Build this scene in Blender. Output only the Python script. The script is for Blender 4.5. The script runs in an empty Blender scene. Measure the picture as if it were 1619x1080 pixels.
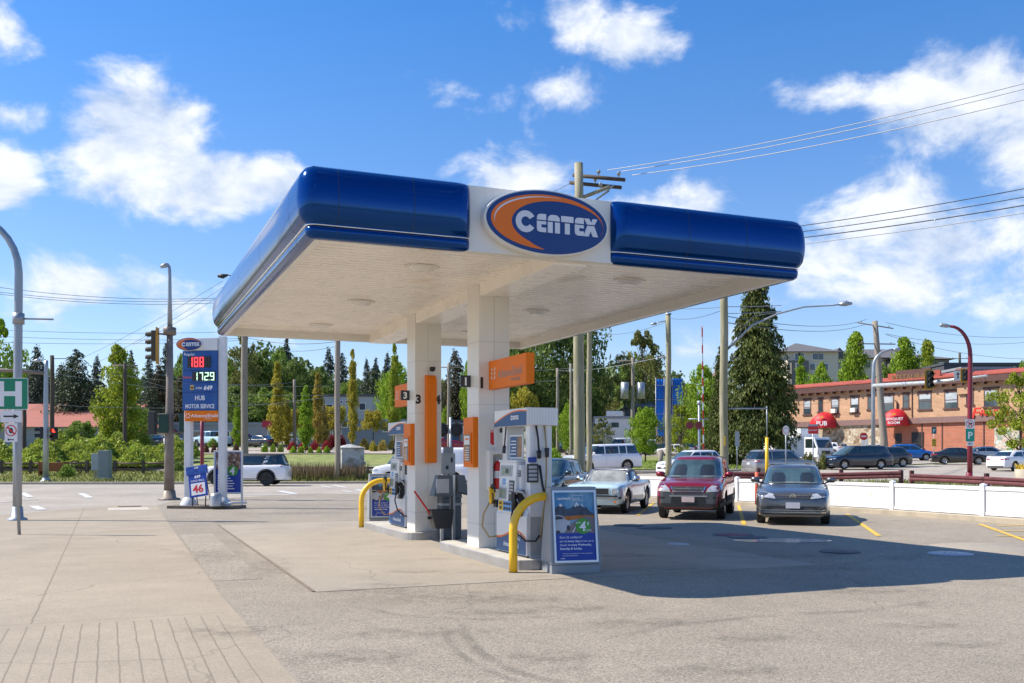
import bpy, bmesh, math, random
import numpy as np
from mathutils import Vector, Matrix, Euler
from mathutils.bvhtree import BVHTree
R = math.radians
rnd = random.Random(7)
sc = bpy.context.scene
col = sc.collection

# ------------------------------------------------------------------ camera, sky, sun, exposure
CH = 1.7; FPX = 1525.0; PX0 = 809.0; PY0 = 720.0
cam_d = bpy.data.cameras.new('camera'); cam = bpy.data.objects.new('camera', cam_d); col.objects.link(cam)
cam.location = (0, 0, CH); cam.rotation_euler = (R(90), 0, 0)
cam_d.sensor_width = 36; cam_d.lens = FPX / 1619 * 36; cam_d.shift_y = 180 / 1619; cam_d.clip_end = 6000; cam_d.clip_start = .05
sc.camera = cam
def at(px, Y): return (px - PX0) / FPX * Y
def zat(py, Y): return CH + (PY0 - py) / FPX * Y

SHX, SHY = .93, -.07                       # ground shift of a shadow per metre of height
sun_elev = math.atan(1 / math.hypot(SHX, SHY))
sd = bpy.data.lights.new('sun', 'SUN'); sd.energy = 5.0; sd.angle = R(.5); sd.color = (1, .925, .81)
so = bpy.data.objects.new('sun', sd); col.objects.link(so)
dv = Vector((SHX, SHY, -1)).normalized()
so.rotation_euler = dv.to_track_quat('-Z', 'Y').to_euler(); so.location = (-40, 5, 45)

w = bpy.data.worlds.new('World'); sc.world = w; w.use_nodes = True
nt = w.node_tree; N = nt.nodes; L = nt.links
for n in list(N): N.remove(n)
def nd(t, tree=None, **k):
    n = (tree or nt).nodes.new(t)
    for a, b in k.items(): setattr(n, a, b)
    return n
def mathn(op, a, b=None, tree=None, c=None, clamp=False):
    t = tree or nt
    n = t.nodes.new('ShaderNodeMath'); n.operation = op; n.use_clamp = clamp
    for i, v in enumerate((a, b, c)):
        if v is None: continue
        if isinstance(v, (int, float)): n.inputs[i].default_value = v
        else: t.links.new(v, n.inputs[i])
    return n.outputs[0]
sky = nd('ShaderNodeTexSky'); sky.sky_type = 'NISHITA'; sky.sun_disc = False
sky.sun_elevation = sun_elev
sky.sun_rotation = math.atan2(-SHX, -SHY)      # azimuth of the sun from +Y
sky.air_density = 1.0; sky.dust_density = .1; sky.ozone_density = 4.5; sky.altitude = 50
tc = nd('ShaderNodeTexCoord')
sep = nd('ShaderNodeSeparateXYZ'); L.new(tc.outputs['Generated'], sep.inputs[0])
az = mathn('ARCTAN2', sep.outputs[0], sep.outputs[1])
rxy = mathn('SQRT', mathn('ADD', mathn('MULTIPLY', sep.outputs[0], sep.outputs[0]), mathn('MULTIPLY', sep.outputs[1], sep.outputs[1])))
el = mathn('ARCTAN2', sep.outputs[2], rxy)
# warped coordinates for ragged edges
comb = nd('ShaderNodeCombineXYZ'); L.new(az, comb.inputs[0]); L.new(mathn('MULTIPLY', el, 1.5), comb.inputs[1])
n1 = nd('ShaderNodeTexNoise'); n1.inputs['Scale'].default_value = 9; n1.inputs['Detail'].default_value = 9; n1.inputs['Roughness'].default_value = .58; n1.inputs['Lacunarity'].default_value = 2.1
L.new(comb.outputs[0], n1.inputs['Vector'])
n1.inputs['Distortion'].default_value = .25
n2 = nd('ShaderNodeTexNoise'); n2.inputs['Scale'].default_value = 3.1; n2.inputs['Detail'].default_value = 6
mp = nd('ShaderNodeMapping'); mp.inputs['Location'].default_value = (3.3, 7.1, 0); L.new(comb.outputs[0], mp.inputs[0]); L.new(mp.outputs[0], n2.inputs['Vector'])
def cloud_dir(px, py):
    x = (px - PX0) / FPX; y = (PY0 - py) / FPX
    return math.atan2(x, 1), math.atan2(y, math.hypot(x, 1))
def ellipse(px, py, rx, ry, k=1.0):
    a, e = cloud_dir(px, py)
    dx = mathn('DIVIDE', mathn('SUBTRACT', az, a), rx / FPX)
    dy = mathn('DIVIDE', mathn('SUBTRACT', el, e), ry / FPX)
    d = mathn('SQRT', mathn('ADD', mathn('MULTIPLY', dx, dx), mathn('MULTIPLY', dy, dy)))
    return mathn('MULTIPLY', mathn('MAXIMUM', mathn('SUBTRACT', 1.0, d), -1.5), k)
CL = [(225, 230, 135, 125, 1.45), (300, 290, 185, 70, 1.5), (180, 195, 80, 80, 1.2), (410, 290, 100, 50, 1.3), (-15, 275, 70, 60, .9), (0, 40, 60, 60, .55), (20, 185, 80, 32, .45),
      (830, 285, 120, 75, .95), (900, 330, 150, 60, .7), (810, 35, 75, 50, .6), (900, 30, 90, 70, .6), (1010, 62, 130, 62, .72), (905, 145, 95, 60, .72), (740, 150, 110, 32, .42),
      (1120, 320, 110, 60, .6), (1560, 150, 170, 105, .98), (1500, 110, 110, 60, .7), (1640, 200, 150, 110, .9), (1380, 340, 150, 90, 1.0), (1320, 400, 140, 70, .8), (1520, 390, 190, 100, .95),
      (1450, 440, 260, 70, .7), (1660, 430, 180, 90, .8), (1300, 145, 90, 30, .3), (160, 450, 170, 60, .75), (230, 470, 190, 60, .55), (60, 500, 160, 60, .42), (1330, 540, 100, 40, .3),
      (560, 480, 300, 60, .4), (690, 430, 100, 70, .5), (1000, 560, 260, 50, .35)]
m = None
for c in CL:
    e_ = ellipse(*c)
    m = e_ if m is None else mathn('MAXIMUM', m, e_)
# general broken cloud away from the part in front, for reflections
gen = mathn('MULTIPLY', mathn('SUBTRACT', n2.outputs['Fac'], .52), 2.2)
side = mathn('GREATER_THAN', mathn('ABSOLUTE', az), .62)
high = mathn('GREATER_THAN', el, .5)
out_m = mathn('MAXIMUM', side, high)
m = mathn('MAXIMUM', m, mathn('SUBTRACT', mathn('MULTIPLY', gen, out_m), mathn('MULTIPLY', mathn('SUBTRACT', 1.0, out_m), 2.0)))
dens = mathn('ADD', mathn('MULTIPLY', m, .95), mathn('MULTIPLY', mathn('SUBTRACT', n1.outputs['Fac'], .52), 2.3))
mr = nd('ShaderNodeMapRange'); mr.interpolation_type = 'SMOOTHSTEP'; L.new(dens, mr.inputs['Value'])
mr.inputs['From Min'].default_value = .06; mr.inputs['From Max'].default_value = .62; mr.inputs['To Max'].default_value = .90
# cloud brightness: bright tops, greyer thick middles (compare density a little higher up)
comb2 = nd('ShaderNodeCombineXYZ'); L.new(mathn('SUBTRACT', az, .02), comb2.inputs[0]); L.new(mathn('MULTIPLY', mathn('ADD', el, .028), 1.5), comb2.inputs[1])
n3 = nd('ShaderNodeTexNoise'); n3.inputs['Scale'].default_value = 9; n3.inputs['Detail'].default_value = 7; n3.inputs['Roughness'].default_value = .55; n3.inputs['Lacunarity'].default_value = 2.1
n3.inputs['Distortion'].default_value = .25
L.new(comb2.outputs[0], n3.inputs['Vector'])
lit = mathn('ADD', mathn('MULTIPLY', mathn('SUBTRACT', n1.outputs['Fac'], n3.outputs['Fac']), 3.6), .60, clamp=True)
ccol = nd('ShaderNodeMix'); ccol.data_type = 'RGBA'
L.new(lit, ccol.inputs['Factor'])
ccol.inputs['A'].default_value = (4.3, 5.2, 6.8, 1); ccol.inputs['B'].default_value = (8.2, 8.4, 8.8, 1)
mix = nd('ShaderNodeMix'); mix.data_type = 'RGBA'
skm = nd('ShaderNodeMix'); skm.data_type = 'RGBA'; skm.blend_type = 'MULTIPLY'; skm.inputs['Factor'].default_value = 1
L.new(sky.outputs[0], skm.inputs['A'])
elr = nd('ShaderNodeMapRange'); L.new(el, elr.inputs['Value']); elr.inputs['From Min'].default_value = 0; elr.inputs['From Max'].default_value = .5
tint = nd('ShaderNodeMix'); tint.data_type = 'RGBA'; L.new(elr.outputs[0], tint.inputs['Factor']); tint.inputs['A'].default_value = (1.38, 1.19, 1.19, 1); tint.inputs['B'].default_value = (.44, 1.08, 1.58, 1)
L.new(tint.outputs['Result'], skm.inputs['B'])
L.new(mr.outputs[0], mix.inputs['Factor']); L.new(skm.outputs['Result'], mix.inputs['A']); L.new(ccol.outputs['Result'], mix.inputs['B'])
bg = nd('ShaderNodeBackground'); bg.inputs['Strength'].default_value = .092
wo = nd('ShaderNodeOutputWorld'); L.new(mix.outputs['Result'], bg.inputs['Color']); L.new(bg.outputs[0], wo.inputs[0])
sc.view_settings.view_transform = 'Standard'; sc.view_settings.look = 'None'; sc.view_settings.exposure = .52; sc.view_settings.gamma = 1
sc.cycles.max_bounces = 6; sc.cycles.diffuse_bounces = 4; sc.cycles.caustics_reflective = False; sc.cycles.caustics_refractive = False

# ------------------------------------------------------------------ materials
MATS = {}
def M(name, c, rough=.55, metal=0., var=.12, scale=2.5, bump=0., bscale=60., coat=0., spec=.5, emit=None, alpha=None, island=0., c2=None, c2s=.6, c2t=(.5, .62)):
    if name in MATS: return MATS[name]
    m = bpy.data.materials.new(name); m.use_nodes = True; MATS[name] = m
    t = m.node_tree; b = t.nodes['Principled BSDF']
    b.inputs['Roughness'].default_value = rough; b.inputs['Metallic'].default_value = metal
    b.inputs['Specular IOR Level'].default_value = spec; b.inputs['Coat Weight'].default_value = coat; b.inputs['Coat Roughness'].default_value = .04
    tcn = t.nodes.new('ShaderNodeTexCoord')
    cc = (c[0], c[1], c[2], 1)
    b.inputs['Base Color'].default_value = cc
    last = None
    if c2 is not None:
        nz = t.nodes.new('ShaderNodeTexNoise'); nz.inputs['Scale'].default_value = c2s; nz.inputs['Detail'].default_value = 7; nz.inputs['Roughness'].default_value = .62
        t.links.new(tcn.outputs['Object'], nz.inputs['Vector'])
        q = t.nodes.new('ShaderNodeMapRange'); q.inputs['From Min'].default_value = c2t[0]; q.inputs['From Max'].default_value = c2t[1]; t.links.new(nz.outputs['Fac'], q.inputs['Value'])
        mx = t.nodes.new('ShaderNodeMix'); mx.data_type = 'RGBA'; mx.inputs['A'].default_value = cc; mx.inputs['B'].default_value = (c2[0], c2[1], c2[2], 1)
        t.links.new(q.outputs[0], mx.inputs['Factor']); last = mx.outputs['Result']
    if var > 0:
        nz = t.nodes.new('ShaderNodeTexNoise'); nz.inputs['Scale'].default_value = scale; nz.inputs['Detail'].default_value = 6; nz.inputs['Roughness'].default_value = .6
        t.links.new(tcn.outputs['Object'], nz.inputs['Vector'])
        q = t.nodes.new('ShaderNodeMapRange'); q.inputs['From Min'].default_value = .3; q.inputs['From Max'].default_value = .7
        q.inputs['To Min'].default_value = 1 - var; q.inputs['To Max'].default_value = 1 + var; t.links.new(nz.outputs['Fac'], q.inputs['Value'])
        fac = q.outputs[0]
        if island > 0:
            g = t.nodes.new('ShaderNodeNewGeometry')
            q2 = t.nodes.new('ShaderNodeMapRange'); q2.inputs['To Min'].default_value = 1 - island; q2.inputs['To Max'].default_value = 1 + island
            t.links.new(g.outputs['Random Per Island'], q2.inputs['Value'])
            fac = mathn('MULTIPLY', fac, q2.outputs[0], t)
        vm = t.nodes.new('ShaderNodeVectorMath'); vm.operation = 'SCALE'
        if last: t.links.new(last, vm.inputs[0])
        else: vm.inputs[0].default_value = c[:3]
        t.links.new(fac, vm.inputs['Scale']); last = vm.outputs[0]
        if rough > .15:
            rr = mathn('MULTIPLY', q.outputs[0], rough, t, clamp=True); t.links.new(rr, b.inputs['Roughness'])
    if last: t.links.new(last, b.inputs['Base Color'])
    if bump > 0:
        nz = t.nodes.new('ShaderNodeTexNoise'); nz.inputs['Scale'].default_value = bscale; nz.inputs['Detail'].default_value = 4
        t.links.new(tcn.outputs['Object'], nz.inputs['Vector'])
        bp = t.nodes.new('ShaderNodeBump'); bp.inputs['Strength'].default_value = bump; bp.inputs['Distance'].default_value = .02
        t.links.new(nz.outputs['Fac'], bp.inputs['Height']); t.links.new(bp.outputs[0], b.inputs['Normal'])
    if emit: b.inputs['Emission Color'].default_value = (emit[0], emit[1], emit[2], 1); b.inputs['Emission Strength'].default_value = emit[3]
    if alpha is not None: b.inputs['Alpha'].default_value = alpha
    return m
def paint(name, c, metal=0., rough=.22): return M('paint_' + name, c, rough, metal, var=.04, scale=3, coat=.8)
def leafmat(name, c, var=.3, isl=.35, tr=.25):
    if name in MATS: return MATS[name]
    m = M(name, c, .6, 0, var=var, scale=.45, island=isl, spec=.25)
    t = m.node_tree; b = t.nodes['Principled BSDF']; out = [n for n in t.nodes if n.type == 'OUTPUT_MATERIAL'][0]
    trn = t.nodes.new('ShaderNodeBsdfTranslucent'); ms = t.nodes.new('ShaderNodeMixShader'); ms.inputs[0].default_value = tr
    src = b.inputs['Base Color'].links[0].from_socket
    t.links.new(src, trn.inputs[0]); t.links.new(b.outputs[0], ms.inputs[1]); t.links.new(trn.outputs[0], ms.inputs[2]); t.links.new(ms.outputs[0], out.inputs[0])
    return m
def asphalt(name, c, dark=.8, agg=1.0, stain=.25, warm=(1, 1, 1), crack=True):
    m = bpy.data.materials.new(name); m.use_nodes = True; MATS[name] = m
    t = m.node_tree; b = t.nodes['Principled BSDF']; b.inputs['Roughness'].default_value = .85; b.inputs['Specular IOR Level'].default_value = .3
    tcn = t.nodes.new('ShaderNodeTexCoord'); O = tcn.outputs['Object']
    def noise(s, d=5, r=.6, dist=0):
        n = t.nodes.new('ShaderNodeTexNoise'); n.inputs['Scale'].default_value = s; n.inputs['Detail'].default_value = d; n.inputs['Roughness'].default_value = r; n.inputs['Distortion'].default_value = dist
        t.links.new(O, n.inputs['Vector']); return n.outputs['Fac']
    def mrange(v, a, b_, c_, d_):
        q = t.nodes.new('ShaderNodeMapRange'); t.links.new(v, q.inputs['Value'])
        for k, x in zip(('From Min', 'From Max', 'To Min', 'To Max'), (a, b_, c_, d_)): q.inputs[k].default_value = x
        return q.outputs[0]
    vo = t.nodes.new('ShaderNodeTexVoronoi'); vo.inputs['Scale'].default_value = 85; t.links.new(O, vo.inputs['Vector'])
    sepc = t.nodes.new('ShaderNodeSeparateColor'); t.links.new(vo.outputs['Color'], sepc.inputs[0])
    stone = mrange(sepc.outputs[0], 0, 1, 1 - .30 * agg, 1 + .30 * agg)
    fine = mrange(noise(48, 3, .7), .3, .7, 1 - .16 * agg, 1 + .16 * agg)
    mid = mrange(noise(1.3, 6, .65), .3, .7, 1 - stain * .35, 1 + stain * .35)
    big = mrange(noise(.22, 5, .6, .4), .3, .7, 1 - stain * .5, 1 + stain * .5)
    st = mrange(noise(.55, 8, .7, 1.2), .60, .74, 1, dark)
    f = mathn('MULTIPLY', mathn('MULTIPLY', stone, fine, t), mathn('MULTIPLY', mathn('MULTIPLY', mid, big, t), st, t), t)
    if crack:
        vc = t.nodes.new('ShaderNodeTexVoronoi'); vc.feature = 'DISTANCE_TO_EDGE'; vc.inputs['Scale'].default_value = .16
        mpn = t.nodes.new('ShaderNodeVectorMath'); mpn.operation = 'ADD'
        nn = t.nodes.new('ShaderNodeTexNoise'); nn.inputs['Scale'].default_value = .9; nn.inputs['Detail'].default_value = 6
        t.links.new(O, nn.inputs['Vector']); t.links.new(nn.outputs['Color'], mpn.inputs[0]); t.links.new(O, mpn.inputs[1]); t.links.new(mpn.outputs[0], vc.inputs['Vector'])
        cr = mrange(vc.outputs['Distance'], 0, .003, .72, 1); f = mathn('MULTIPLY', f, cr, t)
    vm = t.nodes.new('ShaderNodeVectorMath'); vm.operation = 'SCALE'; vm.inputs[0].default_value = c
    t.links.new(f, vm.inputs['Scale']); t.links.new(vm.outputs[0], b.inputs['Base Color'])
    bp = t.nodes.new('ShaderNodeBump'); bp.inputs['Strength'].default_value = .5 * agg; bp.inputs['Distance'].default_value = .006
    t.links.new(sepc.outputs[1], bp.inputs['Height']); t.links.new(bp.outputs[0], b.inputs['Normal'])
    return m

# ------------------------------------------------------------------ mesh helper
class MB:
    def __init__(s): s.V = []; s.F = []; s.m = []; s.sm = []
    def add(s, V, F, m=0, sm=False):
        o = len(s.V); s.V += [tuple(v) for v in V]
        for f in F: s.F.append(tuple(i + o for i in f)); s.m.append(m); s.sm.append(sm)
        return s
    def box(s, x0, x1, y0, y1, z0, z1, m=0):
        V = [(x, y, z) for z in (z0, z1) for y in (y0, y1) for x in (x0, x1)]
        return s.add(V, [(0, 2, 3, 1), (4, 5, 7, 6), (0, 1, 5, 4), (2, 6, 7, 3), (0, 4, 6, 2), (1, 3, 7, 5)], m)
    def cyl(s, p0, p1, r0, r1=None, n=12, m=0, cap=True, sm=True):
        r1 = r0 if r1 is None else r1
        return s.tube([p0, p1], [r0, r1], n, m, cap, sm)
    def tube(s, P, r, n=8, m=0, cap=True, sm=True):
        P = [Vector(p) for p in P]
        if isinstance(r, (int, float)): r = [r] * len(P)
        V = []; T = []
        for i in range(len(P)):
            a = P[max(0, i - 1)]; b = P[min(len(P) - 1, i + 1)]; T.append((b - a).normalized())
        u = T[0].orthogonal().normalized()
        for i, p in enumerate(P):
            u = (u - T[i] * u.dot(T[i])).normalized(); v = T[i].cross(u)
            for k in range(n):
                a = 2 * math.pi * k / n; V.append(p + (u * math.cos(a) + v * math.sin(a)) * r[i])
        F = []
        for i in range(len(P) - 1):
            for k in range(n):
                F.append((i * n + k, i * n + (k + 1) % n, (i + 1) * n + (k + 1) % n, (i + 1) * n + k))
        s.add(V, F, m, sm)
        if cap and n > 2:
            o = len(s.V) - len(V)
            s.F.append(tuple(o + k for k in reversed(range(n)))); s.m.append(m); s.sm.append(False)
            s.F.append(tuple(o + (len(P) - 1) * n + k for k in range(n))); s.m.append(m); s.sm.append(False)
        return s
    def lathe(s, prof, c=(0, 0, 0), n=20, m=0, sm=True):
        V = []; F = []
        for r, z in prof:
            for k in range(n):
                a = 2 * math.pi * k / n; V.append((c[0] + r * math.cos(a), c[1] + r * math.sin(a), c[2] + z))
        for i in range(len(prof) - 1):
            for k in range(n): F.append((i * n + k, i * n + (k + 1) % n, (i + 1) * n + (k + 1) % n, (i + 1) * n + k))
        return s.add(V, F, m, sm)
    def prism(s, poly, fn, d0, d1, m=0, ms=None):
        """poly of 2D points; fn(a,b,d) -> 3D; extruded d0..d1"""
        n = len(poly)
        V = [fn(a, b, d0) for a, b in poly] + [fn(a, b, d1) for a, b in poly]
        s.add(V, [tuple(reversed(range(n))), tuple(range(n, 2 * n))], m)
        o = len(s.V) - 2 * n
        for k in range(n):
            s.F.append((o + k, o + (k + 1) % n, o + n + (k + 1) % n, o + n + k)); s.m.append(m if ms is None else ms); s.sm.append(False)
        return s
    def xf(s, mat, start=0):
        for i in range(start, len(s.V)): s.V[i] = tuple(mat @ Vector(s.V[i]))
        return s
    def join(s, o, mat=None):
        V = o.V if mat is None else [tuple(mat @ Vector(v)) for v in o.V]
        k = len(s.V); s.V += V
        for f, m, sm in zip(o.F, o.m, o.sm): s.F.append(tuple(i + k for i in f)); s.m.append(m); s.sm.append(sm)
        return s
    def mesh(s, name, mats):
        me = bpy.data.meshes.new(name); me.from_pydata(s.V, [], s.F); me.validate(verbose=False) if False else None
        for x in (mats if isinstance(mats, (list, tuple)) else [mats]): me.materials.append(x)
        me.polygons.foreach_set('material_index', s.m); me.polygons.foreach_set('use_smooth', s.sm)
        bm = bmesh.new(); bm.from_mesh(me); bmesh.ops.recalc_face_normals(bm, faces=bm.faces); bm.to_mesh(me); bm.free()
        me.update(); return me
def thing(name, label, cat, loc=(0, 0, 0), rz=0., group=None):
    o = bpy.data.objects.new(name, None); col.objects.link(o); o.empty_display_size = .2
    o.location = loc; o.rotation_euler = (0, 0, rz); o['label'] = label; o['category'] = cat
    if group: o['group'] = group
    return o
def tag(o, label, cat, group=None):
    o['label'] = label; o['category'] = cat
    if group: o['group'] = group
    return o
def part(name, mb, mats, parent=None, bevel=0., loc=None, rot=None, sub=0):
    me = mb.mesh(name, mats) if isinstance(mb, MB) else mb
    o = bpy.data.objects.new(name, me); col.objects.link(o)
    if parent: o.parent = parent
    if loc: o.location = loc
    if rot: o.rotation_euler = rot
    if bevel:
        b = o.modifiers.new('bevel', 'BEVEL'); b.width = bevel; b.segments = 2; b.limit_method = 'ANGLE'; b.angle_limit = R(40)
    if sub:
        b = o.modifiers.new('sub', 'SUBSURF'); b.levels = sub; b.render_levels = sub
    return o
def struct(o): o['kind'] = 'structure'; return o
def dup(root, loc=None, rz=None, label=None, cat=None, group=None, scale=None):
    r = root.copy(); col.objects.link(r)
    if loc is not None: r.location = loc
    if rz is not None: r.rotation_euler = (0, 0, rz)
    if scale: r.scale = scale
    if label: r['label'] = label
    if cat: r['category'] = cat
    if group: r['group'] = group
    for ch in list(root.children):
        c = ch.copy(); col.objects.link(c); c.parent = r
        for g in list(ch.children):
            d = g.copy(); col.objects.link(d); d.parent = c
    return r
_tc = {}
def textmb(s, size, bold=0., shear=0., sx=1., align='CENTER', depth=.0015, m=0, sp=1.):
    """MB of a line of lettering lying in the xz-plane facing -y, baseline z=0"""
    key = (s, size, bold, shear, sx, align, depth, sp)
    if key not in _tc:
        cu = bpy.data.curves.new('t', 'FONT'); cu.body = s; cu.size = size; cu.offset = bold * size; cu.shear = shear; cu.align_x = align; cu.extrude = depth; cu.resolution_u = 2; cu.space_character = sp
        ob = bpy.data.objects.new('t', cu); col.objects.link(ob)
        dg = bpy.context.evaluated_depsgraph_get(); me = ob.evaluated_get(dg).to_mesh()
        _tc[key] = ([(v.co.x * sx, -v.co.z, v.co.y) for v in me.vertices], [tuple(p.vertices) for p in me.polygons])
        ob.evaluated_get(dg).to_mesh_clear(); bpy.data.objects.remove(ob); bpy.data.curves.remove(cu)
    V, F = _tc[key]
    b = MB(); b.add(V, F, m); return b
def place(x, y, z, rz=0., rx=0.): return Matrix.Translation((x, y, z)) @ Matrix.Rotation(rz, 4, 'Z') @ Matrix.Rotation(rx, 4, 'X')
def ell(cx, cz, rx, rz, n=40, a0=0., a1=2 * math.pi): return [(cx + rx * math.cos(a0 + (a1 - a0) * k / n), cz + rz * math.sin(a0 + (a1 - a0) * k / n)) for k in range(n)]
FY = lambda a, b, d: (a, d, b)        # 2D polygon into the xz-plane, depth along y

# ------------------------------------------------------------------ ground height
def sstep(a, b, x): t = min(1, max(0, (x - a) / (b - a))); return t * t * (3 - 2 * t)
def gz(X, Y):
    k = sstep(-8, 8, X); Y0 = 60 + (36 - 60) * k
    d = max(0., Y - Y0)
    zr = .0215 * (d - 6 * (1 - math.exp(-d / 6))); dl = max(0., min(Y, 114) - 60); zl = .054 * (dl - 4 * (1 - math.exp(-dl / 4))) + .012 * max(0, Y - 114)
    k2 = sstep(2, -10, X) if False else 1 - sstep(-10, 3, X)
    z = zr + (zl - zr) * k2
    if Y > 150: z += .02 * (Y - 150)
    return min(z, 14)
def drape(name, poly, cell, off, mat, zf=gz, parent=None):
    bm = bmesh.new(); vs = [bm.verts.new((x, y, 0)) for x, y in poly]; bm.faces.new(vs)
    xs = [p[0] for p in poly]; ys = [p[1] for p in poly]
    for ax, lo, hi in ((0, min(xs), max(xs)), (1, min(ys), max(ys))):
        k = math.ceil(lo / cell) * cell
        while k < hi:
            c = [0, 0, 0]; c[ax] = k; n = [0, 0, 0]; n[ax] = 1
            bmesh.ops.bisect_plane(bm, geom=bm.verts[:] + bm.edges[:] + bm.faces[:], plane_co=c, plane_no=n); k += cell
    bmesh.ops.triangulate(bm, faces=bm.faces[:])
    for v in bm.verts: v.co.z = zf(v.co.x, v.co.y) + off
    bmesh.ops.recalc_face_normals(bm, faces=bm.faces)
    if sum(f.normal.z for f in bm.faces) < 0: bmesh.ops.reverse_faces(bm, faces=bm.faces)
    me = bpy.data.meshes.new(name); bm.to_mesh(me); bm.free(); me.materials.append(mat)
    for p in me.polygons: p.use_smooth = True
    o = bpy.data.objects.new(name, me); col.objects.link(o)
    if parent: o.parent = parent
    return o
# canopy frame: v runs to the right along the canopy front, u runs away along its side
UA = R(22.7); CX, CY = -2.46, 12.05
def lc(v, u, z=0.): return Vector((CX + v * math.cos(UA) - u * math.sin(UA), CY + v * math.sin(UA) + u * math.cos(UA), z))
# ================================================================== GROUND
def g(px, py): Y = CH * FPX / (py - PY0); return (at(px, Y), Y)
m_asph = asphalt('forecourt_asphalt', (.300, .257, .200), .72, 1.35, .22)
m_road = asphalt('road_asphalt', (.375, .33, .272), .75, .9, .28)
m_dirt = M('verge_soil', (.22, .20, .12), .95, var=.35, scale=.4, c2=(.10, .16, .03), c2s=.15, c2t=(.45, .6))
m_grass = M('grass_turf', (.20, .23, .055), .95, var=.35, scale=1.2, c2=(.33, .28, .11), c2s=.3, c2t=(.5, .7))
m_ballast = M('ballast_stone', (.26, .23, .20), .95, var=.5, scale=14, bump=.6, bscale=20)
m_kerb = M('kerb_concrete', (.42, .36, .27), .85, var=.18, scale=2, bump=.15, bscale=40)
m_conc = asphalt('pad_concrete', (.34, .295, .235), .72, .4, .24)
m_yel = M('yellow_marking', (.72, .43, .04), .7, var=.25, scale=6, c2=(.36, .30, .2), c2s=5, c2t=(.55, .68))
m_wht = M('white_marking', (.62, .62, .60), .7, var=.2, scale=6, c2=(.35, .34, .32), c2s=3, c2t=(.5, .68))
bm = bmesh.new()
def axis(near, far, mid=150):
    a = [x for x in np.arange(-mid, mid + .1, near)]
    e = []; x = mid
    while x < far: x *= 1.35; e.append(x)
    return [-q for q in reversed(e)] + list(a) + e
XS = axis(4, 2600, 152); YS = axis(4, 2600, 152)
mb = MB(); nx = len(XS)
mb.add([(x, y, gz(x, y) - .03) for y in YS for x in XS], [(j * nx + i, j * nx + i + 1, (j + 1) * nx + i + 1, (j + 1) * nx + i) for j in range(len(YS) - 1) for i in range(nx - 1)], 0, True)
struct(part('ground', mb, m_dirt))
struct(drape('road', [(-75, -30), (75, -30), (75, 96), (48, 96), (30, 78), (16, 68.5), (6, 63), (-6, 59), (-20, 57), (-75, 55.5)], 4, -.012, m_road))
struct(drape('forecourt', [(-14, -12), (40, -12), (24, 12), (14.3, 21), (12.05, 25.6), (10.75, 28.75), (8.4, 31.4), (5.2, 36.3), (.5, 43), (-9, 43), (-12.6, 36), (-12.05, 32.6), (-1.2, 5.9)], 8, .0, m_asph))
# far right: cross street, car park; left: car park behind the tracks
struct(drape('cross_street', [(20, 71.6), (30, 79), (48, 97), (90, 100), (90, 140), (30, 124), (26, 111), (24, 92)], 4, .03, m_road))
struct(drape('car_park', [(-6, 113), (12, 115.5), (26, 111.5), (30, 160), (2, 170), (-14, 160), (-14, 114)], 4, .05, m_road))
struct(drape('lot_behind_tracks', [(-75, 98), (-3, 98), (-3, 110), (-75, 112)], 4, .05, asphalt('pale_lot', (.40, .34, .28), .85, .6, .2)))
struct(drape('grass_verge', [(-75, 58.6), (-20, 59.5), (-6, 61.5), (3, 65), (3, 94), (-3, 97), (-75, 97)], 4, .02, m_grass))
struct(drape('grass_strip', [(3.2, 68), (8, 71), (14, 74.5), (20, 79), (24, 92), (26, 112), (12, 116), (2, 114), (0, 95)], 4, .03, m_grass))
struct(drape('footway', [(-75, 55.9), (-20, 57.3), (-6, 59.3), (6, 63.4), (16, 69), (18, 72), (6, 66.2), (-6, 61.6), (-20, 59.6), (-75, 58.7)], 4, .045, m_kerb))
struct(drape('trackbed', [(-75, 71), (4, 74), (4, 78.5), (-75, 75.5)], 4, .06, m_ballast))
mb = MB()
for o_ in (0, 1.44):
    for k in range(40):
        x0, x1 = -75 + k * 2, -73 + k * 2
        mb.box(x0, x1 + .001, 72.6 + o_ + (x0 + 75) * .038, 72.68 + o_ + (x0 + 75) * .038, gz(x0, 74) + .08, gz(x0, 74) + .24)
struct(part('railway_track', mb, M('rusty_rail', (.10, .055, .035), .7, .3)))
# ballast strip and soil behind the white fence
struct(drape('ballast_strip', [(12.2, 26.6), (30, 14), (44, 14), (34, 31), (24, 41), (15.5, 46), (10, 48.5), (4.6, 46.5), (9.2, 32.6)], 4, .02, m_ballast))
struct(drape('dry_verge', [(10, 48.6), (15.5, 46.1), (24, 41.1), (34, 31.1), (48, 34), (32, 45), (19, 51.5), (10, 54)], 4, .024, m_dirt))

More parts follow.
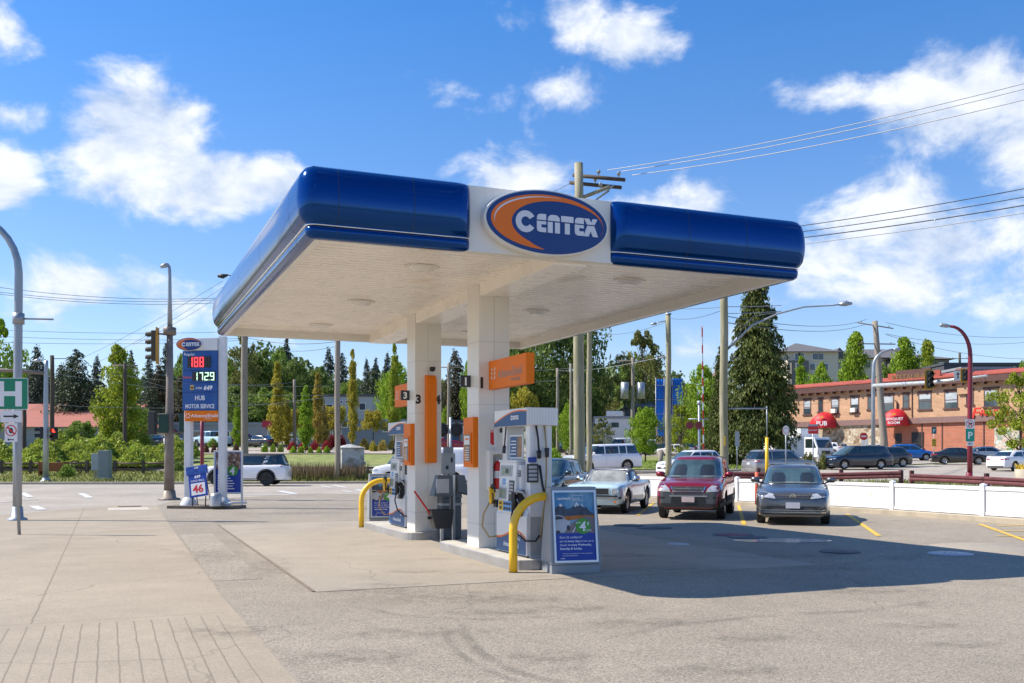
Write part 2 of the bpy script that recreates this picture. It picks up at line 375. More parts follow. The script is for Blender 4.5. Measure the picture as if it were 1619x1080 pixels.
# --- sidewalk (own frame v,u so the joints follow it)
def joints(name, base, groove_v, vmax_u, cross, seam_v):
    m = asphalt(name, base, .84, .45, .22, crack=True)
    t = m.node_tree; b = t.nodes['Principled BSDF']
    tcn = t.nodes.new('ShaderNodeTexCoord'); s = t.nodes.new('ShaderNodeSeparateXYZ'); t.links.new(tcn.outputs['Object'], s.inputs[0])
    nz = t.nodes.new('ShaderNodeTexNoise'); nz.inputs['Scale'].default_value = 2.5; nz.inputs['Detail'].default_value = 5; t.links.new(tcn.outputs['Object'], nz.inputs['Vector'])
    wob = mathn('MULTIPLY', mathn('SUBTRACT', nz.outputs['Fac'], .5, t), .028, t)
    X = mathn('ADD', s.outputs[0], wob, t); Yc = mathn('ADD', s.outputs[1], wob, t)
    def line(v, per, off, wd):
        fr = mathn('FRACT', mathn('DIVIDE', mathn('ADD', v, off, t), per, t), None, t)
        d = mathn('MULTIPLY', mathn('MINIMUM', fr, mathn('SUBTRACT', 1., fr, t), t), per, t)
        return mathn('LESS_THAN', d, wd, t)
    def one(v, p, wd): return mathn('LESS_THAN', mathn('ABSOLUTE', mathn('SUBTRACT', v, p, t), None, t), wd, t)
    front = mathn('LESS_THAN', Yc, vmax_u, t)
    inr = mathn('LESS_THAN', X, -1.32, t)
    gr = mathn('MULTIPLY', mathn('MULTIPLY', line(X, groove_v, .02, .0075), front, t), inr, t)
    back = mathn('GREATER_THAN', Yc, vmax_u + .18, t)
    cr = mathn('MULTIPLY', mathn('MULTIPLY', line(Yc, cross, .35, .005), back, t), .55, t)
    sm = mathn('MULTIPLY', one(X, seam_v, .011), back, t)
    sm2 = one(Yc, vmax_u + .19, .008)
    sm3 = mathn('MULTIPLY', one(X, -5.2, .014), back, t)
    tot = mathn('MAXIMUM', mathn('MAXIMUM', gr, cr, t), mathn('MAXIMUM', mathn('MAXIMUM', sm, sm3, t), sm2, t), t)
    src = b.inputs['Base Color'].links[0].from_socket
    mx = t.nodes.new('ShaderNodeMix'); mx.data_type = 'RGBA'; t.links.new(mathn('MULTIPLY', tot, .62, t), mx.inputs['Factor']); t.links.new(src, mx.inputs['A']); mx.inputs['B'].default_value = (.17, .135, .10, 1)
    t.links.new(mx.outputs['Result'], b.inputs['Base Color'])
    return m
mb = MB()
def toloc(x, y):
    dx, dy = x - CX, y - CY
    return (dx * math.cos(UA) + dy * math.sin(UA), -dx * math.sin(UA) + dy * math.cos(UA))
sw = [(-1.0, -14), (-1.12, 0), (-1.02, 12), (-.88, 22.6), toloc(-13.5, 33.1), toloc(-14.2, 28.7), toloc(-14.6, 26.6), toloc(-30, 22), toloc(-44, 16), toloc(-44, -14)]
mb.prism(sw, lambda a, b, d: (a, b, d), -.10, .006)
pv = part('pavement', mb, joints('pavement_concrete', (.345, .288, .215), .163, -1.45, 1.27, -3.1)); struct(pv); pv.location = (CX, CY, 0); pv.rotation_euler = (0, 0, UA)
mb = MB(); mb.prism([(.0, -.08), (7.8, -.08), (8.0, 12.8), (.1, 12.2), (.03, 5)], lambda a, b, d: (a, b, d), -.1, .006)
pd = part('concrete_pad', mb, m_conc); struct(pd); pd.location = (CX, CY, 0); pd.rotation_euler = (0, 0, UA)
mb = MB(); mb.prism([(-.05, -.05), (-.005, -.06), (.095, 12.2), (.05, 12.2)], lambda a, b, d: (a, b, d), -.05, .012)
pe = part('pad_edging', mb, M('edging', (.19, .15, .11), .9, var=.3, scale=3)); struct(pe); pe.location = (CX, CY, 0); pe.rotation_euler = (0, 0, UA)
mb = MB(); mb.prism([(-1.08, 1.5), (-.42, 1.5), (-.30, 9.8), (-.98, 9.8)], lambda a, b, d: (a, b, d), -.05, .004)
pe = part('gravelly_patch', mb, asphalt('patch_asphalt', (.33, .285, .225), .85, 1.6, .25)); struct(pe); pe.location = (CX, CY, 0); pe.rotation_euler = (0, 0, UA)
# tactile / pale slab and pad at the far end of the pavement
mb = MB(); mb.box(-2.4, -1.2, 20.0, 21.6, -.02, .0105)
pe = part('pale_slab', mb, M('pale_slab', (.48, .43, .35), .9, var=.1)); struct(pe); pe.location = (CX, CY, 0); pe.rotation_euler = (0, 0, UA)
mb = MB(); mb.box(-2.1, -1.4, 22.0, 22.35, -.02, .02)
tag(part('drain_grate', mb, M('rust_brown', (.16, .09, .06), .8), loc=(CX, CY, 0), rot=(0, 0, UA)), 'rusty brown drain grate at the far end of the pavement by the street lamp', 'drain')

# --- kerb under the white fence, kerbs of the street
def kerb(name, pts, w_, h_, base=0.):
    mb = MB(); n = len(pts); Lf = []; Rt = []
    for i, p in enumerate(pts):
        a = Vector(pts[max(0, i - 1)]); b = Vector(pts[min(n - 1, i + 1)]); d = (b - a).normalized(); q = Vector((-d.y, d.x)) * w_ / 2
        Lf.append(Vector(p) + q); Rt.append(Vector(p) - q)
    V = []; F = []
    for i in range(n):
        z = gz(*pts[i]) + base
        for (p, zz) in ((Lf[i], z - .1), (Lf[i], z + h_ - .02), (Lf[i] * .93 + Rt[i] * .07, z + h_), (Rt[i] * .93 + Lf[i] * .07, z + h_), (Rt[i], z + h_ - .02), (Rt[i], z - .1)): V.append((p.x, p.y, zz))
    for i in range(n - 1):
        for k in range(5): F.append((i * 6 + k, i * 6 + k + 1, (i + 1) * 6 + k + 1, (i + 1) * 6 + k))
    F += [tuple(range(6)), tuple((n - 1) * 6 + k for k in range(6))]
    mb.add(V, F); return struct(part(name, mb, m_kerb))
FP = [(.3, 43.2), (2.6, 39.7), (5.0, 36.5), (6.8, 34.0), (8.3, 31.7), (9.5, 30.0), (10.55, 28.3), (11.55, 26.1), (12.6, 23.6), (14.2, 20.6), (16.5, 17.6), (20, 14)]
kerb('kerb', [(x + .08, y + .05) for x, y in FP], .46, .15)
kerb('kerb', [(-75, 55.7), (-20, 57.2), (-6, 59.2), (6, 63.2), (16, 68.9), (30, 78.6), (34, 83)], .3, .13)
kerb('kerb', [(20, 84), (25.5, 87.5), (31, 84), (26, 80.5)], 1.6, .14)
kerb('kerb', [(10, 50.2), (19, 50.5), (32, 44.2), (48, 33.4)], .3, .08)

# --- painted lines
def strip(name, p, q, w_, mat, z=.010):
    p = Vector(p); q = Vector(q); d = (q - p).normalized(); n = Vector((-d.y, d.x)) * w_ / 2
    k = max(1, int((q - p).length / 4)); V = []
    for i in range(k + 1):
        c = p.lerp(q, i / k)
        for s in (1, -1): e = c + n * s; V.append((e.x, e.y, gz(e.x, e.y) + z))
    mb = MB(); mb.add(V, [(2 * i, 2 * i + 1, 2 * i + 3, 2 * i + 2) for i in range(k)])
    return struct(part(name, mb, mat))
for p, q in ((g(1338, 813), g(1389, 848)), (g(1167, 799), g(1176, 830)), (g(1033, 795), g(1008, 815)), (g(1548, 829), g(1640, 862))): strip('parking_line', p, q, .11, m_yel)
for k in range(3): strip('parking_line', g(1575 + 0 * k, 832 + 8 * k), g(1660, 830 + 10 * k), .10, m_yel, .0125)
for p, q in ((g(127, 780), g(142, 787)), (g(34, 779), g(47, 786)), (g(505, 768), g(525, 771)), (g(525, 767), g(548, 771)), (g(540, 776), g(556, 778)), (g(563, 774), g(576, 777)), (g(52, 800), g(66, 806))): strip('lane_marking', p, q, .28, m_wht, .004)
strip('lane_marking', g(200, 778), g(290, 775), .2, m_wht, .004); strip('lane_marking', g(380, 783), g(470, 782), .25, m_wht, .004)
strip('lane_marking', g(440, 776), g(466, 781), .4, m_wht, .004); strip('lane_marking', g(0, 794), g(60, 789), .12, m_wht, .004)
strip('lane_marking', (18, 60), (44, 74), .14, m_wht, .004)

# --- manholes and fuel filler lids
m_iron = M('cast_iron', (.10, .09, .09), .6, .5, bump=.3, bscale=50); m_lid = M('pale_lid', (.42, .42, .44), .5, .3)
def lid(px, py, rad, mat, label, name='manhole_cover', ring=True):
    x, y = g(px, py); t = thing(name, label, 'manhole', (x, y, 0))
    mb = MB(); mb.lathe([(0, .018), (rad * .84, .018), (rad * .88, .014), (rad * .88, .0)], n=32); 
    for k in range(6): mb.box(-.02 + .1 * math.cos(k), .02 + .1 * math.cos(k), -.02 + .1 * math.sin(k) * 1.2, .02 + .1 * math.sin(k) * 1.2, .018, .022)
    part('lid', mb, mat, t)
    mb = MB(); mb.lathe([(rad * .9, .0), (rad * .9, .016), (rad, .016), (rad * 1.03, .004)], n=32); part('rim', mb, m_iron if ring else m_lid, t)
lid(993, 831, .36, m_iron, 'dark fuel lid nearest the canopy shadow edge, before the pale blue convertible')
lid(1033, 835, .42, m_iron, 'larger dark fuel lid in front of the red car')
red_lid = M('red_lid', (.24, .06, .06), .6, .2)
lid(1158, 846, .42, red_lid, 'reddish iron lid just left of the dark pair lid in the canopy shadow')
lid(1182, 850, .40, m_iron, 'dark iron lid in the shadow touching the reddish lid')
lid(1072, 861, .20, m_lid, 'small pale round lid in the shadow below the red car', ring=False)
lid(1327, 873, .34, m_iron, 'dull round cover in the middle of the canopy shadow right part')
lid(1502, 876, .36, m_lid, 'bright metal lid standing slightly proud near the shadow tip at right', ring=False)
x, y = g(1585, 869); mb = MB(); mb.lathe([(0, .009), (1.3, .009), (1.32, .0)], (x, y, 0), 40); struct(part('concrete_collar', mb, m_conc))
m_wet = M('water_stain', (.30, .33, .37), .16, var=.2, scale=3); mb = MB(); xw, yw = g(1235, 855)
mb.lathe([(0, .008), (.8, .008)], (0, 0, 0), 24); o = part('puddle', mb, m_wet, loc=(xw, yw, 0)); o.scale = (1.25, .62, 1); struct(o)

def stainmat(name, c, a, sc_, lo=.42, hi=.7):
    m = M(name, c, .8, var=.2, scale=4); t = m.node_tree; b = t.nodes['Principled BSDF']; tcn = t.nodes.new('ShaderNodeTexCoord'); nz = t.nodes.new('ShaderNodeTexNoise'); nz.inputs['Scale'].default_value = sc_; nz.inputs['Detail'].default_value = 8; nz.inputs['Roughness'].default_value = .7
    t.links.new(tcn.outputs['Object'], nz.inputs['Vector']); g2 = t.nodes.new('ShaderNodeVectorMath'); g2.operation = 'LENGTH'; t.links.new(tcn.outputs['Generated'], g2.inputs[0])
    at_ = t.nodes.new('ShaderNodeAttribute'); at_.attribute_name = 'edge'
    q = t.nodes.new('ShaderNodeMapRange'); q.inputs['From Min'].default_value = lo; q.inputs['From Max'].default_value = hi; q.inputs['To Max'].default_value = a; t.links.new(nz.outputs['Fac'], q.inputs['Value'])
    t.links.new(mathn('MULTIPLY', q.outputs[0], at_.outputs['Fac'], t, clamp=True), b.inputs['Alpha']); return m
def stain(name, cx, cy, rx, ry, mat, rz=0.):
    V = [(0, 0, 0)]; E = [1.]; F = []
    for r_ in (.5, 1.):
        for k in range(20): a = 2 * math.pi * k / 20; V.append((rx * r_ * math.cos(a), ry * r_ * math.sin(a), 0)); E.append(.8 if r_ < 1 else 0.)
    F = [(0, 1 + k, 1 + (k + 1) % 20) for k in range(20)] + [(1 + k, 21 + k, 21 + (k + 1) % 20, 1 + (k + 1) % 20) for k in range(20)]
    me = bpy.data.meshes.new(name); me.from_pydata(V, [], F); me.materials.append(mat); at_ = me.attributes.new('edge', 'FLOAT', 'POINT'); at_.data.foreach_set('value', E)
    o = bpy.data.objects.new(name, me); col.objects.link(o); o.location = (cx, cy, .0115); o.rotation_euler = (0, 0, rz); return struct(o)
m_oil = stainmat('oil_stain', (.08, .07, .056), .38, 4.5); m_tym = stainmat('tyre_mark', (.13, .115, .095), .4, 2.5, .35, .65)
for px, py, rx, ry in ((700, 945, 1.2, .45), (590, 935, .7, .3), (830, 948, .7, .3), (900, 962, .5, .2), (790, 968, .6, .16), (650, 905, .45, .16), (690, 884, .3, .1), (1450, 990, .5, .16), (1520, 1020, .4, .12), (660, 1000, .9, .25), (1020, 985, .7, .2), (1180, 1010, .5, .15), (1300, 900, .8, .3), (980, 880, .6, .2), (350, 1000, .5, .3), (340, 880, .5, .9), (420, 900, .4, 1.0), (1380, 935, .9, .2), (560, 1040, .6, .3), (860, 1040, .5, .2), (1150, 1060, .6, .2), (760, 905, .35, .1), (620, 925, .5, .16), (1060, 900, .9, .3), (470, 812, 2.0, .5), (1250, 880, 1.2, .3)): x_, y_ = g(px, py); stain('oil_stain', x_, y_, rx * 1.15, ry * 1.6, m_oil, UA * .5)
def tyremark(pts, w_=.14):
    P = [Vector(g(*p)) for p in pts]; Q = []
    for i in range(len(P) - 1):
        for k in range(4): Q.append(P[i].lerp(P[i + 1], k / 4))
    Q.append(P[-1]); V = []; E = []; n = len(Q)
    for i, p in enumerate(Q):
        d = (Q[min(n - 1, i + 1)] - Q[max(0, i - 1)]).normalized(); nn = Vector((-d.y, d.x)); f = math.sin(math.pi * min(1, max(0, i / (n - 1)))) ** .5
        for s, e in ((-1, 0), (-.4, 1), (.4, 1), (1, 0)): q = p + nn * s * w_ / 2; V.append((q.x, q.y, .0135)); E.append(e * f)
    me = bpy.data.meshes.new('tyre_mark'); me.from_pydata(V, [], [(i * 4 + k, i * 4 + k + 1, i * 4 + 5 + k, i * 4 + 4 + k) for i in range(n - 1) for k in range(3)]); me.materials.append(m_tym); a_ = me.attributes.new('edge', 'FLOAT', 'POINT'); a_.data.foreach_set('value', E)
    o = bpy.data.objects.new('tyre_mark', me); col.objects.link(o); struct(o)
tyremark([(732, 985), (735, 1005), (750, 1025), (775, 1045), (812, 1062), (860, 1076), (920, 1088)]); tyremark([(700, 988), (704, 1010), (722, 1032), (752, 1054), (800, 1074), (850, 1088)], .10)
tyremark([(1500, 948), (1350, 968), (1200, 975), (1050, 990), (950, 1015)], .12); tyremark([(560, 960), (640, 975), (760, 980), (900, 975)], .1)
# ================================================================== CANOPY
m_blue = M('blue_fascia', (.0, .050, .215), .13, .6, var=.05, scale=1.2, coat=.06, spec=.4)
m_white = M('white_panel', (.76, .735, .68), .38, var=.05, scale=1.3, coat=.15)
m_soff = M('white_soffit', (.90, .85, .77), .28, var=.06, scale=1.5, c2=(.78, .68, .56), c2s=.8, c2t=(.60, .74))
m_chrome = M('chrome', (.78, .78, .76), .12, 1., var=0)
m_seam = M('dark_seam', (.02, .03, .06), .6, var=0)
m_seamw = M('pale_seam', (.45, .44, .42), .6, var=0)
CV, CU = 7.3, 10.45
can = thing('station_canopy', 'big white fuel station canopy with blue rounded fascia and oval logo on two square columns', 'canopy', (CX, CY, 0), UA)
prof = [(.00, 4.40), (.07, 4.40), (.115, 4.43), (.13, 4.49), (.125, 4.535), (.095, 4.55), (.095, 4.572), (.155, 4.60), (.20, 4.66), (.225, 4.76), (.235, 4.88), (.23, 5.0), (.215, 5.11), (.185, 5.20), (.13, 5.265), (.05, 5.30), (-.2, 5.31)]
def sections(v0, v1):
    """around the canopy from front v0 by the right, back and left sides to front v1"""
    S = []
    def run(p, q, n, k, e0=None, e1=None):
        ts = [i / k for i in range(k + 1)]
        Ln = math.hypot(q[0] - p[0], q[1] - p[1])
        if e0: ts = [x / Ln for x in (0, .01, .03, .07, .13, .2)] + [t for t in ts if t * Ln > .25]
        if e1: ts = [t for t in ts if (1 - t) * Ln > .25] + [1 - x / Ln for x in (.2, .13, .07, .03, .01, 0)]
        for t in ts:
            d = 1.
            if e0: d = min(d, t * Ln / .2)
            if e1: d = min(d, (1 - t) * Ln / .2)
            d = max(0, d); e = math.sqrt(max(0, 1 - (1 - d) ** 2)) * .92 + .08
            S.append(((p[0] + (q[0] - p[0]) * t, p[1] + (q[1] - p[1]) * t), n, e))
    def fan(c, a0, a1, k=7):
        for i in range(1, k): a = R(a0 + (a1 - a0) * i / k); S.append((c, (math.cos(a), math.sin(a)), 1.))
    run((v0, 0), (CV, 0), (0, -1), 6, e0=True); fan((CV, 0), -90, 0)
    run((CV, 0), (CV, CU), (1, 0), 6); fan((CV, CU), 0, 90)
    run((CV, CU), (0, CU), (0, 1), 4); fan((0, CU), 90, 180)
    run((0, CU), (0, 0), (-1, 0), 6); fan((0, 0), 180, 270)
    run((0, 0), (v1, 0), (0, -1), 6, e1=True)
    return S
def sweep(S, prof, mb=None, m=0, cap=True, zc=4.85):
    mb = mb or MB(); V = []; F = []; n = len(prof)
    for (c, nn, e) in S:
        for o_, z in prof: V.append((c[0] + nn[0] * o_ * (e if o_ > 0 else 1), c[1] + nn[1] * o_ * (e if o_ > 0 else 1), zc + (z - zc) * (.93 + .07 * e)))
    for i in range(len(S) - 1):
        for k in range(n - 1): F.append((i * n + k, i * n + k + 1, (i + 1) * n + k + 1, (i + 1) * n + k))
    if cap: F += [tuple(range(n)), tuple((len(S) - 1) * n + k for k in range(n))]
    return mb.add(V, F, m, True)
SS = sections(4.15, 2.04)
part('fascia', sweep(SS, prof), m_blue, can)
part('trim_strip', sweep(SS, [(.10, 4.552), (.132, 4.555), (.132, 4.569), (.10, 4.569)], cap=True), m_chrome, can)
mb = MB()
so_ = [(o_ + .0015, z) for o_, z in prof[2:15]]
for (c, nn, d) in [((1.22, 0), (0, -1), (1, 0)), ((5.35, 0), (0, -1), (1, 0)), ((6.35, 0), (0, -1), (1, 0)), ((.25, 0), (0, -1), (1, 0))] + [((0, u_), (-1, 0), (0, 1)) for u_ in (.6, 3.2, 5.8, 8.2)] + [((CV, u_), (1, 0), (0, 1)) for u_ in (2.6, 5.2, 7.8)]:
    sweep([((c[0] - d[0] * .004, c[1] - d[1] * .004), nn, 1.), ((c[0] + d[0] * .004, c[1] + d[1] * .004), nn, 1.)], so_, mb, cap=False)
part('fascia_seam', mb, m_seam, can)
mb = MB(); mb.box(1.9, 4.3, -.04, .02, 4.41, 5.285); mb.box(2.0, 4.2, -.042, -.04, 4.41, 4.43)
part('front_panel', mb, m_white, can, bevel=.006)
mb = MB()
# planked soffit, ribs run across
us = []; u = .05; P_ = .19
zs = 4.56
V = []; F = []
prof2 = []
while u < CU - .05:
    prof2 += [(u, zs), (u + P_ - .07, zs), (u + P_ - .05, zs + .03), (u + P_ - .015, zs + .03)]; u += P_
prof2.append((CU - .05, zs))
for v_ in (.05, CV - .05):
    for a, b in prof2: V.append((v_, a, b))
n = len(prof2); F = [(k, k + 1, n + k + 1, n + k) for k in range(n - 1)]
mb.add(V, F); part('soffit', mb, m_soff, can)
mb = MB(); mb.box(.0, CV, .02, .10, 4.40, 4.66); mb.box(.0, CV, CU - .10, CU, 4.40, 4.66); mb.box(.0, .1, .10, CU - .1, 4.40, 4.66); mb.box(CV - .1, CV, .10, CU - .1, 4.40, 4.66)
part('edge_return', mb, m_white, can)
mb = MB(); mb.box(.1, CV - .1, .1, CU - .1, 4.7, 5.22); part('roof_deck', mb, M('roof_grey', (.4, .4, .4), .8), can)
VC0, VC1 = 3.31, 3.87
mb = MB(); mb.box(VC0 + .02, VC1 - .02, .1, 2.98, 4.36, 4.57); mb.box(VC0 + .02, VC1 - .02, 3.55, 6.6, 4.36, 4.57); mb.box(VC0 + .02, VC1 - .02, 7.2, CU - .1, 4.36, 4.57)
part('beam', mb, m_soff, can, bevel=.005)
for u0 in (2.98, 6.6):
    mb = MB(); mb.box(VC0, VC1, u0, u0 + .56, .15, 4.57); c_ = part('column', mb, m_white, can, bevel=.012)
    mb = MB()
    for z in (.55, 2.55, 3.6): mb.box(VC0 - .0015, VC1 + .0015, u0 - .0015, u0 + .5615, z, z + .006)
    mb.box((VC0 + VC1) / 2 - .003, (VC0 + VC1) / 2 + .003, u0 - .0015, u0, .15, 4.36)
    part('panel_joint', mb, m_seamw, c_)
    mb = MB(); mb.box(VC0 + .28, VC0 + .40, u0 - .006, u0, .75, 1.0); part('access_plate', mb, m_white, c_)
m_lens = M('light_lens', (.78, .76, .72), .25, var=.02)
for (v_, u_) in ((2.0, 1.9), (1.94, 5.5), (1.9, 9.0), (5.45, 1.7), (5.4, 5.3), (5.4, 8.9)):
    mb = MB(); mb.prism(ell(0, 0, .27, .19, 8, R(22.5), R(382.5)), lambda a, b, d, v_=v_, u_=u_: (v_ + a, u_ + b, d), 4.535, 4.558)
    f = part('light_frame', mb, m_white, can)
    mb = MB(); V = [(v_ + a, u_ + b, 4.535) for a, b in ell(0, 0, .22, .145, 8, R(22.5), R(382.5))] + [(v_ + a, u_ + b, 4.475) for a, b in ell(0, 0, .13, .07, 8, R(22.5), R(382.5))]
    mb.add(V, [(k, (k + 1) % 8, 8 + (k + 1) % 8, 8 + k) for k in range(8)] + [tuple(range(8, 16))]); part('lens', mb, m_lens, f)

# --- oval logo
m_navy = M('logo_navy', (.002, .035, .18), .3, var=.03); m_or = M('logo_orange', (.80, .16, .0), .45, var=.03); m_silver = M('logo_silver', (.66, .68, .73), .35, var=.02); m_tx = M('white_lettering', (.82, .82, .82), .5, var=0)
def letters(fn_h=1.):
    """stencil letters C E N T E X, cap height 1, list of polygons"""
    P = []
    a0, a1 = 32, 328; c = []
    for i in range(19): a = R(a0 + (a1 - a0) * i / 18); c.append((.60 + .60 * math.cos(a), .5 + .60 * math.sin(a)))
    for i in range(19): a = R(a1 + (a0 - a1) * i / 18); c.append((.60 + .27 * math.cos(a), .5 + .27 * math.sin(a)))
    n = 19
    for i in range(18): P.append([c[i], c[i + 1], c[2 * n - 2 - i], c[2 * n - 1 - i]])
    def E(x): return [[(x + a, b) for a, b in q] for q in (
        [(0, .67), (.56, .67), (.56, 1), (.22, 1), (.09, .96), (.02, .87)], [(0, .18), (.05, .05), (.2, 0), (.27, 0), (.27, .6), (0, .6)], [(.27, .43), (.56, .43), (.56, .6), (.27, .6)], [(.27, 0), (.56, 0), (.56, .25), (.3, .25), (.27, .28)])]
    P += E(1.27)
    x = 1.93; P += [[(x, .67), (x + .74, .67), (x + .72, .85), (x + .62, .96), (x + .5, 1), (x + .24, 1), (x + .12, .96), (x + .02, .85)], [(x, 0), (x + .3, 0), (x + .3, .6), (x, .6)], [(x + .44, 0), (x + .74, 0), (x + .74, .6), (x + .44, .6)]]
    x = 2.75; P += [[(x, .67), (x + .76, .67), (x + .76, 1), (x, 1)], [(x + .23, 0), (x + .53, 0), (x + .53, .6), (x + .23, .6)]]
    P += E(3.6)
    x = 4.18; P += [[(x + .18, .67), (x + .66, .67), (x + .45, .80)], [(x + .18, .67), (x + .45, .8), (x + .32, 1), (x, 1)], [(x + .45, .8), (x + .66, .67), (x + .84, 1), (x + .54, 1)],
                    [(x + .2, .6), (x + .42, .3), (x + .28, 0), (x - .04, 0)], [(x + .2, .6), (x + .64, .6), (x + .42, .3)], [(x + .64, .6), (x + .88, 0), (x + .55, 0), (x + .42, .3)]]
    return P
def lettering(h, depth=.006):
    mb = MB(); k = 2.52
    for q in letters(): mb.prism([((a - k) * h, (b - .5) * h) for a, b in q], FY, -depth, 0)
    return mb
def logo(parent, rx, rz, th, loc):
    f = MB(); f.prism(ell(0, 0, rx, rz, 56), FY, -th, 0); base = part('logo_sign', f, m_white, parent, bevel=.01, loc=loc)
    f = MB(); f.prism(ell(0, 0, rx * .965, rz * .95, 56), FY, -th - .012, -th + .002); part('blue_oval', f, m_navy, base)
    sw = MB(); O = []; I = []; K = 44
    for i in range(K + 1):
        t = i / K; a = R(266 + (-20 - 266) * t); w_ = min(1, t / .12, (1 - t) / .25) ** .6 if 0 < t < 1 else 0
        o_ = (.90 * math.cos(a), .84 * math.sin(a)); i_ = (.16 + .74 * math.cos(a), -.05 + .72 * math.sin(a))
        O.append((o_[0] * rx, o_[1] * rz)); I.append(((o_[0] + (i_[0] - o_[0]) * w_) * rx, (o_[1] + (i_[1] - o_[1]) * w_) * rz))
    for i in range(K): sw.prism([O[i], O[i + 1], I[i + 1], I[i]], FY, -th - .015, -th - .011)
    part('swoosh', sw, m_or, base)
    sw = MB()
    for i in range(20):
        q = []
        for j, rr in ((i, 0), (i + 1, 0), (i + 1, 1), (i, 1)):
            a = R(190 - 115 * j / 20); wd = .035 * math.sin(math.pi * min(1, max(.001, j / 20)))
            q.append(((.85 - rr * wd) * rx * math.cos(a), (.78 - rr * wd * 1.2) * rz * math.sin(a)))
        sw.prism(q, FY, -th - .018, -th - .014)
    part('highlight_stroke', sw, m_silver, base)
    l = lettering(rz * .55); l.xf(place(rx * .145, -th - .012, -rz * .03)); part('lettering', l, m_silver, base)
    return base
logo(can, .93, .445, .14, (3.12, -.04, 4.855))

# ================================================================== ISLANDS
m_isl = M('island_concrete', (.47, .44, .38), .85, var=.15, scale=3, bump=.1); m_steel = M('steel_edge', (.42, .41, .40), .4, .6, var=.15)
m_orp = M('orange_panel', (.84, .185, .0), .5, var=.05, coat=.0, spec=.3)
def island(u0, u1, label):
    t = thing('pump_island', label, 'pump island', (CX, CY, 0), UA)
    def out(k):
        P = []; v0, v1, r = 3.08 + k, 4.25 - k, .3
        for (cx, cy, a) in ((v1 - r, u0 + r + k, 270), (v1 - r, u1 - r - k, 0), (v0 + r, u1 - r - k, 90), (v0 + r, u0 + r + k, 180)):
            for i in range(6): q = R(a + 90 * i / 5); P.append((cx + r * math.cos(q), cy + r * math.sin(q)))
        return P
    mb = MB(); mb.prism(out(.012), lambda a, b, d: (a, b, d), 0, .152); part('slab', mb, m_isl, t)
    mb = MB(); a, b = out(0), out(.011); n = len(a)
    V = [(x, y, z) for z, P in ((.0, a), (.145, a), (.156, b)) for x, y in P]
    mb.add(V, [(i * n + k, i * n + (k + 1) % n, (i + 1) * n + (k + 1) % n, (i + 1) * n + k) for i in range(2) for k in range(n)])
    part('steel_edge', mb, m_steel, t)
island(.95, 4.6, 'concrete pump island of the nearer pump with steel edge under column one')
island(6.42, 10.15, 'concrete pump island of the farther pump with steel edge under column three')

# --- fuel pump (x across, y along; front of dispenser looks to -x)
m_pw = M('pump_white', (.74, .74, .73), .35, var=.04, coat=.2); m_pb = M('pump_blue', (.0, .075, .22), .45, var=.05); m_black = M('black_rubber', (.012, .012, .013), .5, var=.1)
m_dk = M('dark_plastic', (.035, .037, .04), .45, var=.1); m_lcd = M('lcd_green', (.20, .27, .22), .25, var=.05); m_grp = M('grey_plastic', (.42, .43, .43), .5); m_hose = M('tan_hose', (.38, .27, .10), .5)
m_yl = M('yellow_paint', (.86, .50, .01), .35, var=.06, coat=.3); m_lbl = M('light_blue', (.10, .32, .62), .4); m_paper = M('paper_white', (.78, .78, .76), .6, var=.02)
m_red = M('red_print', (.62, .02, .02), .45, var=.03); m_grn = M('green_print', (.06, .30, .03), .5, var=.03)
SX = lambda a, b, d: (d, -a, b)        # picture plane of the -x face: a to the right (-y), b up, d = x
def xface(mb_src, y, z, x): return mb_src.xf(Matrix(((0, 1, 0, x), (-1, 0, 0, y), (0, 0, 1, z), (0, 0, 0, 1))))   # text (xz-plane,-y) onto the -x face
def nozzle(mb, p, s=1, m=0, ang=0.):
    k = MB()
    k.tube([(0, 0, .10), (0, 0, 0), (0, .02, -.08), (0, .04, -.12)], [.028, .04, .035, .022], 8, m)
    k.tube([(0, 0, .08), (0, -.05, .12), (0, -.14, .10), (0, -.19, .04)], [.03, .022, .014, .012], 8, 1)
    k.tube([(0, .03, -.12), (0, -.06, -.10), (0, -.07, -.02), (0, -.02, .03)], .009, 6, 1)
    k.box(-.035, .035, -.03, .03, -.03, .10, m)
    mb.join(k, Matrix.Translation(p) @ Matrix.Rotation(ang, 4, 'Z') @ Matrix.Scale(s, 4)); return mb
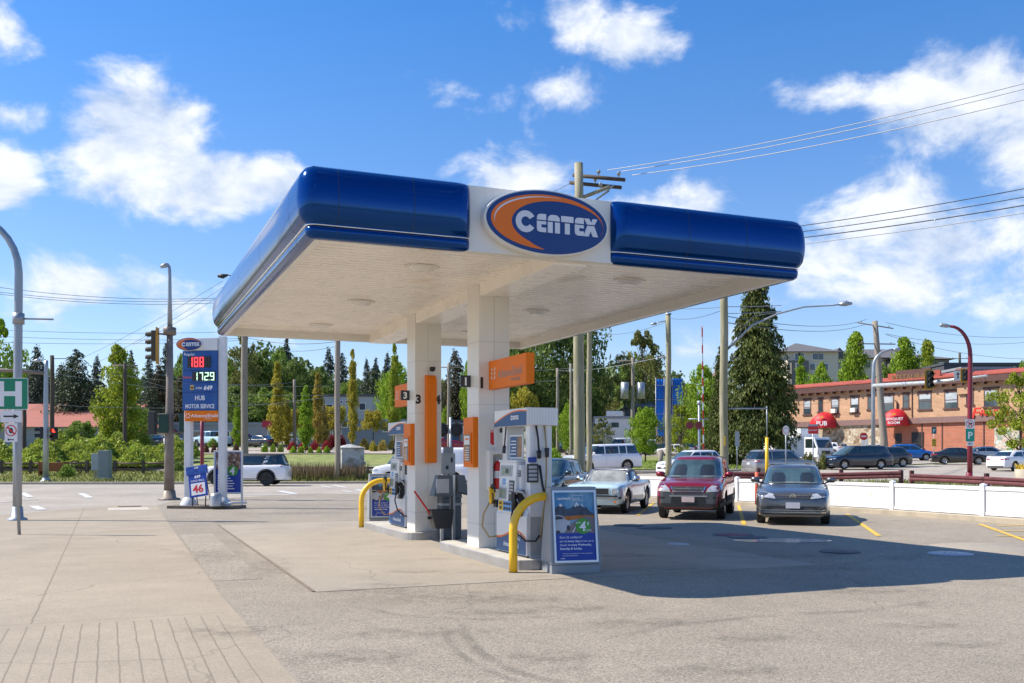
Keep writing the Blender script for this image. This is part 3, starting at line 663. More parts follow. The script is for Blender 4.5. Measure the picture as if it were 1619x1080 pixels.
def pump(label, u0):
    o = lc(3.44, u0, .152); t = thing('fuel_pump', label, 'fuel pump', o, UA, 'fuel pumps under the canopy')
    mb = MB(); mb.box(-.0, .44, .06, 1.2, 0, .03, 1)
    mb.add([(-.02, .02, .03), (.46, .02, .03), (.46, 1.24, .03), (-.02, 1.24, .03), (-.02, .02, .62), (.46, .02, .62), (.46, 1.24, .62), (-.02, 1.24, .62), (.03, .04, .74), (.41, .04, .74), (.41, 1.22, .74), (.03, 1.22, .74)],
           [(0, 1, 5, 4), (1, 2, 6, 5), (2, 3, 7, 6), (3, 0, 4, 7), (4, 5, 9, 8), (5, 6, 10, 9), (6, 7, 11, 10), (7, 4, 8, 11), (8, 9, 10, 11)])
    lb = part('lower_housing', mb, [m_pw, m_dk], t, bevel=.012)
    for nm, off, mt, dx in (('orange_stripe', .03, m_or, -.0225), ('blue_graphic', 0, m_pb, -.0235)):
        mb = MB(); P = [(-1.22, .035), (-.04, .035)]; K = 20
        for i in range(K + 1):
            q = 1 - i / K; a = -1.22 + 1.18 * q; P.append((a, .23 + off + .17 * math.sin(q * 3.6 - .4) * q + .05 * q))
        mb.prism(P, SX, dx, -.0205); part(nm, mb, mt, lb)
    mb = xface(textmb('AdvanceShield', .105, .012), .62, .12, -.0245); part('lettering', mb, m_tx, lb)
    mb = MB()
    for k in range(5): mb.prism(ell(-.3 + .045 * math.cos(k * 1.25), .3 + .045 * math.sin(k * 1.25), .022, .012, 8), SX, -.0255, -.0235)
    part('emblem', mb, m_tx, lb)
    # cabinet with screens
    mb = MB(); mb.add([(-.10, .30, .66), (.50, .30, .66), (.50, .98, .66), (-.10, .98, .66), (-.06, .30, 1.44), (.46, .30, 1.44), (.46, .98, 1.44), (-.06, .98, 1.44)], [(0, 1, 2, 3), (4, 5, 6, 7), (0, 1, 5, 4), (1, 2, 6, 5), (2, 3, 7, 6), (3, 0, 4, 7)])
    mb.box(-.075, .475, .285, .995, 1.44, 1.475)
    mb.box(-.03, .43, .20, .30, .66, 1.40)
    cb = part('cabinet', mb, m_pw, t, bevel=.008)
    def pn(name, y0, y1, z0, z1, mt, e=.006, par=cb):
        f = lambda z: -.10 + .04 * (z - .66) / .78
        y0 -= .15 if y0 > .55 else .13; y1 -= .15; q = MB(); q.add([(f(z0) - e, y0, z0), (f(z0) - e, y1, z0), (f(z1) - e, y1, z1), (f(z1) - e, y0, z1), (f(z0) + .01, y0, z0), (f(z0) + .01, y1, z0), (f(z1) + .01, y1, z1), (f(z1) + .01, y0, z1)], [(0, 1, 2, 3), (0, 1, 5, 4), (1, 2, 6, 5), (2, 3, 7, 6), (3, 0, 4, 7)])
        return part(name, q, mt, par)
    pn('display_frame', .60, 1.08, 1.22, 1.39, m_grp); pn('display', .66, 1.02, 1.25, 1.36, m_lcd, .009); pn('display_digits', .74, .86, 1.27, 1.34, m_dk, .011)
    pn('screen', .80, 1.10, .86, 1.04, m_grp); pn('screen_glass', .83, 1.07, .88, 1.02, m_lcd, .009)
    pn('card_reader', .48, .70, .84, 1.16, m_dk); 
    q = MB()
    for r_ in range(4): q.join(MB().box(-.1 + .02 - .015, -.1 + .03, .37, .53, 1.10 - r_ * .05, 1.13 - r_ * .05))
    part('keypad', q, m_grp, cb)
    pn('card_logo', .86, .98, 1.09, 1.13, m_lbl); pn('card_logo', .86, .98, 1.14, 1.18, m_lbl)
    pn('grade_sign', .92, 1.09, .68, .835, m_yl); pn('grade_sign', .55, .90, .68, .835, m_lbl)
    q = MB()
    for k in range(3): q.box(-.112, -.1, .46 + k * .1, .52 + k * .1, .70, .74); q.box(-.112, -.1, .46 + k * .1, .52 + k * .1, .78, .81)
    q.box(-.112, -.1, .82, .88, .70, .75); q.box(-.112, -.1, .82, .88, .78, .81)
    part('grade_button', q, m_dk, cb)
    q = MB(); q.box(-.036, -.03, .21, .29, 1.22, 1.32); n_ = part('warning_label', q, m_dk, cb); q = MB(); q.box(-.038, -.036, .225, .275, 1.24, 1.26); q.box(-.038, -.036, .225, .275, 1.28, 1.305); part('print', q, m_grp, n_)
    # hose column with swooping side, far leg, header
    mb = MB(); P = [(.0, .0), (.0, 2.02), (-.17, 2.02), (-.17, 1.1), (-.22, .95), (-.32, .8), (-.40, .7), (-.40, .0)]
    mb.prism([(a - .02, b) for a, b in P], lambda a, b, d: (d, -a, b), .035, .405); part('hose_column', mb, m_pw, t, bevel=.012)
    mb = MB(); mb.box(.07, .37, 1.0, 1.2, 1.47, 2.02); part('rear_leg', mb, m_pw, t, bevel=.01)
    mb = MB(); mb.box(-.04, .48, -.04, 1.28, 2.0, 2.27); hd = part('header', mb, m_pw, t, bevel=.012)
    for nm, dz, mt, dx in (('orange_stripe', .022, m_or, -.0425), ('blue_graphic', 0, m_pb, -.0435)):
        P = [(-1.27, 2.005), (.03, 2.005)]
        for i in range(15): q_ = 1 - i / 14; P.append((-1.27 + 1.3 * q_, 2.05 + dz + .17 * math.sin(min(1, q_ * 1.05) * math.pi * .62)))
        mb = MB(); mb.prism(P, SX, dx, -.04); part(nm, mb, mt, hd)
    mb = xface(lettering(.062, .002), .42, 2.13, -.044); part('lettering', mb, m_tx, hd)
    mb = MB()
    for k in range(10): mb.box(-.0 + k * .045, .002 + k * .045, -.0415, -.04, 2.01, 2.26)
    part('groove', mb, m_seamw, hd)
    # topper poster
    mb = MB(); mb.box(.0, .02, .22, .72, 1.50, 1.86); ps = part('topper_poster', mb, m_paper, t)
    mb = MB(); mb.box(-.003, 0, .42, .70, 1.52, 1.84); part('poster_text_panel', mb, m_pb, ps)
    mb = MB(); mb.box(-.003, 0, .24, .42, 1.52, 1.84); part('poster_picture', mb, M('poster_brown', (.30, .18, .10), .6, var=.6, scale=9), ps)
    mb = MB()
    for k in range(5): mb.box(-.005, -.003, .46, .68 - .03 * (k % 3), 1.56 + k * .05, 1.575 + k * .05)
    part('poster_lines', mb, m_tx, ps)
    # swinging handbill box on the column end
    mb = MB(); mb.box(-.02, .16, -.02, .015, 1.14, 1.42); s_ = part('instruction_sign', mb, m_dk, t)
    mb = MB()
    for k in range(4): mb.box(.0, .14, -.024, -.02, 1.17 + k * .06, 1.21 + k * .06)
    part('instruction_text', mb, m_grp, s_)
    mb = MB(); mb.box(.0, .13, -.02, .012, 1.44, 1.52); part('instruction_badge', mb, M('badge_blue', (.02, .06, .3), .5), s_)
    # nozzles and hoses
    mb = MB(); nozzle(mb, (-.10, .27, .86), 1.25, 0, R(20)); mb.box(-.08, .02, .18, .38, .62, 1.02, 0); part('black_nozzle', mb, [m_black, m_grp], t)
    mb = MB(); nozzle(mb, (-.16, 1.08, .92), 1.25, 0, R(-10)); part('yellow_nozzle', mb, [m_yl, m_black], t)
    mb = MB(); mb.box(-.12, .05, 1.0, 1.12, .72, .84); part('nozzle_boot', mb, m_dk, t)
    mb = MB(); mb.tube([(-.17, 1.12, .82), (-.22, 1.3, .6), (-.22, 1.36, .4), (-.12, 1.3, .22), (.0, 1.26, .24)], .013, 7); part('hose', mb, m_hose, t)
    mb = MB(); mb.tube([(-.12, .30, .76), (-.17, .26, .58), (-.15, .12, .38), (-.04, .0, .26), (.1, -.05, .26), (.17, -.04, .34)], .014, 7); part('hose', mb, m_black, t)
    mb = MB(); mb.tube([(.13, .0, 2.0), (.14, -.05, 1.8), (.15, -.06, 1.62)], .016, 7); mb.tube([(.15, -.06, 1.62), (.155, -.06, 1.50)], [.04, .03], 8); mb.tube([(.16, -.06, 1.4), (.2, -.08, 1.1), (.26, -.1, .8), (.30, -.1, .72)], .02, 7); part('hose', mb, m_black, t)
    mb = MB(); mb.tube([(.27, .0, 2.0), (.275, -.05, 1.7), (.27, -.07, 1.3), (.24, -.08, .9), (.2, -.06, .5), (.19, -.03, .3)], .013, 7); part('hose', mb, m_hose, t)
    mb = MB(); mb.cyl((.285, -.055, 1.66), (.285, -.06, 1.52), .04, .03, 8); part('breakaway', mb, m_dk, t)
    mb = MB(); mb.tube([(.02, .92, 2.0), (.0, .94, 1.7)], .012, 6); mb.cyl((.0, .94, 1.7), (-.01, .94, 1.58), .03, .03, 8); part('far_hose', mb, m_dk, t)
    return t
p1 = pump('white fuel pump with blue curved header standing before column one, nearest the camera', 1.22)
p2 = dup(p1, lc(3.44, 7.68, .152), label='farther white fuel pump behind column three, partly hidden by its orange poster frame')

# --- column fittings
BV = VC0 - .001
def box_thing(name, label, cat, loc, group=None): return thing(name, label, cat, loc, UA, group)
def poster_frame(u0, label):
    t = box_thing('poster_display', label, 'poster display', lc(VC0, u0, 0), 'orange poster frames on the columns')
    mb = MB(); mb.box(-.09, .0, .02, .50, 1.50, 2.34); mb.box(-.11, -.09, .08, .44, 1.56, 2.08); part('frame', mb, m_orp, t, bevel=.006)
    mb = MB(); mb.box(-.114, -.11, .11, .41, 1.60, 2.05); pp = part('poster', mb, M('poster_dark', (.16, .13, .10), .5, var=.5, scale=5, c2=(.55, .22, .04), c2s=2.5, c2t=(.45, .6)), t)
    mb = MB(); mb.box(-.117, -.114, .13, .39, 1.88, 2.03); part('poster_heading', mb, m_paper, pp)
    mb = MB()
    for k in range(6): mb.box(-.117, -.114, .15, .36 - .04 * (k % 2), 1.62 + k * .04, 1.632 + k * .04)
    part('poster_text', mb, m_tx, pp)
    mb = MB(); mb.box(-.119, -.117, .17, .33, 1.96, 1.99); part('poster_title', mb, m_or, pp)
poster_frame(2.98, 'orange framed dark poster on the left side of column one'); poster_frame(6.6, 'orange framed poster on the left side of column three, farther one')
t = box_thing('orange_cover', 'tall narrow orange cover with rounded top on the front of column three', 'cover panel', lc(VC0, 6.6, 0))
mb = MB(); P = [(0, 1.55), (.0, 3.32)] + [(-.16 + .16 * math.cos(R(90 - 90 * k / 8)) - .0, 3.16 + .16 * math.sin(R(90 - 90 * k / 8))) for k in range(0)] + [(-.05, 3.32), (-.10, 3.29), (-.14, 3.24), (-.16, 3.16), (-.16, 1.55)]
mb.prism(P, lambda a, b, d: (d, a, b), .205, .41); part('cover', mb, m_orp, t, bevel=.005)
t = box_thing('flag_sign', 'long orange box sign projecting from column one with slanted shield lettering', 'box sign', lc(3.56, 1.41, 0), 'orange box signs projecting from the columns')
mb = MB(); mb.box(-.07, .07, 0, 1.57, 2.80, 3.27); part('sign_box', mb, m_orp, t, bevel=.006)
mb = MB(); mb.box(-.072, -.07, .0, 1.57, 2.80, 3.27)
mb = xface(textmb('AdvanceShield', .20, .004, .15, .86), .66, 2.96, -.0715); 
for v in xface(textmb('technology', .07, .0, .0), .42, 2.885, -.0715).V: pass
mb.join(xface(textmb('technology', .085, .0, .0), .42, 2.88, -.0715)); part('lettering', mb, M('sign_grey', (.30, .25, .22), .5), t)
mb = MB()
for k in range(3):
    for s in (-1, 1): mb.prism([(-1.36 + s * .02, 3.02 + k * .07 - .07), (-1.36 + s * .10, 3.05 + k * .07 - .07), (-1.36 + s * .07, 3.09 + k * .07 - .07)], SX, -.0725, -.0705)
part('emblem', mb, M('sign_pale', (.62, .60, .58), .5), t)
dup(t, lc(3.56, 7.16 + .0, -.03), label='farther orange box sign projecting behind column three').scale = (1, 1, 1)
m_blk = M('black_lettering', (.015, .015, .015), .5, var=0)
def num(s, v, u, z, size, label):
    mb = textmb(s, size, .045); o = part('column_number', mb, m_blk); o.location = lc(v, u, z); o.rotation_euler = (0, 0, UA); tag(o, label, 'number')
num('1', VC0 + .055, 2.975, 2.83, .24, 'black number 1 on the front of column one'); num('3', VC0 + .07, 6.595, 2.75, .24, 'black number 3 on the front of column three'); num('4', VC1 - .08, 6.595, 2.75, .24, 'black number 4 at the right edge of column three')
def flag(s, v, u, z, label):
    t = box_thing('number_flag', label, 'number sign', lc(v, u, z), 'small square number flags')
    mb = MB(); mb.box(-.13, .05, 0, .03, 0, .20); part('plate', mb, m_dk, t)
    mb = textmb(s, .18, .04); mb.xf(Matrix.Translation((-.04, -.002, .035))); part('numeral', mb, m_tx, t)
flag('1', VC0 - .05, 3.36, 2.86, 'small dark square flag with white 1 on the left edge of column one')
flag('3', VC0 - .05, 6.98, 2.83, 'small dark square flag with white 3 on the left edge of column three')
flag('4', VC1 + .13, 7.02, 2.83, 'small dark square flag on the right edge of column three')
t = box_thing('security_camera', 'small dome camera on the upper front of column three', 'camera', lc(VC0 + .34, 6.6, 3.48))
mb = MB(); mb.box(-.06, .06, -.05, 0, -.05, .05); part('mount', mb, m_white, t, bevel=.01)
mb = MB(); mb.lathe([(0, -.09), (.04, -.085), (.06, -.04), (.06, .0), (0, .01)], (0, -.09, 0), 14); part('dome', mb, m_black, t)
# fire extinguisher cabinet on column one front
t = box_thing('extinguisher_cabinet', 'white open metal cabinet on the front of column one holding the extinguisher', 'cabinet', lc(VC0 + .13, 2.98, 0))
mb = MB()
for a in ((-.0, .38, -.17, -.0, 1.12, 1.14), (0, .38, -.17, 0, 1.72, 1.78), (0, .06, -.17, 0, 1.14, 1.72), (.34, .38, -.17, 0, 1.14, 1.72), (.06, .34, -.02, 0, 1.14, 1.72)): mb.box(*a)
part('cabinet_box', mb, m_white, t)
t = box_thing('fire_extinguisher', 'red fire extinguisher inside the white cabinet on column one', 'fire extinguisher', lc(VC0 + .31, 2.88, 1.14))
mb = MB(); mb.lathe([(0, 0), (.065, 0), (.07, .02), (.07, .40), (.05, .45), (.02, .47), (0, .47)], n=18); part('cylinder', mb, m_red, t)
mb = MB(); mb.box(-.05, .05, -.012, .012, .47, .5); mb.box(-.06, .04, -.01, .01, .51, .53); part('handle', mb, m_steel, t)
mb = MB(); mb.lathe([(.0715, .18), (.0715, .30)], n=18); part('label_band', mb, m_paper, t)
t = box_thing('extinguisher_sign', 'white sign with red downward arrow above the extinguisher cabinet', 'sign', lc(VC0 + .25, 2.975, 1.84))
mb = MB(); mb.box(-.07, .07, -.004, 0, 0, .30); part('plate', mb, m_paper, t)
mb = MB(); mb.prism([(0, .02), (.035, .06), (.02, .06), (.02, .28), (-.045, .28), (-.045, .06), (-.035, .06)], FY, -.006, -.004); part('arrow', mb, m_red, t)
mb = textmb('FIRE', .035, .01); mb.xf(Matrix.Translation((-.012, -.0065, .245))); part('lettering', mb, m_tx, t)
t = box_thing('round_sign_plate', 'small white plate with ring symbol above the fire arrow', 'sign', lc(VC0 + .40, 2.975, 2.12))
mb = MB(); mb.box(-.04, .04, -.004, 0, -.07, .08); part('plate', mb, m_paper, t)
mb = MB(); mb.prism(ell(0, 0, .03, .045, 16), FY, -.006, -.004); part('ring', mb, m_dk, t)

# --- yellow hoop bollards
def hoop(v0, v1, u, label):
    t = box_thing('bollard_hoop', label, 'bollard', lc(v0, u, 0), 'yellow hoop guards of the islands')
    r = .5; P = [(0, 0, 0), (0, 0, .3), (0, 0, .62)]; W_ = v1 - v0; top = 1.10
    for k in range(1, 10): a = R(180 - 90 * k / 9); P.append((r + r * math.cos(a), 0, top - .48 + .48 * math.sin(a)))
    for k in range(0, 10): a = R(90 - 90 * k / 9); P.append((W_ - r + r * math.cos(a), 0, top - .48 + .48 * math.sin(a)))
    P += [(W_, 0, .3), (W_, 0, 0)]
    mb = MB(); mb.tube(P, .062, 14); part('hoop', mb, m_yl, t)
    mb = MB(); mb.lathe([(.062, .0), (.075, .0), (.075, .012), (.062, .012)], n=14); mb.lathe([(.062, .0), (.075, .0), (.075, .012), (.062, .012)], (W_, 0, 0), 14); part('base_collar', mb, m_dk, t)
hoop(3.02, 4.35, .80, 'thick yellow hoop guard bent round the near end of the first island')
hoop(3.12, 4.35, 10.28, 'farther yellow hoop guard at the far end of the second island')
# --- advert stands
m_stand = M('stand_grey', (.27, .29, .31), .45, var=.05); m_alu = M('aluminium_frame', (.60, .61, .63), .3, .8, var=.05)
m_sky1 = M('poster_sky', (.05, .22, .42), .5, var=.05, c2=(.25, .42, .48), c2s=1.2); m_mtn = M('poster_mountain', (.05, .07, .10), .6, var=.7, scale=9); m_pblue = M('poster_blue', (.008, .045, .32), .45, var=.04)
def poster_art(fr, W_, H_, picH):
    """poster parts in xz-plane facing -y, origin at lower left"""
    def pr(name, P, mt, d): q = MB(); q.prism([(a * W_, b * H_) for a, b in P], FY, -d - .0012, -d); return part(name, q, mt, fr)
    pr('poster_sky', [(0, .40), (1, .40), (1, 1), (0, 1)], m_sky1, 0)
    pr('poster_mountain', [(0, .6), (1, .62), (1, .68), (.93, .70), (.86, .74), (.80, .79), (.76, .77), (.70, .83), (.64, .80), (.56, .86), (.48, .80), (.40, .77), (.30, .75), (.22, .82), (.15, .84), (.07, .79), (0, .76)], m_mtn, .0014)
    for a in ([(.5, .80), (.56, .86), (.62, .81), (.58, .79), (.555, .82), (.53, .78)], [(.11, .81), (.15, .84), (.22, .81), (.17, .79)], [(.67, .81), (.70, .83), (.74, .78), (.71, .79)]): pr('poster_snow', a, m_silver, .0028)
    pr('poster_field', [(0, .56), (.75, .62), (1, .62), (1, .66), (.6, .66), (.3, .65), (0, .63)], M('poster_orange', (.42, .14, .02), .6, var=.4, scale=8), .0028)
    pr('poster_road', [(.1, .40), (1, .40), (1, .60), (.9, .645), (.78, .645), (.45, .56)], M('poster_road', (.20, .17, .17), .6, var=.2), .0042)
    pr('poster_lane', [(.42, .41), (.45, .41), (.55, .52), (.54, .52)], m_paper, .0056)
    pr('poster_car', [(0, .42), (.22, .41), (.26, .44), (.38, .50), (.37, .58), (.27, .60), (.20, .65), (.12, .67), (0, .665)], M('poster_silver', (.42, .45, .48), .5, var=.2), .0056)
    pr('poster_car_window', [(.02, .60), (.22, .61), (.17, .645), (.10, .655), (.02, .65)], m_dk, .0070)
    pr('poster_car_wheel', ell(.33, .48, .045, .04, 14), m_dk, .0070); pr('poster_car_wheel', ell(.07, .415, .05, .03, 14), m_dk, .0070)
    pr('poster_blue_panel', [(0, 0), (1, 0), (1, .40), (0, .40)], m_pblue, .0080)
    q = MB(); q.prism([(a * W_, b * H_) for a, b in ell(.70, .50, .19, .115, 30)], FY, -.0105, -.0092); part('poster_green_disc', q, m_grn, fr)
    tx = MB()
    def T(s, x, z, size, bold=0., al='LEFT', sh=0.): tx.join(textmb(s, size * H_, bold, sh, 1, al, .0006), Matrix.Translation((x * W_, -.0112, z * H_)))
    T('cashback', .08, .895, .056, .02); T('cards', .47, .895, .052)
    T('4', .60, .43, .20, .02, sh=.1); T('SAVE', .52, .54, .035, .01); T('¢', .80, .52, .08, .01); T('/LITRE', .75, .425, .035, .01)
    T('Earn 2¢ cashback*', .10, .325, .048); T('per litre', .10, .27, .042); T('every day', .31, .27, .042, .02); T('and save up to', .57, .27, .04)
    T('4¢ per litre', .10, .215, .042); T('every Wednesday,', .38, .215, .042, .02); T('Saturday & Sunday.', .10, .16, .044, .02)
    T('*You earn on cashback for a future transaction', .16, .095, .024); T('at our participating sites', .16, .066, .024); T('centex', .10, .025, .026, .02)
    part('poster_lettering', tx, m_tx, fr)
    q = MB()
    for a in ((.46, .88, .72, .885), (.46, .955, .72, .96), (.46, .88, .465, .96), (.715, .88, .72, .96)): q.box(a[0] * W_, a[2] * W_, -.0112, -.010, a[1] * H_, a[3] * H_)
    part('poster_box_outline', q, m_tx, fr)
def ad_stand(loc, rz, label):
    t = thing('advert_stand', label, 'advert stand', loc, rz, 'poster stands by the pump islands')
    mb = MB(); W2 = .37
    mb.add([(-W2, -.27, 0), (W2, -.27, 0), (W2, .27, 0), (-W2, .27, 0), (-W2, -.27, .13), (W2, -.27, .13), (W2, .27, .13), (-W2, .27, .13)], [(0, 1, 2, 3), (4, 5, 6, 7), (0, 1, 5, 4), (1, 2, 6, 5), (2, 3, 7, 6), (3, 0, 4, 7)])
    part('base', mb, m_stand, t, bevel=.012)
    mb = MB(); mb.add([(-W2 - .01, -.28, .132), (W2 + .01, -.28, .132), (W2 + .01, .28, .132), (-W2 - .01, .28, .132), (-W2 + .02, -.12, 1.24), (W2 - .02, -.12, 1.24), (W2 - .02, .10, 1.24), (-W2 + .02, .10, 1.24)], [(0, 1, 2, 3), (4, 5, 6, 7), (0, 1, 5, 4), (1, 2, 6, 5), (2, 3, 7, 6), (3, 0, 4, 7)])
    part('housing', mb, m_stand, t, bevel=.012)
    tilt = -math.atan2(.16, 1.108)
    fr = MB(); W_, H_ = .60, .98
    for a in ((-.03, W_ + .03, -.03, 0, -.03, 0), (-.03, W_ + .03, -.03, 0, H_, H_ + .03), (-.03, 0, -.03, 0, 0, H_), (W_, W_ + .03, -.03, 0, 0, H_), (0, W_, -.006, 0, 0, H_)): fr.box(*a)
    f = part('poster_frame', fr, m_alu, t, loc=(-W_ / 2, -.266, .19), rot=(tilt, 0, 0))
    pic = bpy.data.objects.new('x', None); 
    # poster pieces sit on the frame back plate
    class _P: pass
    n0 = len(f.children); poster_art(f, W_, H_, .6)
    for ch in f.children: ch.location = (0, -.0075, 0)
    return t
xa, ya = g(898, 907)
st = ad_stand((xa + .05, ya + .25, 0), R(14), 'grey advert stand with cashback cards poster beside the near yellow hoop')
xb, yb = g(597, 828)
s2 = dup(st, (xb + .1, yb + .2, 0), R(14), 'farther advert stand half hidden by the far yellow hoop')

# --- squeegee station and bins between the columns
m_bin = M('bin_grey', (.10, .115, .125), .5, var=.08)
def bin_(v, u, label, w_=.42, h_=1.0):
    t = box_thing('waste_bin', label, 'bin', lc(v, u, 0), 'grey bins between the columns')
    mb = MB(); mb.box(0, w_, 0, w_, 0.02, h_ * .80); 
    part('bin_body', mb, m_bin, t, bevel=.02)
    mb = MB(); mb.add([(-.01, -.01, h_ * .8), (w_ + .01, -.01, h_ * .8), (w_ + .01, w_ + .01, h_ * .8), (-.01, w_ + .01, h_ * .8), (.0, .0, h_), (w_, .0, h_), (w_, w_, h_), (0, w_, h_)], [(0, 1, 5, 4), (1, 2, 6, 5), (2, 3, 7, 6), (3, 0, 4, 7), (4, 5, 6, 7), (0, 1, 2, 3)])
    part('bin_hood', mb, m_bin, t, bevel=.015)
    mb = MB(); mb.box(-.015, .0, .1, .32, h_ * .84, h_ * .97); mb.box(.06, .30, -.016, 0, h_ * .84, h_ * .97); part('opening', mb, m_black, t)
    mb = MB(); mb.box(-.006, w_ + .006, -.006, w_ + .006, h_ * .66, h_ * .70); part('band', mb, m_grp, t)
bin_(3.95, 4.70, 'dark grey waste bin with pale band standing right of the squeegee post', .44, 1.0)
bin_(3.78, 6.30, 'grey bin behind the squeegee station at the foot of column three', .42, 1.05)
t = box_thing('squeegee_station', 'grey windscreen wash and towel station on a steel post between the columns', 'squeegee station', lc(3.72, 5.55, 0))
mb = MB(); mb.box(.02, .07, -.03, .03, 0, 1.32); mb.box(-.22, -.17, -.03, .03, 0, .35); part('post', mb, m_alu, t)
mb = MB(); mb.add([(-.40, -.15, .92), (.0, -.15, .92), (.0, .15, .92), (-.40, .15, .92), (-.30, -.10, 1.32), (.0, -.10, 1.32), (.0, .10, 1.32), (-.30, .10, 1.32)], [(0, 1, 2, 3), (4, 5, 6, 7), (0, 1, 5, 4), (1, 2, 6, 5), (2, 3, 7, 6), (3, 0, 4, 7)]); part('towel_box', mb, m_bin, t, bevel=.015)
mb = MB(); mb.box(-.35, -.1, -.157, -.12, .98, 1.25); part('towel_window', mb, m_grp, t)
mb = MB(); mb.add([(.09, -.15, 1.0), (.34, -.15, .92), (.34, .15, .92), (.09, .15, 1.0), (.09, -.10, 1.32), (.24, -.10, 1.32), (.24, .10, 1.32), (.09, .10, 1.32)], [(0, 1, 2, 3), (4, 5, 6, 7), (0, 1, 5, 4), (1, 2, 6, 5), (2, 3, 7, 6), (3, 0, 4, 7)]); part('towel_box', mb, m_bin, t, bevel=.015)
mb = MB(); mb.add([(-.36, -.13, .30), (-.04, -.13, .30), (-.04, .13, .30), (-.36, .13, .30), (-.46, -.16, .66), (.0, -.16, .66), (.0, .16, .66), (-.46, .16, .66)], [(0, 1, 2, 3), (0, 1, 5, 4), (1, 2, 6, 5), (2, 3, 7, 6), (3, 0, 4, 7)]); part('wash_bucket', mb, m_dk, t, bevel=.01)
mb = MB(); mb.box(-.02, .015, -.05, .05, .66, 1.2); part('back_plate', mb, m_dk, t)
t = box_thing('squeegee', 'squeegee with red handle leaning in the wash bucket', 'squeegee', lc(3.72, 5.55, 0))
mb = MB(); mb.tube([(-.75, -.02, 1.02), (-.38, 0, .52)], .018, 8); part('handle', mb, m_red, t)
mb = MB(); mb.box(-.48, -.28, -.02, .02, .48, .53); part('head', mb, m_black, t)
t = box_thing('air_unit', 'white air and water meter box on a post behind the squeegee station', 'meter box', lc(4.35, 7.6, 0))
mb = MB(); mb.box(-.14, .14, -.1, .1, 1.3, 1.75); part('meter', mb, m_grp, t, bevel=.02); mb = MB(); mb.box(-.08, .10, -.08, .08, 1.75, 1.88); part('cap', mb, m_stand, t)
mb = MB(); mb.box(-.10, -.04, -.03, .03, 0, 1.3); mb.box(.04, .10, -.03, .03, 0, 1.3); part('legs', mb, m_steel, t)
mb = MB(); mb.box(-.08, -.02, -.105, -.1, 1.4, 1.48); mb.box(.03, .08, -.105, -.1, 1.55, 1.65); part('dial', mb, m_dk, t)
# ================================================================== VEHICLES
m_glass = M('car_glass', (.012, .022, .026), .04, var=0, spec=.9, coat=.5); m_glt = M('windscreen_glass', (.05, .085, .09), .05, var=.35, scale=2.2, spec=.8, coat=.3)
m_tyre = M('tyre', (.018, .018, .019), .8, var=.1); m_rim = M('alloy_rim', (.45, .45, .46), .3, .8, var=.05); m_rimd = M('dark_rim', (.05, .05, .055), .35, .5, var=.05)
m_head = M('headlamp', (.50, .52, .54), .12, .3, var=.25, scale=9, coat=1); m_tail = M('tail_lamp', (.38, .01, .012), .15, var=.1, coat=.6); m_trim = M('black_trim', (.02, .021, .023), .55, var=.08)
m_amber = M('amber_lens', (.65, .22, .03), .2, var=.1, coat=.5); m_plate = M('licence_plate', (.55, .55, .58), .5, var=.06); m_well = M('wheel_well', (.008, .008, .008), .9, var=0)
PT = dict(grey=paint('grey', (.125, .13, .142), .6, .25), red=paint('red', (.25, .010, .022), .35, .22), pale_blue=paint('pale_blue', (.46, .62, .68)), white=paint('white', (.78, .78, .79)),
          black=paint('black', (.010, .011, .014)), navy=paint('navy', (.008, .014, .03)), blue=paint('blue', (.008, .12, .42), .3), silver=paint('silver', (.42, .42, .42), .6, .28), champagne=paint('champagne', (.36, .34, .32), .55, .28),
          dark_grey=paint('dark_grey', (.04, .045, .05), .4), teal=paint('teal_grey', (.025, .045, .06), .4), maroon=paint('maroon', (.14, .015, .02), .3), cream=paint('cream', (.62, .58, .50)))
def itp(P, x): 
    P = sorted(P); return float(np.interp(x, [p[0] for p in P], [p[1] for p in P]))
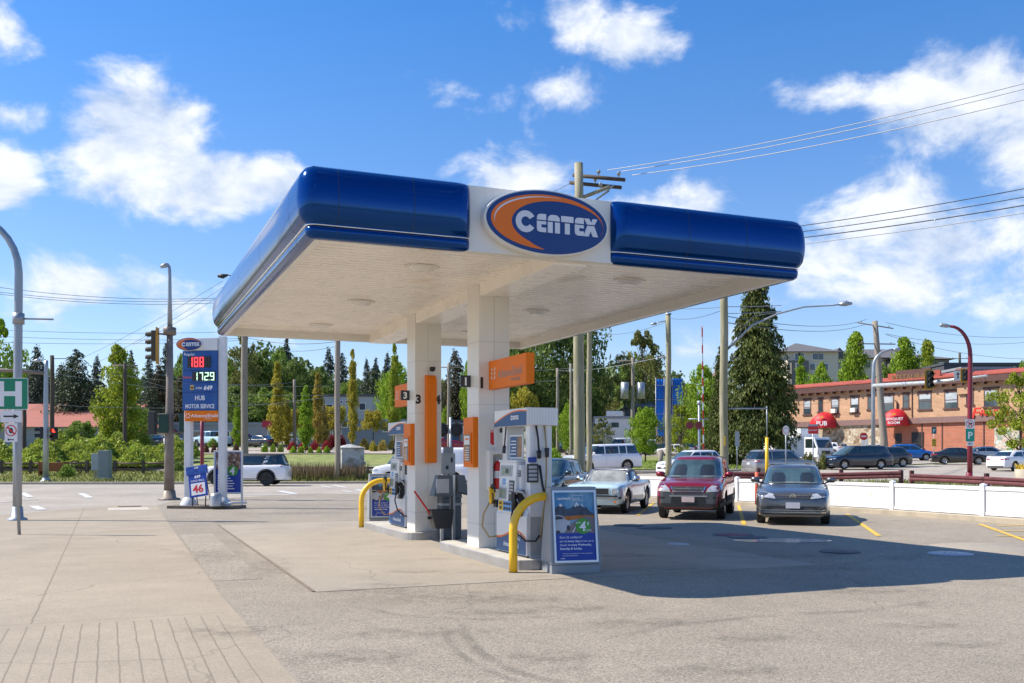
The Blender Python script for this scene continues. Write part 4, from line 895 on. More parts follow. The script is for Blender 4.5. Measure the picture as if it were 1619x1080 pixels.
def hull(s):
    L_, W_, H = s['L'], s['W'] / 2, s['H']; xs = []
    brk = sorted(set([L_ / 2, L_ / 2 - .02, L_ / 2 - .06, L_ / 2 - .14, L_ / 2 - .28, -L_ / 2, -L_ / 2 + .02, -L_ / 2 + .06, -L_ / 2 + .14, -L_ / 2 + .28] + [round(-L_ / 2 + .28 + k * (L_ - .56) / 18, 3) for k in range(1, 18)]))
    zb = s.get('gc', .2); R_ = []
    for x in brk:
        e = min(L_ / 2 - x, x + L_ / 2)                      # distance to the nearest end
        q = min(1, e / .14); rd = math.sqrt(max(0, 1 - (1 - q) ** 2))
        nose = min(1, e / .75); wpl = W_ * (s.get('nose', .86) + (1 - s.get('nose', .86)) * math.sin(nose * math.pi / 2))
        w_ = wpl * (.93 + .07 * rd); zt = itp(s['top'], x); zt = zt - .05 * (1 - rd); zl = zb + .05 * (1 - rd)
        sh = s.get('sh', .93); cr = s.get('crown', .03) * rd
        h = zt - zl
        half = [(0, zl), (.82 * w_, zl), (.95 * w_, zl + .05), (.985 * w_, zl + .16 * h), (w_, zl + .42 * h), (.995 * w_, zl + .66 * h), (.975 * w_, zl + .84 * h), (sh * w_, zt - .035), ((sh - .06) * w_, zt - .004), (.6 * w_, zt + .5 * cr), (.3 * w_, zt + .9 * cr), (0, zt + cr)]
        ring = half + [(-a, b) for a, b in reversed(half[1:-1])]
        R_.append([(x, a, b) for a, b in ring])
    mb = MB(); n = len(R_[0]); V = [p for r_ in R_ for p in r_]; F = []
    for i in range(len(R_) - 1):
        for k in range(n): F.append((i * n + k, i * n + (k + 1) % n, (i + 1) * n + (k + 1) % n, (i + 1) * n + k))
    F += [tuple(range(n)), tuple((len(R_) - 1) * n + k for k in range(n))]
    mb.add(V, F, 0, True)
    cb = None
    if 'cab' in s:
        c = s['cab']; cb = MB(); rings = []; K = 40; z0 = c['zb'] - .06
        for t, ins in ((0, 0), (.2, 0), (.4, 0), (.6, 0), (.78, 0.), (.88, .008), (.94, .03), (.975, .07), (.995, .14), (1.0, .3), (1.0, .6)):
            tt = min(t, 1); z = z0 + (H - z0) * tt
            xf = c['cf'] + (c['rf'] - c['cf']) * tt ** c.get('pf', 1.); xr = c['cr'] + (c['rr'] - c['cr']) * tt ** c.get('pr', 1.15); w_ = c['wb'] + (c['wr'] - c['wb']) * tt ** 1.25
            xf -= ins; xr += ins; w_ -= ins * .9; z += .012 * (1 if ins > .2 else 0)
            r_ = []
            for k in range(K):
                a = 2 * math.pi * k / K; ca, sa = math.cos(a), math.sin(a); ex = 2 / c.get('sq', 6.)
                px = abs(ca) ** ex * (1 if ca > 0 else -1); py = abs(sa) ** ex * (1 if sa > 0 else -1)
                xx = (xf + xr) / 2 + (xf - xr) / 2 * px + (.07 * (1 - py * py) * (1 if ca > 0 else -.6) * abs(px) ** 4) * (1 - ins)
                tap = 1 - .10 * max(0, -px) ** 2 - .05 * max(0, px) ** 2
                r_.append((xx, w_ * py * tap, z))
            rings.append(r_)
        V = [p for r_ in rings for p in r_]; F = []
        for i in range(len(rings) - 1):
            for k in range(K): F.append((i * K + k, i * K + (k + 1) % K, (i + 1) * K + (k + 1) % K, (i + 1) * K + k))
        F += [tuple(range(K)), tuple((len(rings) - 1) * K + k for k in range(K))]
        cb.add(V, F, 0, True)
    return mb, cb
def bvh_of(mbs):
    V = []; F = []
    for m_ in mbs:
        if m_ is None: continue
        o = len(V); V += [Vector(v) for v in m_.V]; F += [tuple(i + o for i in f) for f in m_.F]
    return BVHTree.FromPolygons(V, F)
def decal(bv, poly, ax, off=.006, cell=.07, mb=None, m=0, side=1):
    bm = bmesh.new(); vs = [bm.verts.new((a, b, 0)) for a, b in poly]; bm.faces.new(vs)
    for axi in (0, 1):
        lo = min(p[axi] for p in poly); hi = max(p[axi] for p in poly); k = math.ceil(lo / cell) * cell
        while k < hi:
            c = [0, 0, 0]; c[axi] = k; n = [0, 0, 0]; n[axi] = 1
            bmesh.ops.bisect_plane(bm, geom=bm.verts[:] + bm.edges[:] + bm.faces[:], plane_co=c, plane_no=n); k += cell
    bmesh.ops.triangulate(bm, faces=bm.faces[:]); bm.verts.index_update()
    V = []; ok = []
    for v in bm.verts:
        a, b = v.co.x, v.co.y
        if ax == 'F': o, d = Vector((6, a, b)), Vector((-1, 0, 0))
        elif ax == 'R': o, d = Vector((-6, a, b)), Vector((1, 0, 0))
        elif ax == 'S': o, d = Vector((a, 4 * side, b)), Vector((0, -side, 0))
        else: o, d = Vector((a, b, 6)), Vector((0, 0, -1))
        h = bv.ray_cast(o, d)
        if h[0] is None: V.append((0, 0, 0)); ok.append(False)
        else: V.append(h[0] - d * off); ok.append(True)
    mb = mb or MB(); F = [tuple(v.index for v in f.verts) for f in bm.faces if all(ok[v.index] for v in f.verts)]
    bm.free(); mb.add(V, F, m, True); return mb
def wheel_mb(r, wd, rimm, dark):
    ty = MB(); P = [(r * .62, -wd / 2 + .02), (r * .66, -wd / 2), (r * .92, -wd / 2), (r * .985, -wd / 2 + .02), (r, -wd / 2 + .05), (r, wd / 2 - .05), (r * .985, wd / 2 - .02), (r * .92, wd / 2), (r * .66, wd / 2), (r * .62, wd / 2 - .02)]
    K = 24; V = []; F = []
    for rr, y in P:
        for k in range(K): a = 2 * math.pi * k / K; V.append((rr * math.cos(a), y, rr * math.sin(a)))
    for i in range(len(P) - 1):
        for k in range(K): F.append((i * K + k, i * K + (k + 1) % K, (i + 1) * K + (k + 1) % K, (i + 1) * K + k))
    ty.add(V, F, 0, True)
    for s in (-1, 1): ty.add([(r * .62 * math.cos(2 * math.pi * k / K), s * wd * .18, r * .62 * math.sin(2 * math.pi * k / K)) for k in range(K)], [tuple(range(K))], 0)
    ri = MB()
    for s in (-1, 1):
        y0 = s * (wd / 2 - .035); y1 = s * (wd / 2 - .012)
        for k in range(K):
            a, b = 2 * math.pi * k / K, 2 * math.pi * (k + 1) / K
            ri.add([(q * r * math.cos(t_), y, q * r * math.sin(t_)) for t_, q, y in ((a, .56, y0), (b, .56, y0), (b, .65, y1), (a, .65, y1))], [(0, 1, 2, 3)])
        for k in range(5):
            a = 2 * math.pi * (k + .25) / 5
            for da in (-.17, .17):
                c1 = (math.cos(a), math.sin(a)); c2_ = (math.cos(a + da), math.sin(a + da)); n_ = (-c1[1] * .045 * r / .32, c1[0] * .045 * r / .32)
                ri.add([(c1[0] * .1 * r - n_[0], y0, c1[1] * .1 * r - n_[1]), (c1[0] * .1 * r + n_[0], y0, c1[1] * .1 * r + n_[1]), (c2_[0] * .6 * r + n_[0] * .8, y1, c2_[1] * .6 * r + n_[1] * .8), (c2_[0] * .6 * r - n_[0] * .8, y1, c2_[1] * .6 * r - n_[1] * .8)], [(0, 1, 2, 3)])
        ri.add([(.15 * r * math.cos(2 * math.pi * k / 12), y1, .15 * r * math.sin(2 * math.pi * k / 12)) for k in range(12)], [tuple(range(12))])
    return ty, ri
_wm = {}
def wheels_of(s):
    key = (s.get('wr', .32), s.get('wd', .21), s.get('rim', 'l'))
    if key not in _wm:
        ty, ri = wheel_mb(key[0], key[1], None, None); rm = {'l': m_rim, 'd': m_rimd, 's': m_steel}[key[2]]
        _wm[key] = (ty.mesh('wheel', m_tyre), ri.mesh('rim', rm), ty, ri, rm)
    return _wm[key]
_cm = {}
def q4(x0, x1, z0, z1, dz=0., s=1): return [(x0 * s, z0), (x1 * s, z0 + dz), (x1 * s, z1 + dz), (x0 * s, z1)]
def car_model(key):
    """returns list of (name, MB, materials, parentname) and body MB"""
    if key in _cm: return _cm[key]
    s = SPEC[key]; body, cab = hull(s); bv = bvh_of([body, cab]); W_ = s['W'] / 2; L_ = s['L']; out = []
    # wheel arches cut out of the body
    me = body.mesh('body', [PT['white'], m_well]); bo = bpy.data.objects.new('tmp', me); col.objects.link(bo)
    xf = L_ / 2 - s['fo']; xr = xf - s['wb']; wr = s.get('wr', .32); cut = MB()
    for x in (xf, xr):
        for sd_ in (-1, 1):
            cut.prism([(x + (wr + .065) * math.cos(2 * math.pi * k / 24), wr + (wr + .065) * math.sin(2 * math.pi * k / 24)) for k in range(24)], lambda a, b, d: (a, d, b), sd_ * (W_ - .30), sd_ * (W_ + .2), 1)
    co = bpy.data.objects.new('tmpc', cut.mesh('c', [PT['white'], m_well])); col.objects.link(co)
    bd = bo.modifiers.new('b', 'BOOLEAN'); bd.object = co; bd.operation = 'DIFFERENCE'; bd.solver = 'EXACT'
    try: bd.material_mode = 'INDEX'
    except Exception: pass
    dg = bpy.context.evaluated_depsgraph_get(); em = bo.evaluated_get(dg).to_mesh(); b2 = MB()
    b2.V = [tuple(v.co) for v in em.vertices]; b2.F = [tuple(p.vertices) for p in em.polygons]; b2.m = [p.material_index for p in em.polygons]; b2.sm = [p.use_smooth for p in em.polygons]
    bo.evaluated_get(dg).to_mesh_clear(); bpy.data.objects.remove(bo); bpy.data.objects.remove(co)
    for i_, f_ in enumerate(b2.F):
        if b2.m[i_] == 0 and sum(b2.V[j][2] for j in f_) / len(f_) < s.get('skirt', s.get('gc', .2) + .035): b2.m[i_] = 1
    out.append(('body', b2, ['PAINT', m_well], None))
    if cab: out.append(('cabin', cab, [s.get('roofmat', 'PAINT')], None))
    if cab:
        c = s['cab']; H = s['H']; z0 = c['zb'] - .06
        def xfz(z): t = (z - z0) / (H - z0); return c['cf'] + (c['rf'] - c['cf']) * t ** c.get('pf', 1.)
        def xrz(z): t = (z - z0) / (H - z0); return c['cr'] + (c['rr'] - c['cr']) * t ** c.get('pr', 1.15)
        zl, zh = c['zb'] + .035, H - c.get('hd', .13)
        for side in (-1, 1):
            edges = [None] + list(c['pil']) + [None]
            for i in range(len(edges) - 1):
                P = []; m_ = .045
                fx = lambda z: (xfz(z) - c.get('apil', .17)) if i == 0 else edges[i] - m_
                rx = lambda z: (xrz(z) + c.get('dpil', .2)) if i == len(edges) - 2 else edges[i + 1] + m_
                zz = [zl, zl + (zh - zl) * .5, zh]
                P = [(rx(z), z) for z in zz] + [(fx(z), z) for z in reversed(zz)]
                if any(P[j][0] >= P[5 - j][0] - .05 for j in range(3)):
                    ok = [j for j in range(3) if P[j][0] < P[5 - j][0] - .05]
                    if len(ok) < 2: continue
                    P = [P[j] for j in ok] + [P[5 - j] for j in reversed(ok)]
                out.append(('side_window', decal(bv, P, 'S', .012, .07, side=side), [m_glass], None))
            if s.get('handles', True):
                for px in s.get('hx', (c['pil'][0] + .12,)): h = MB(); h.join(decal(bv, [(px, c['zb'] - .13), (px + .17, c['zb'] - .13), (px + .17, c['zb'] - .10), (px, c['zb'] - .10)], 'S', .02, .2, side=side)); out.append(('door_handle', h, ['PAINT' if not s.get('chromeh') else m_chrome], None))
            sm_ = MB()
            for px in s.get('seams', (c['pil'][0],)): decal(bv, [(px - .004, s.get('gc', .2) + .10), (px + .004, s.get('gc', .2) + .10), (px + .004, c['zb'] - .0), (px - .004, c['zb'] - .0)], 'S', .002, .12, sm_, side=side)
            out.append(('door_seam', sm_, [m_seam], None))
            mi = MB(); mx = c['cf'] - s.get('mirx', .42); my = side * (c['wb'] + .14); mz = c['zb'] + .10
            V = []; 
            for zz, k_ in ((-.065, .6), (-.03, 1), (.04, 1), (.075, .6)): V += [(mx + .05 * k_, my - .11 * k_, mz + zz), (mx + .05 * k_, my + .11 * k_, mz + zz), (mx - .05 * k_, my + .11 * k_, mz + zz), (mx - .05 * k_, my - .11 * k_, mz + zz)]
            mi.add(V, [(i * 4 + k, i * 4 + (k + 1) % 4, i * 4 + 4 + (k + 1) % 4, i * 4 + 4 + k) for i in range(3) for k in range(4)] + [(0, 1, 2, 3), (12, 13, 14, 15)], 0, True)
            mi.tube([(mx, my - side * .05, mz - .04), (mx, side * (c['wb'] - .06), mz - .09)], .025, 6, 0)
            out.append(('wing_mirror', mi, [s.get('mirmat', 'PAINT')], None))
        zc = c['zb'] + .02; zt_ = H - c.get('wt', .085); wb_, wr_ = c['wb'] - .06, c['wr'] - .045
        out.append(('windscreen', decal(bv, [(-wb_, zc), (wb_, zc), (wr_, zt_), (-wr_, zt_)], 'F', .016, .055), [s.get('glassmat', m_glt)], None))
        out.append(('rear_window', decal(bv, [(-wb_ + .08, zc + s.get('rwz', .03)), (wb_ - .08, zc + s.get('rwz', .03)), (wr_ - .04, zt_ - .02), (-wr_ + .04, zt_ - .02)], 'R', .014, .07), [m_glass], None))
    for f in s['feat']:
        name, ax, poly, mt, off, mir = f
        for side in ((1, -1) if mir else (1,)):
            if ax == 'S': out.append((name, decal(bv, poly, ax, off, .09, side=side), [mt], None))
            else:
                P = [(a * side, b) for a, b in poly]
                out.append((name, decal(bv, P, ax, off, .09), [mt], None))
    for fn in s.get('extra', []): out += fn()
    _cm[key] = (out, (xf, xr, W_ - s.get('wd', .21) / 2 - .015, wr)); return _cm[key]
_car_mesh = {}
def add_car(key, colour, X, Y, ang, label, cat='car', group=None, simple=False, name='parked_car', z=None, pmat=None):
    """ang: heading in degrees, 0 = facing +X, 90 = facing away (+Y), -90 = facing camera"""
    out, wh = car_model(key); s = SPEC[key]; z = gz(X, Y) + .02 if z is None else z; pm = pmat or PT[colour]
    if Y < 45: z = .0
    t = thing(name, label, cat, (X, Y, z), R(ang), group)
    # follow the slope of the ground
    dx, dy = math.cos(R(ang)) * 1.3, math.sin(R(ang)) * 1.3
    if Y > 45: t.rotation_euler = (0, -math.atan2(gz(X + dx, Y + dy) - gz(X - dx, Y - dy), 2.6), R(ang))
    ty, ri, tmb, rmb, rm = wheels_of(s)
    if simple:
        k = (key, colour)
        if k not in _car_mesh:
            mb = MB(); mats = []
            def mi(m_):
                if m_ not in mats: mats.append(m_)
                return mats.index(m_)
            for nm, q, ms, par in out:
                o = len(mb.F); mb.join(q)
                for i in range(o, len(mb.F)): mm = ms[min(mb.m[i], len(ms) - 1)]; mb.m[i] = mi(pm if mm == 'PAINT' else mm)
            for x in wh[:2]:
                for sd_ in (-1, 1):
                    for q, m_ in ((tmb, m_tyre), (rmb, rm)):
                        o = len(mb.F); mb.join(q, Matrix.Translation((x, sd_ * wh[2], wh[3])))
                        for i in range(o, len(mb.F)): mb.m[i] = mi(m_)
            _car_mesh[k] = mb.mesh('car', mats)
        me = _car_mesh[k]; o = bpy.data.objects.new(name, me); col.objects.link(o); o.location = t.location; o.rotation_euler = t.rotation_euler
        tag(o, label, cat, group); bpy.data.objects.remove(t); return o
    for i, (nm, q, ms, par) in enumerate(out):
        k = (key, i)
        if k not in _car_mesh: _car_mesh[k] = q.mesh(nm, [PT['white'] if m_ == 'PAINT' else m_ for m_ in ms])
        o = bpy.data.objects.new(nm, _car_mesh[k]); col.objects.link(o); o.parent = t
        if ms[0] == 'PAINT': o.material_slots[0].link = 'OBJECT'; o.material_slots[0].material = pm
    for x in wh[:2]:
        for sd_ in (-1, 1):
            o = bpy.data.objects.new('wheel', ty); col.objects.link(o); o.parent = t; o.location = (x, sd_ * wh[2], wh[3]); o.rotation_euler = (0, rnd.uniform(0, 1), 0)
            r_ = bpy.data.objects.new('rim', ri); col.objects.link(r_); r_.parent = o
    return t
def hl(y0, y1, z0, z1, z2=None, z3=None): return [(y0, z0), (y1, z0 if z2 is None else z2), (y1, z1 if z3 is None else z3), (y0, z1)]
def std_feats(W, zf, zr, plate=True, kind='sedan'):
    w = W / 2
    F = [('headlight', 'F', [(.50 * w, zf - .07), (.88 * w, zf - .02), (.90 * w, zf + .08), (.52 * w, zf + .03)], m_head, .008, True),
         ('grille', 'F', hl(-.44 * w, .44 * w, zf - .08, zf + .03), m_trim, .006, False),
         ('lower_grille', 'F', hl(-.62 * w, .62 * w, zf - .32, zf - .20), m_trim, .006, False),
         ('bumper_trim', 'F', hl(-.9 * w, .9 * w, .20, .27), m_trim, .006, False), ('rear_bumper_trim', 'R', hl(-.85 * w, .85 * w, .22, .34), m_trim, .006, False),
         ('badge', 'F', ell(0, zf - .02, .055, .05, 12), m_chrome, .014, False),
         ('taillight', 'R', [(.45 * w, zr - .06), (.92 * w, zr - .07), (.94 * w, zr + .05), (.48 * w, zr + .03)] if kind == 'sedan' else [(.70 * w, zr - .12), (.93 * w, zr - .12), (.93 * w, zr + .12), (.74 * w, zr + .12)], m_tail, .008, True),
         ('rear_plate', 'R', hl(-.16, .16, zr - .18 if kind == 'sedan' else zr - .22, zr - .06 if kind == 'sedan' else zr - .10), m_plate, .012, False)]
    if plate: F.append(('front_plate', 'F', hl(-.16, .16, zf - .29, zf - .17), m_plate, .02, False))
    return F
def side_lamp(L, W, zr, zf, kind): # lamps wrapping round the flanks
    return [('taillight', 'S', [(-L / 2 + .03, zr - .07), (-L / 2 + .24, zr - .03), (-L / 2 + .24, zr + .04), (-L / 2 + .03, zr + .06)], m_tail, .008, True),
            ('headlight', 'S', [(L / 2 - .34, zf - .0), (L / 2 - .04, zf - .06), (L / 2 - .04, zf + .05), (L / 2 - .30, zf + .10)], m_head, .008, True),
            ('sill_trim', 'S', hl(-L / 2 + 1.2, L / 2 - 1.2, .21, .28), m_trim, .006, True)]
def ringlogo(x, z, r, kind):
    def f():
        mb = MB(); K = 18
        for k in range(K):
            a, b = 2 * math.pi * k / K, 2 * math.pi * (k + 1) / K
            mb.prism([(r * math.cos(a), r * math.sin(a)), (r * math.cos(b), r * math.sin(b)), (.82 * r * math.cos(b), .82 * r * math.sin(b)), (.82 * r * math.cos(a), .82 * r * math.sin(a))], lambda p, q, d: (x + d, p, z + q), 0, .012)
        S_ = dict(vw=[((-.45, .72), (-.12, .12)), ((-.12, .12), (0, .12)), ((.45, .72), (.12, .12)), ((-.72, .35), (-.35, -.7)), ((-.35, -.7), (0, .0)), ((.72, .35), (.35, -.7)), ((.35, -.7), (0, .0))],
                  h=[((-.45, .65), (-.38, -.65)), ((.45, .65), (.38, -.65)), ((-.4, -.05), (.4, -.05))])[kind]
        for (a, b) in S_:
            a = Vector(a) * r; b = Vector(b) * r; d = (b - a).normalized(); n_ = Vector((-d.y, d.x)) * r * .085
            mb.prism([tuple(a + n_), tuple(a - n_), tuple(b - n_), tuple(b + n_)], lambda p, q, d_: (x + d_, p, z + q), 0, .01)
        return [('emblem', mb, [m_chrome], None)]
    return f
def seats(cf, ys, z, zt, mat=None, back=1.2):      # seat shapes seen through the screen, laid just outside the dark glazing
    return []
m_roofcloth = M('convertible_cloth', (.16, .15, .135), .9, var=.12, scale=5); m_clear = M('pale_windscreen', (.34, .34, .30), .05, var=.55, scale=1.6, spec=.8, coat=.4)
m_blurplate = M('front_plate', (.60, .60, .66), .5, var=.05); m_blurplate2 = M('front_plate_warm', (.62, .50, .48), .5, var=.15, scale=8)
m_seat = M('seat_shape', (.02, .025, .028), .3, var=.1, coat=.3); m_dash = M('dash_strip', (.22, .23, .20), .2, var=.3, coat=.3)  # dark seat shapes and a pale dash strip, flat decals laid on the windscreens
def grille_bars(y, z0, n_, dz, x, mat, h=.012):
    def f():
        mb = MB()
        for k in range(n_): mb.box(x, x + .018, -y, y, z0 + k * dz, z0 + k * dz + h)
        return [('grille_bar', mb, [mat], None)]
    return f
def rrx(y0, y1, z0, z1): return [(y0, z0), (y1, z0), (y1, z1 - .08), (y1 - .06, z1), (y0 + .06, z1), (y0, z1 - .08)]
SPEC = {}
def archp(x, r, a=.07, b=.14): return [(x + (r + b) * math.cos(R(k)), r + (r + b) * math.sin(R(k))) for k in range(-10, 191, 20)] + [(x + (r + a) * math.cos(R(k)), r + (r + a) * math.sin(R(k))) for k in range(190, -11, -20)]
SPEC['compact_sedan'] = dict(L=4.65, W=1.78, H=1.45, gc=.19, wb=2.65, fo=.90, wr=.325, nose=.88, sh=.94, crown=.035, mirx=.50,
    top=[(2.325, .70), (2.2, .77), (1.9, .84), (1.4, .91), (.95, .97), (0, .98), (-1.3, 1.01), (-1.7, 1.05), (-2.2, 1.04), (-2.325, .90)],
    cab=dict(zb=.97, cf=1.18, rf=.22, cr=-1.92, rr=-.98, wb=.80, wr=.61, pil=[-.18], dpil=.40, apil=.30), mirmat=PT['grey'], hx=(-.42, -1.35), seams=(-.22, .78, -1.22),
    feat=[('headlight', 'F', [(.40, .645), (.80, .69), (.815, .79), (.66, .81), (.46, .765)], m_head, .010, True), ('headlight', 'S', [(1.93, .735), (2.27, .69), (2.27, .79), (1.98, .815)], m_head, .010, True), ('front_seat', 'F', rrx(.18, .52, 1.02, 1.26), m_seat, .022, True), ('dash_strip', 'F', hl(-.6, .6, 1.01, 1.03), m_dash, .022, False),
          ('headlight_surround', 'F', [(.36, .63), (.82, .685), (.83, .70), (.38, .648)], m_trim, .012, True),
          ('grille', 'F', [(-.44, .64), (.44, .64), (.50, .745), (-.50, .745)], m_trim, .006, False),
          ('lower_grille', 'F', [(-.50, .36), (.50, .36), (.66, .47), (-.66, .47)], m_trim, .008, False),
          ('lower_lip', 'F', [(-.74, .195), (.74, .195), (.76, .285), (-.76, .285)], m_trim, .010, False),
          ('fog_recess', 'F', [(.52, .33), (.80, .40), (.78, .46), (.66, .42), (.52, .38)], m_trim, .011, True),
          ('chrome_lip', 'F', [(-.76, .315), (.76, .315), (.76, .335), (-.76, .335)], m_chrome, .016, False), ('chrome_strip', 'F', [(-.68, .365), (.68, .365), (.80, .42), (.80, .435), (.67, .383), (-.67, .383), (-.80, .435), (-.80, .42)], m_chrome, .016, False),
          ('front_plate', 'F', hl(-.165, .165, .42, .565), m_blurplate, .028, False),
          ('taillight', 'R', [(.42, .78), (.80, .76), (.82, .90), (.46, .92)], m_tail, .008, True), ('rear_plate', 'R', hl(-.16, .16, .62, .74), m_plate, .012, False)],
    extra=[grille_bars(.47, .655, 3, .036, 2.285, m_chrome, .007), ringlogo(2.30, .69, .075, 'vw')])
SPEC['small_suv_old'] = dict(L=4.56, W=1.78, H=1.68, gc=.26, skirt=.57, wb=2.62, fo=.90, wr=.345, nose=.92, sh=.93, crown=.04, mirx=.46,
    top=[(2.28, .82), (2.15, .93), (1.9, .99), (1.5, 1.04), (1.1, 1.10), (0, 1.09), (-2.1, 1.10), (-2.28, 1.02)],
    cab=dict(zb=1.08, cf=1.36, rf=.52, cr=-2.20, rr=-1.95, wb=.80, wr=.64, pil=[-.12, -1.12], dpil=.14, apil=.26, hd=.15, wt=.10), mirmat=PT['red'], hx=(-.4, -1.3), seams=(-.15, .85, -1.1),
    feat=[('headlight', 'F', [(.46, .74), (.78, .76), (.82, .90), (.79, .985), (.66, .96), (.50, .83)], m_head, .010, True), ('headlight', 'S', [(1.93, .84), (2.24, .78), (2.24, .92), (1.98, .99)], m_head, .010, True), ('front_seat', 'F', rrx(.18, .54, 1.16, 1.45), m_seat, .022, True), ('dash_strip', 'F', hl(-.62, .62, 1.13, 1.15), m_dash, .022, False), ('indicator', 'F', [(.76, .76), (.84, .78), (.85, .93), (.79, .97), (.805, .88)], m_amber, .013, True),
          ('front_bumper', 'F', [(-.865, .262), (.865, .262), (.865, .73), (.50, .75), (.42, .72), (-.42, .72), (-.50, .75), (-.865, .73)], M('bumper_grey', (.075, .085, .095), .6, var=.08), .006, False),
          ('bumper_skirt', 'F', hl(-.84, .84, .33, .44), m_trim, .009, False),
          ('lower_grille', 'F', [(-.46, .46), (.46, .46), (.42, .61), (-.42, .61)], m_trim, .012, False), ('fog_slot', 'F', hl(.62, .78, .58, .605), m_trim, .012, True),
          ('bumper_bar', 'F', [(-.50, .625), (.50, .625), (.48, .645), (-.48, .645)], m_grp, .016, False),
          ('grille', 'F', [(-.36, .765), (.36, .765), (.45, .885), (-.45, .885)], m_trim, .012, False), ('grille_surround', 'F', [(-.40, .745), (.40, .745), (.47, .89), (.44, .89), (.37, .765), (-.37, .765), (-.44, .89), (-.47, .89)], m_chrome, .018, False),
          ('front_plate', 'F', hl(-.165, .165, .475, .62), m_blurplate2, .03, False),
          ('side_cladding', 'S', [(-2.2, .27), (2.2, .27), (2.2, .45), (-2.2, .45)], M('bumper_grey', (.075, .085, .095)), .005, True),
          ('taillight', 'R', hl(.70, .82, 1.0, 1.4), m_tail, .008, True)],
    extra=[grille_bars(.38, .82, 1, .03, 2.255, m_chrome, .018), ringlogo(2.268, .825, .062, 'h')])
SPEC['convertible'] = dict(L=4.6, W=1.73, H=1.30, gc=.24, wb=2.74, fo=.84, wr=.335, rim='s', wd=.18, nose=.93, sh=.95, crown=.02, mirx=.3, handles=False, glassmat=m_clear, roofmat=m_roofcloth, mirmat=m_chrome,
    top=[(2.3, .80), (2.2, .835), (1.7, .875), (1.0, .905), (.55, .915), (-.2, .895), (-1.3, .92), (-2.15, .90), (-2.3, .80)],
    cab=dict(zb=.90, cf=.80, rf=.22, cr=-1.25, rr=-.72, wb=.75, wr=.60, pil=[-.38], dpil=.32, apil=.16, hd=.10, wt=.07, pf=.9), seams=(.55, -.55),
    feat=[('headlight', 'F', ell(.66, .66, .095, .095, 20), m_chrome, .014, True), ('headlight_lens', 'F', ell(.66, .66, .07, .07, 18), m_head, .03, True),
          ('grille', 'F', [(-.46, .575), (.46, .575), (.46, .745), (-.46, .745)], m_trim, .008, False), ('grille_surround', 'F', [(-.48, .56), (.48, .56), (.48, .76), (.46, .76), (.46, .575), (-.46, .575), (-.46, .76), (-.48, .76)], m_chrome, .014, False),
          ('bumper', 'F', hl(-.86, .86, .435, .505), m_chrome, .05, False), ('bumper_gap', 'F', hl(-.8, .8, .505, .545), m_trim, .006, False), ('valance_seam', 'F', hl(-.005, .005, .27, .43), m_seam, .008, False),
          ('indicator', 'F', ell(.66, .36, .045, .035, 10), m_amber, .012, True), ('side_scoop', 'S', [(-.95, .50), (-.85, .50), (-.80, .72), (-.9, .70)], m_trim, .006, True),
          ('rocker_strip', 'S', hl(-1.1, 1.1, .26, .29), m_chrome, .01, True), ('rear_bumper', 'R', hl(-.85, .85, .44, .52), m_chrome, .04, False), ('taillight', 'R', hl(.5, .7, .6, .72), m_tail, .01, True)],
    extra=[lambda: [('grille_emblem', MB().box(2.27, 2.285, -.11, .11, .635, .645).box(2.27, 2.285, -.11, .11, .70, .71).box(2.27, 2.285, -.115, -.105, .635, .71).box(2.27, 2.285, .105, .115, .635, .71).prism([(-.07, .665), (-.02, .66), (.0, .65), (.03, .66), (.07, .685), (.04, .69), (.0, .68), (-.05, .685)], lambda a, b, d: (d, a, b), 2.27, 2.29), [m_chrome], None)],
           lambda: [('windscreen_frame', MB().tube([(.80, -.66, .93), (.30, -.57, 1.26), (.30, .57, 1.26), (.80, .66, .93)], .018, 6), [m_chrome], None)]])
def gen(L, W, H, gc, wb, fo, wr, top, cab, zf, zr, kind, **k):
    d = dict(L=L, W=W, H=H, gc=gc, wb=wb, fo=fo, wr=wr, top=top, cab=cab, nose=k.pop('nose', .82), sh=.94, crown=.03, feat=std_feats(W, zf, zr, kind=kind) + side_lamp(L, W, zr, zf, kind) + k.pop('feat', [])); d.update(k); return d
SPEC['sedan'] = gen(4.62, 1.78, 1.45, .18, 2.68, .92, .32, [(2.31, .68), (2.2, .75), (1.5, .88), (1.0, .96), (0, .97), (-1.6, 1.04), (-2.2, 1.03), (-2.31, .9)], dict(zb=.97, cf=1.2, rf=.25, cr=-1.95, rr=-.95, wb=.79, wr=.60, pil=[-.15], dpil=.42, apil=.3), .66, .84, 'sedan', hx=(-.4, -1.3), seams=(-.18, .8, -1.2))
SPEC['crossover'] = gen(4.45, 1.82, 1.60, .22, 2.65, .88, .345, [(2.22, .80), (2.1, .88), (1.5, .99), (1.1, 1.05), (0, 1.05), (-2.0, 1.12), (-2.22, 1.0)], dict(zb=1.04, cf=1.3, rf=.35, cr=-2.12, rr=-1.55, wb=.81, wr=.62, pil=[-.15, -1.1], dpil=.28, apil=.3), .78, .98, 'suv', hx=(-.4, -1.3), seams=(-.18, .8, -1.1))
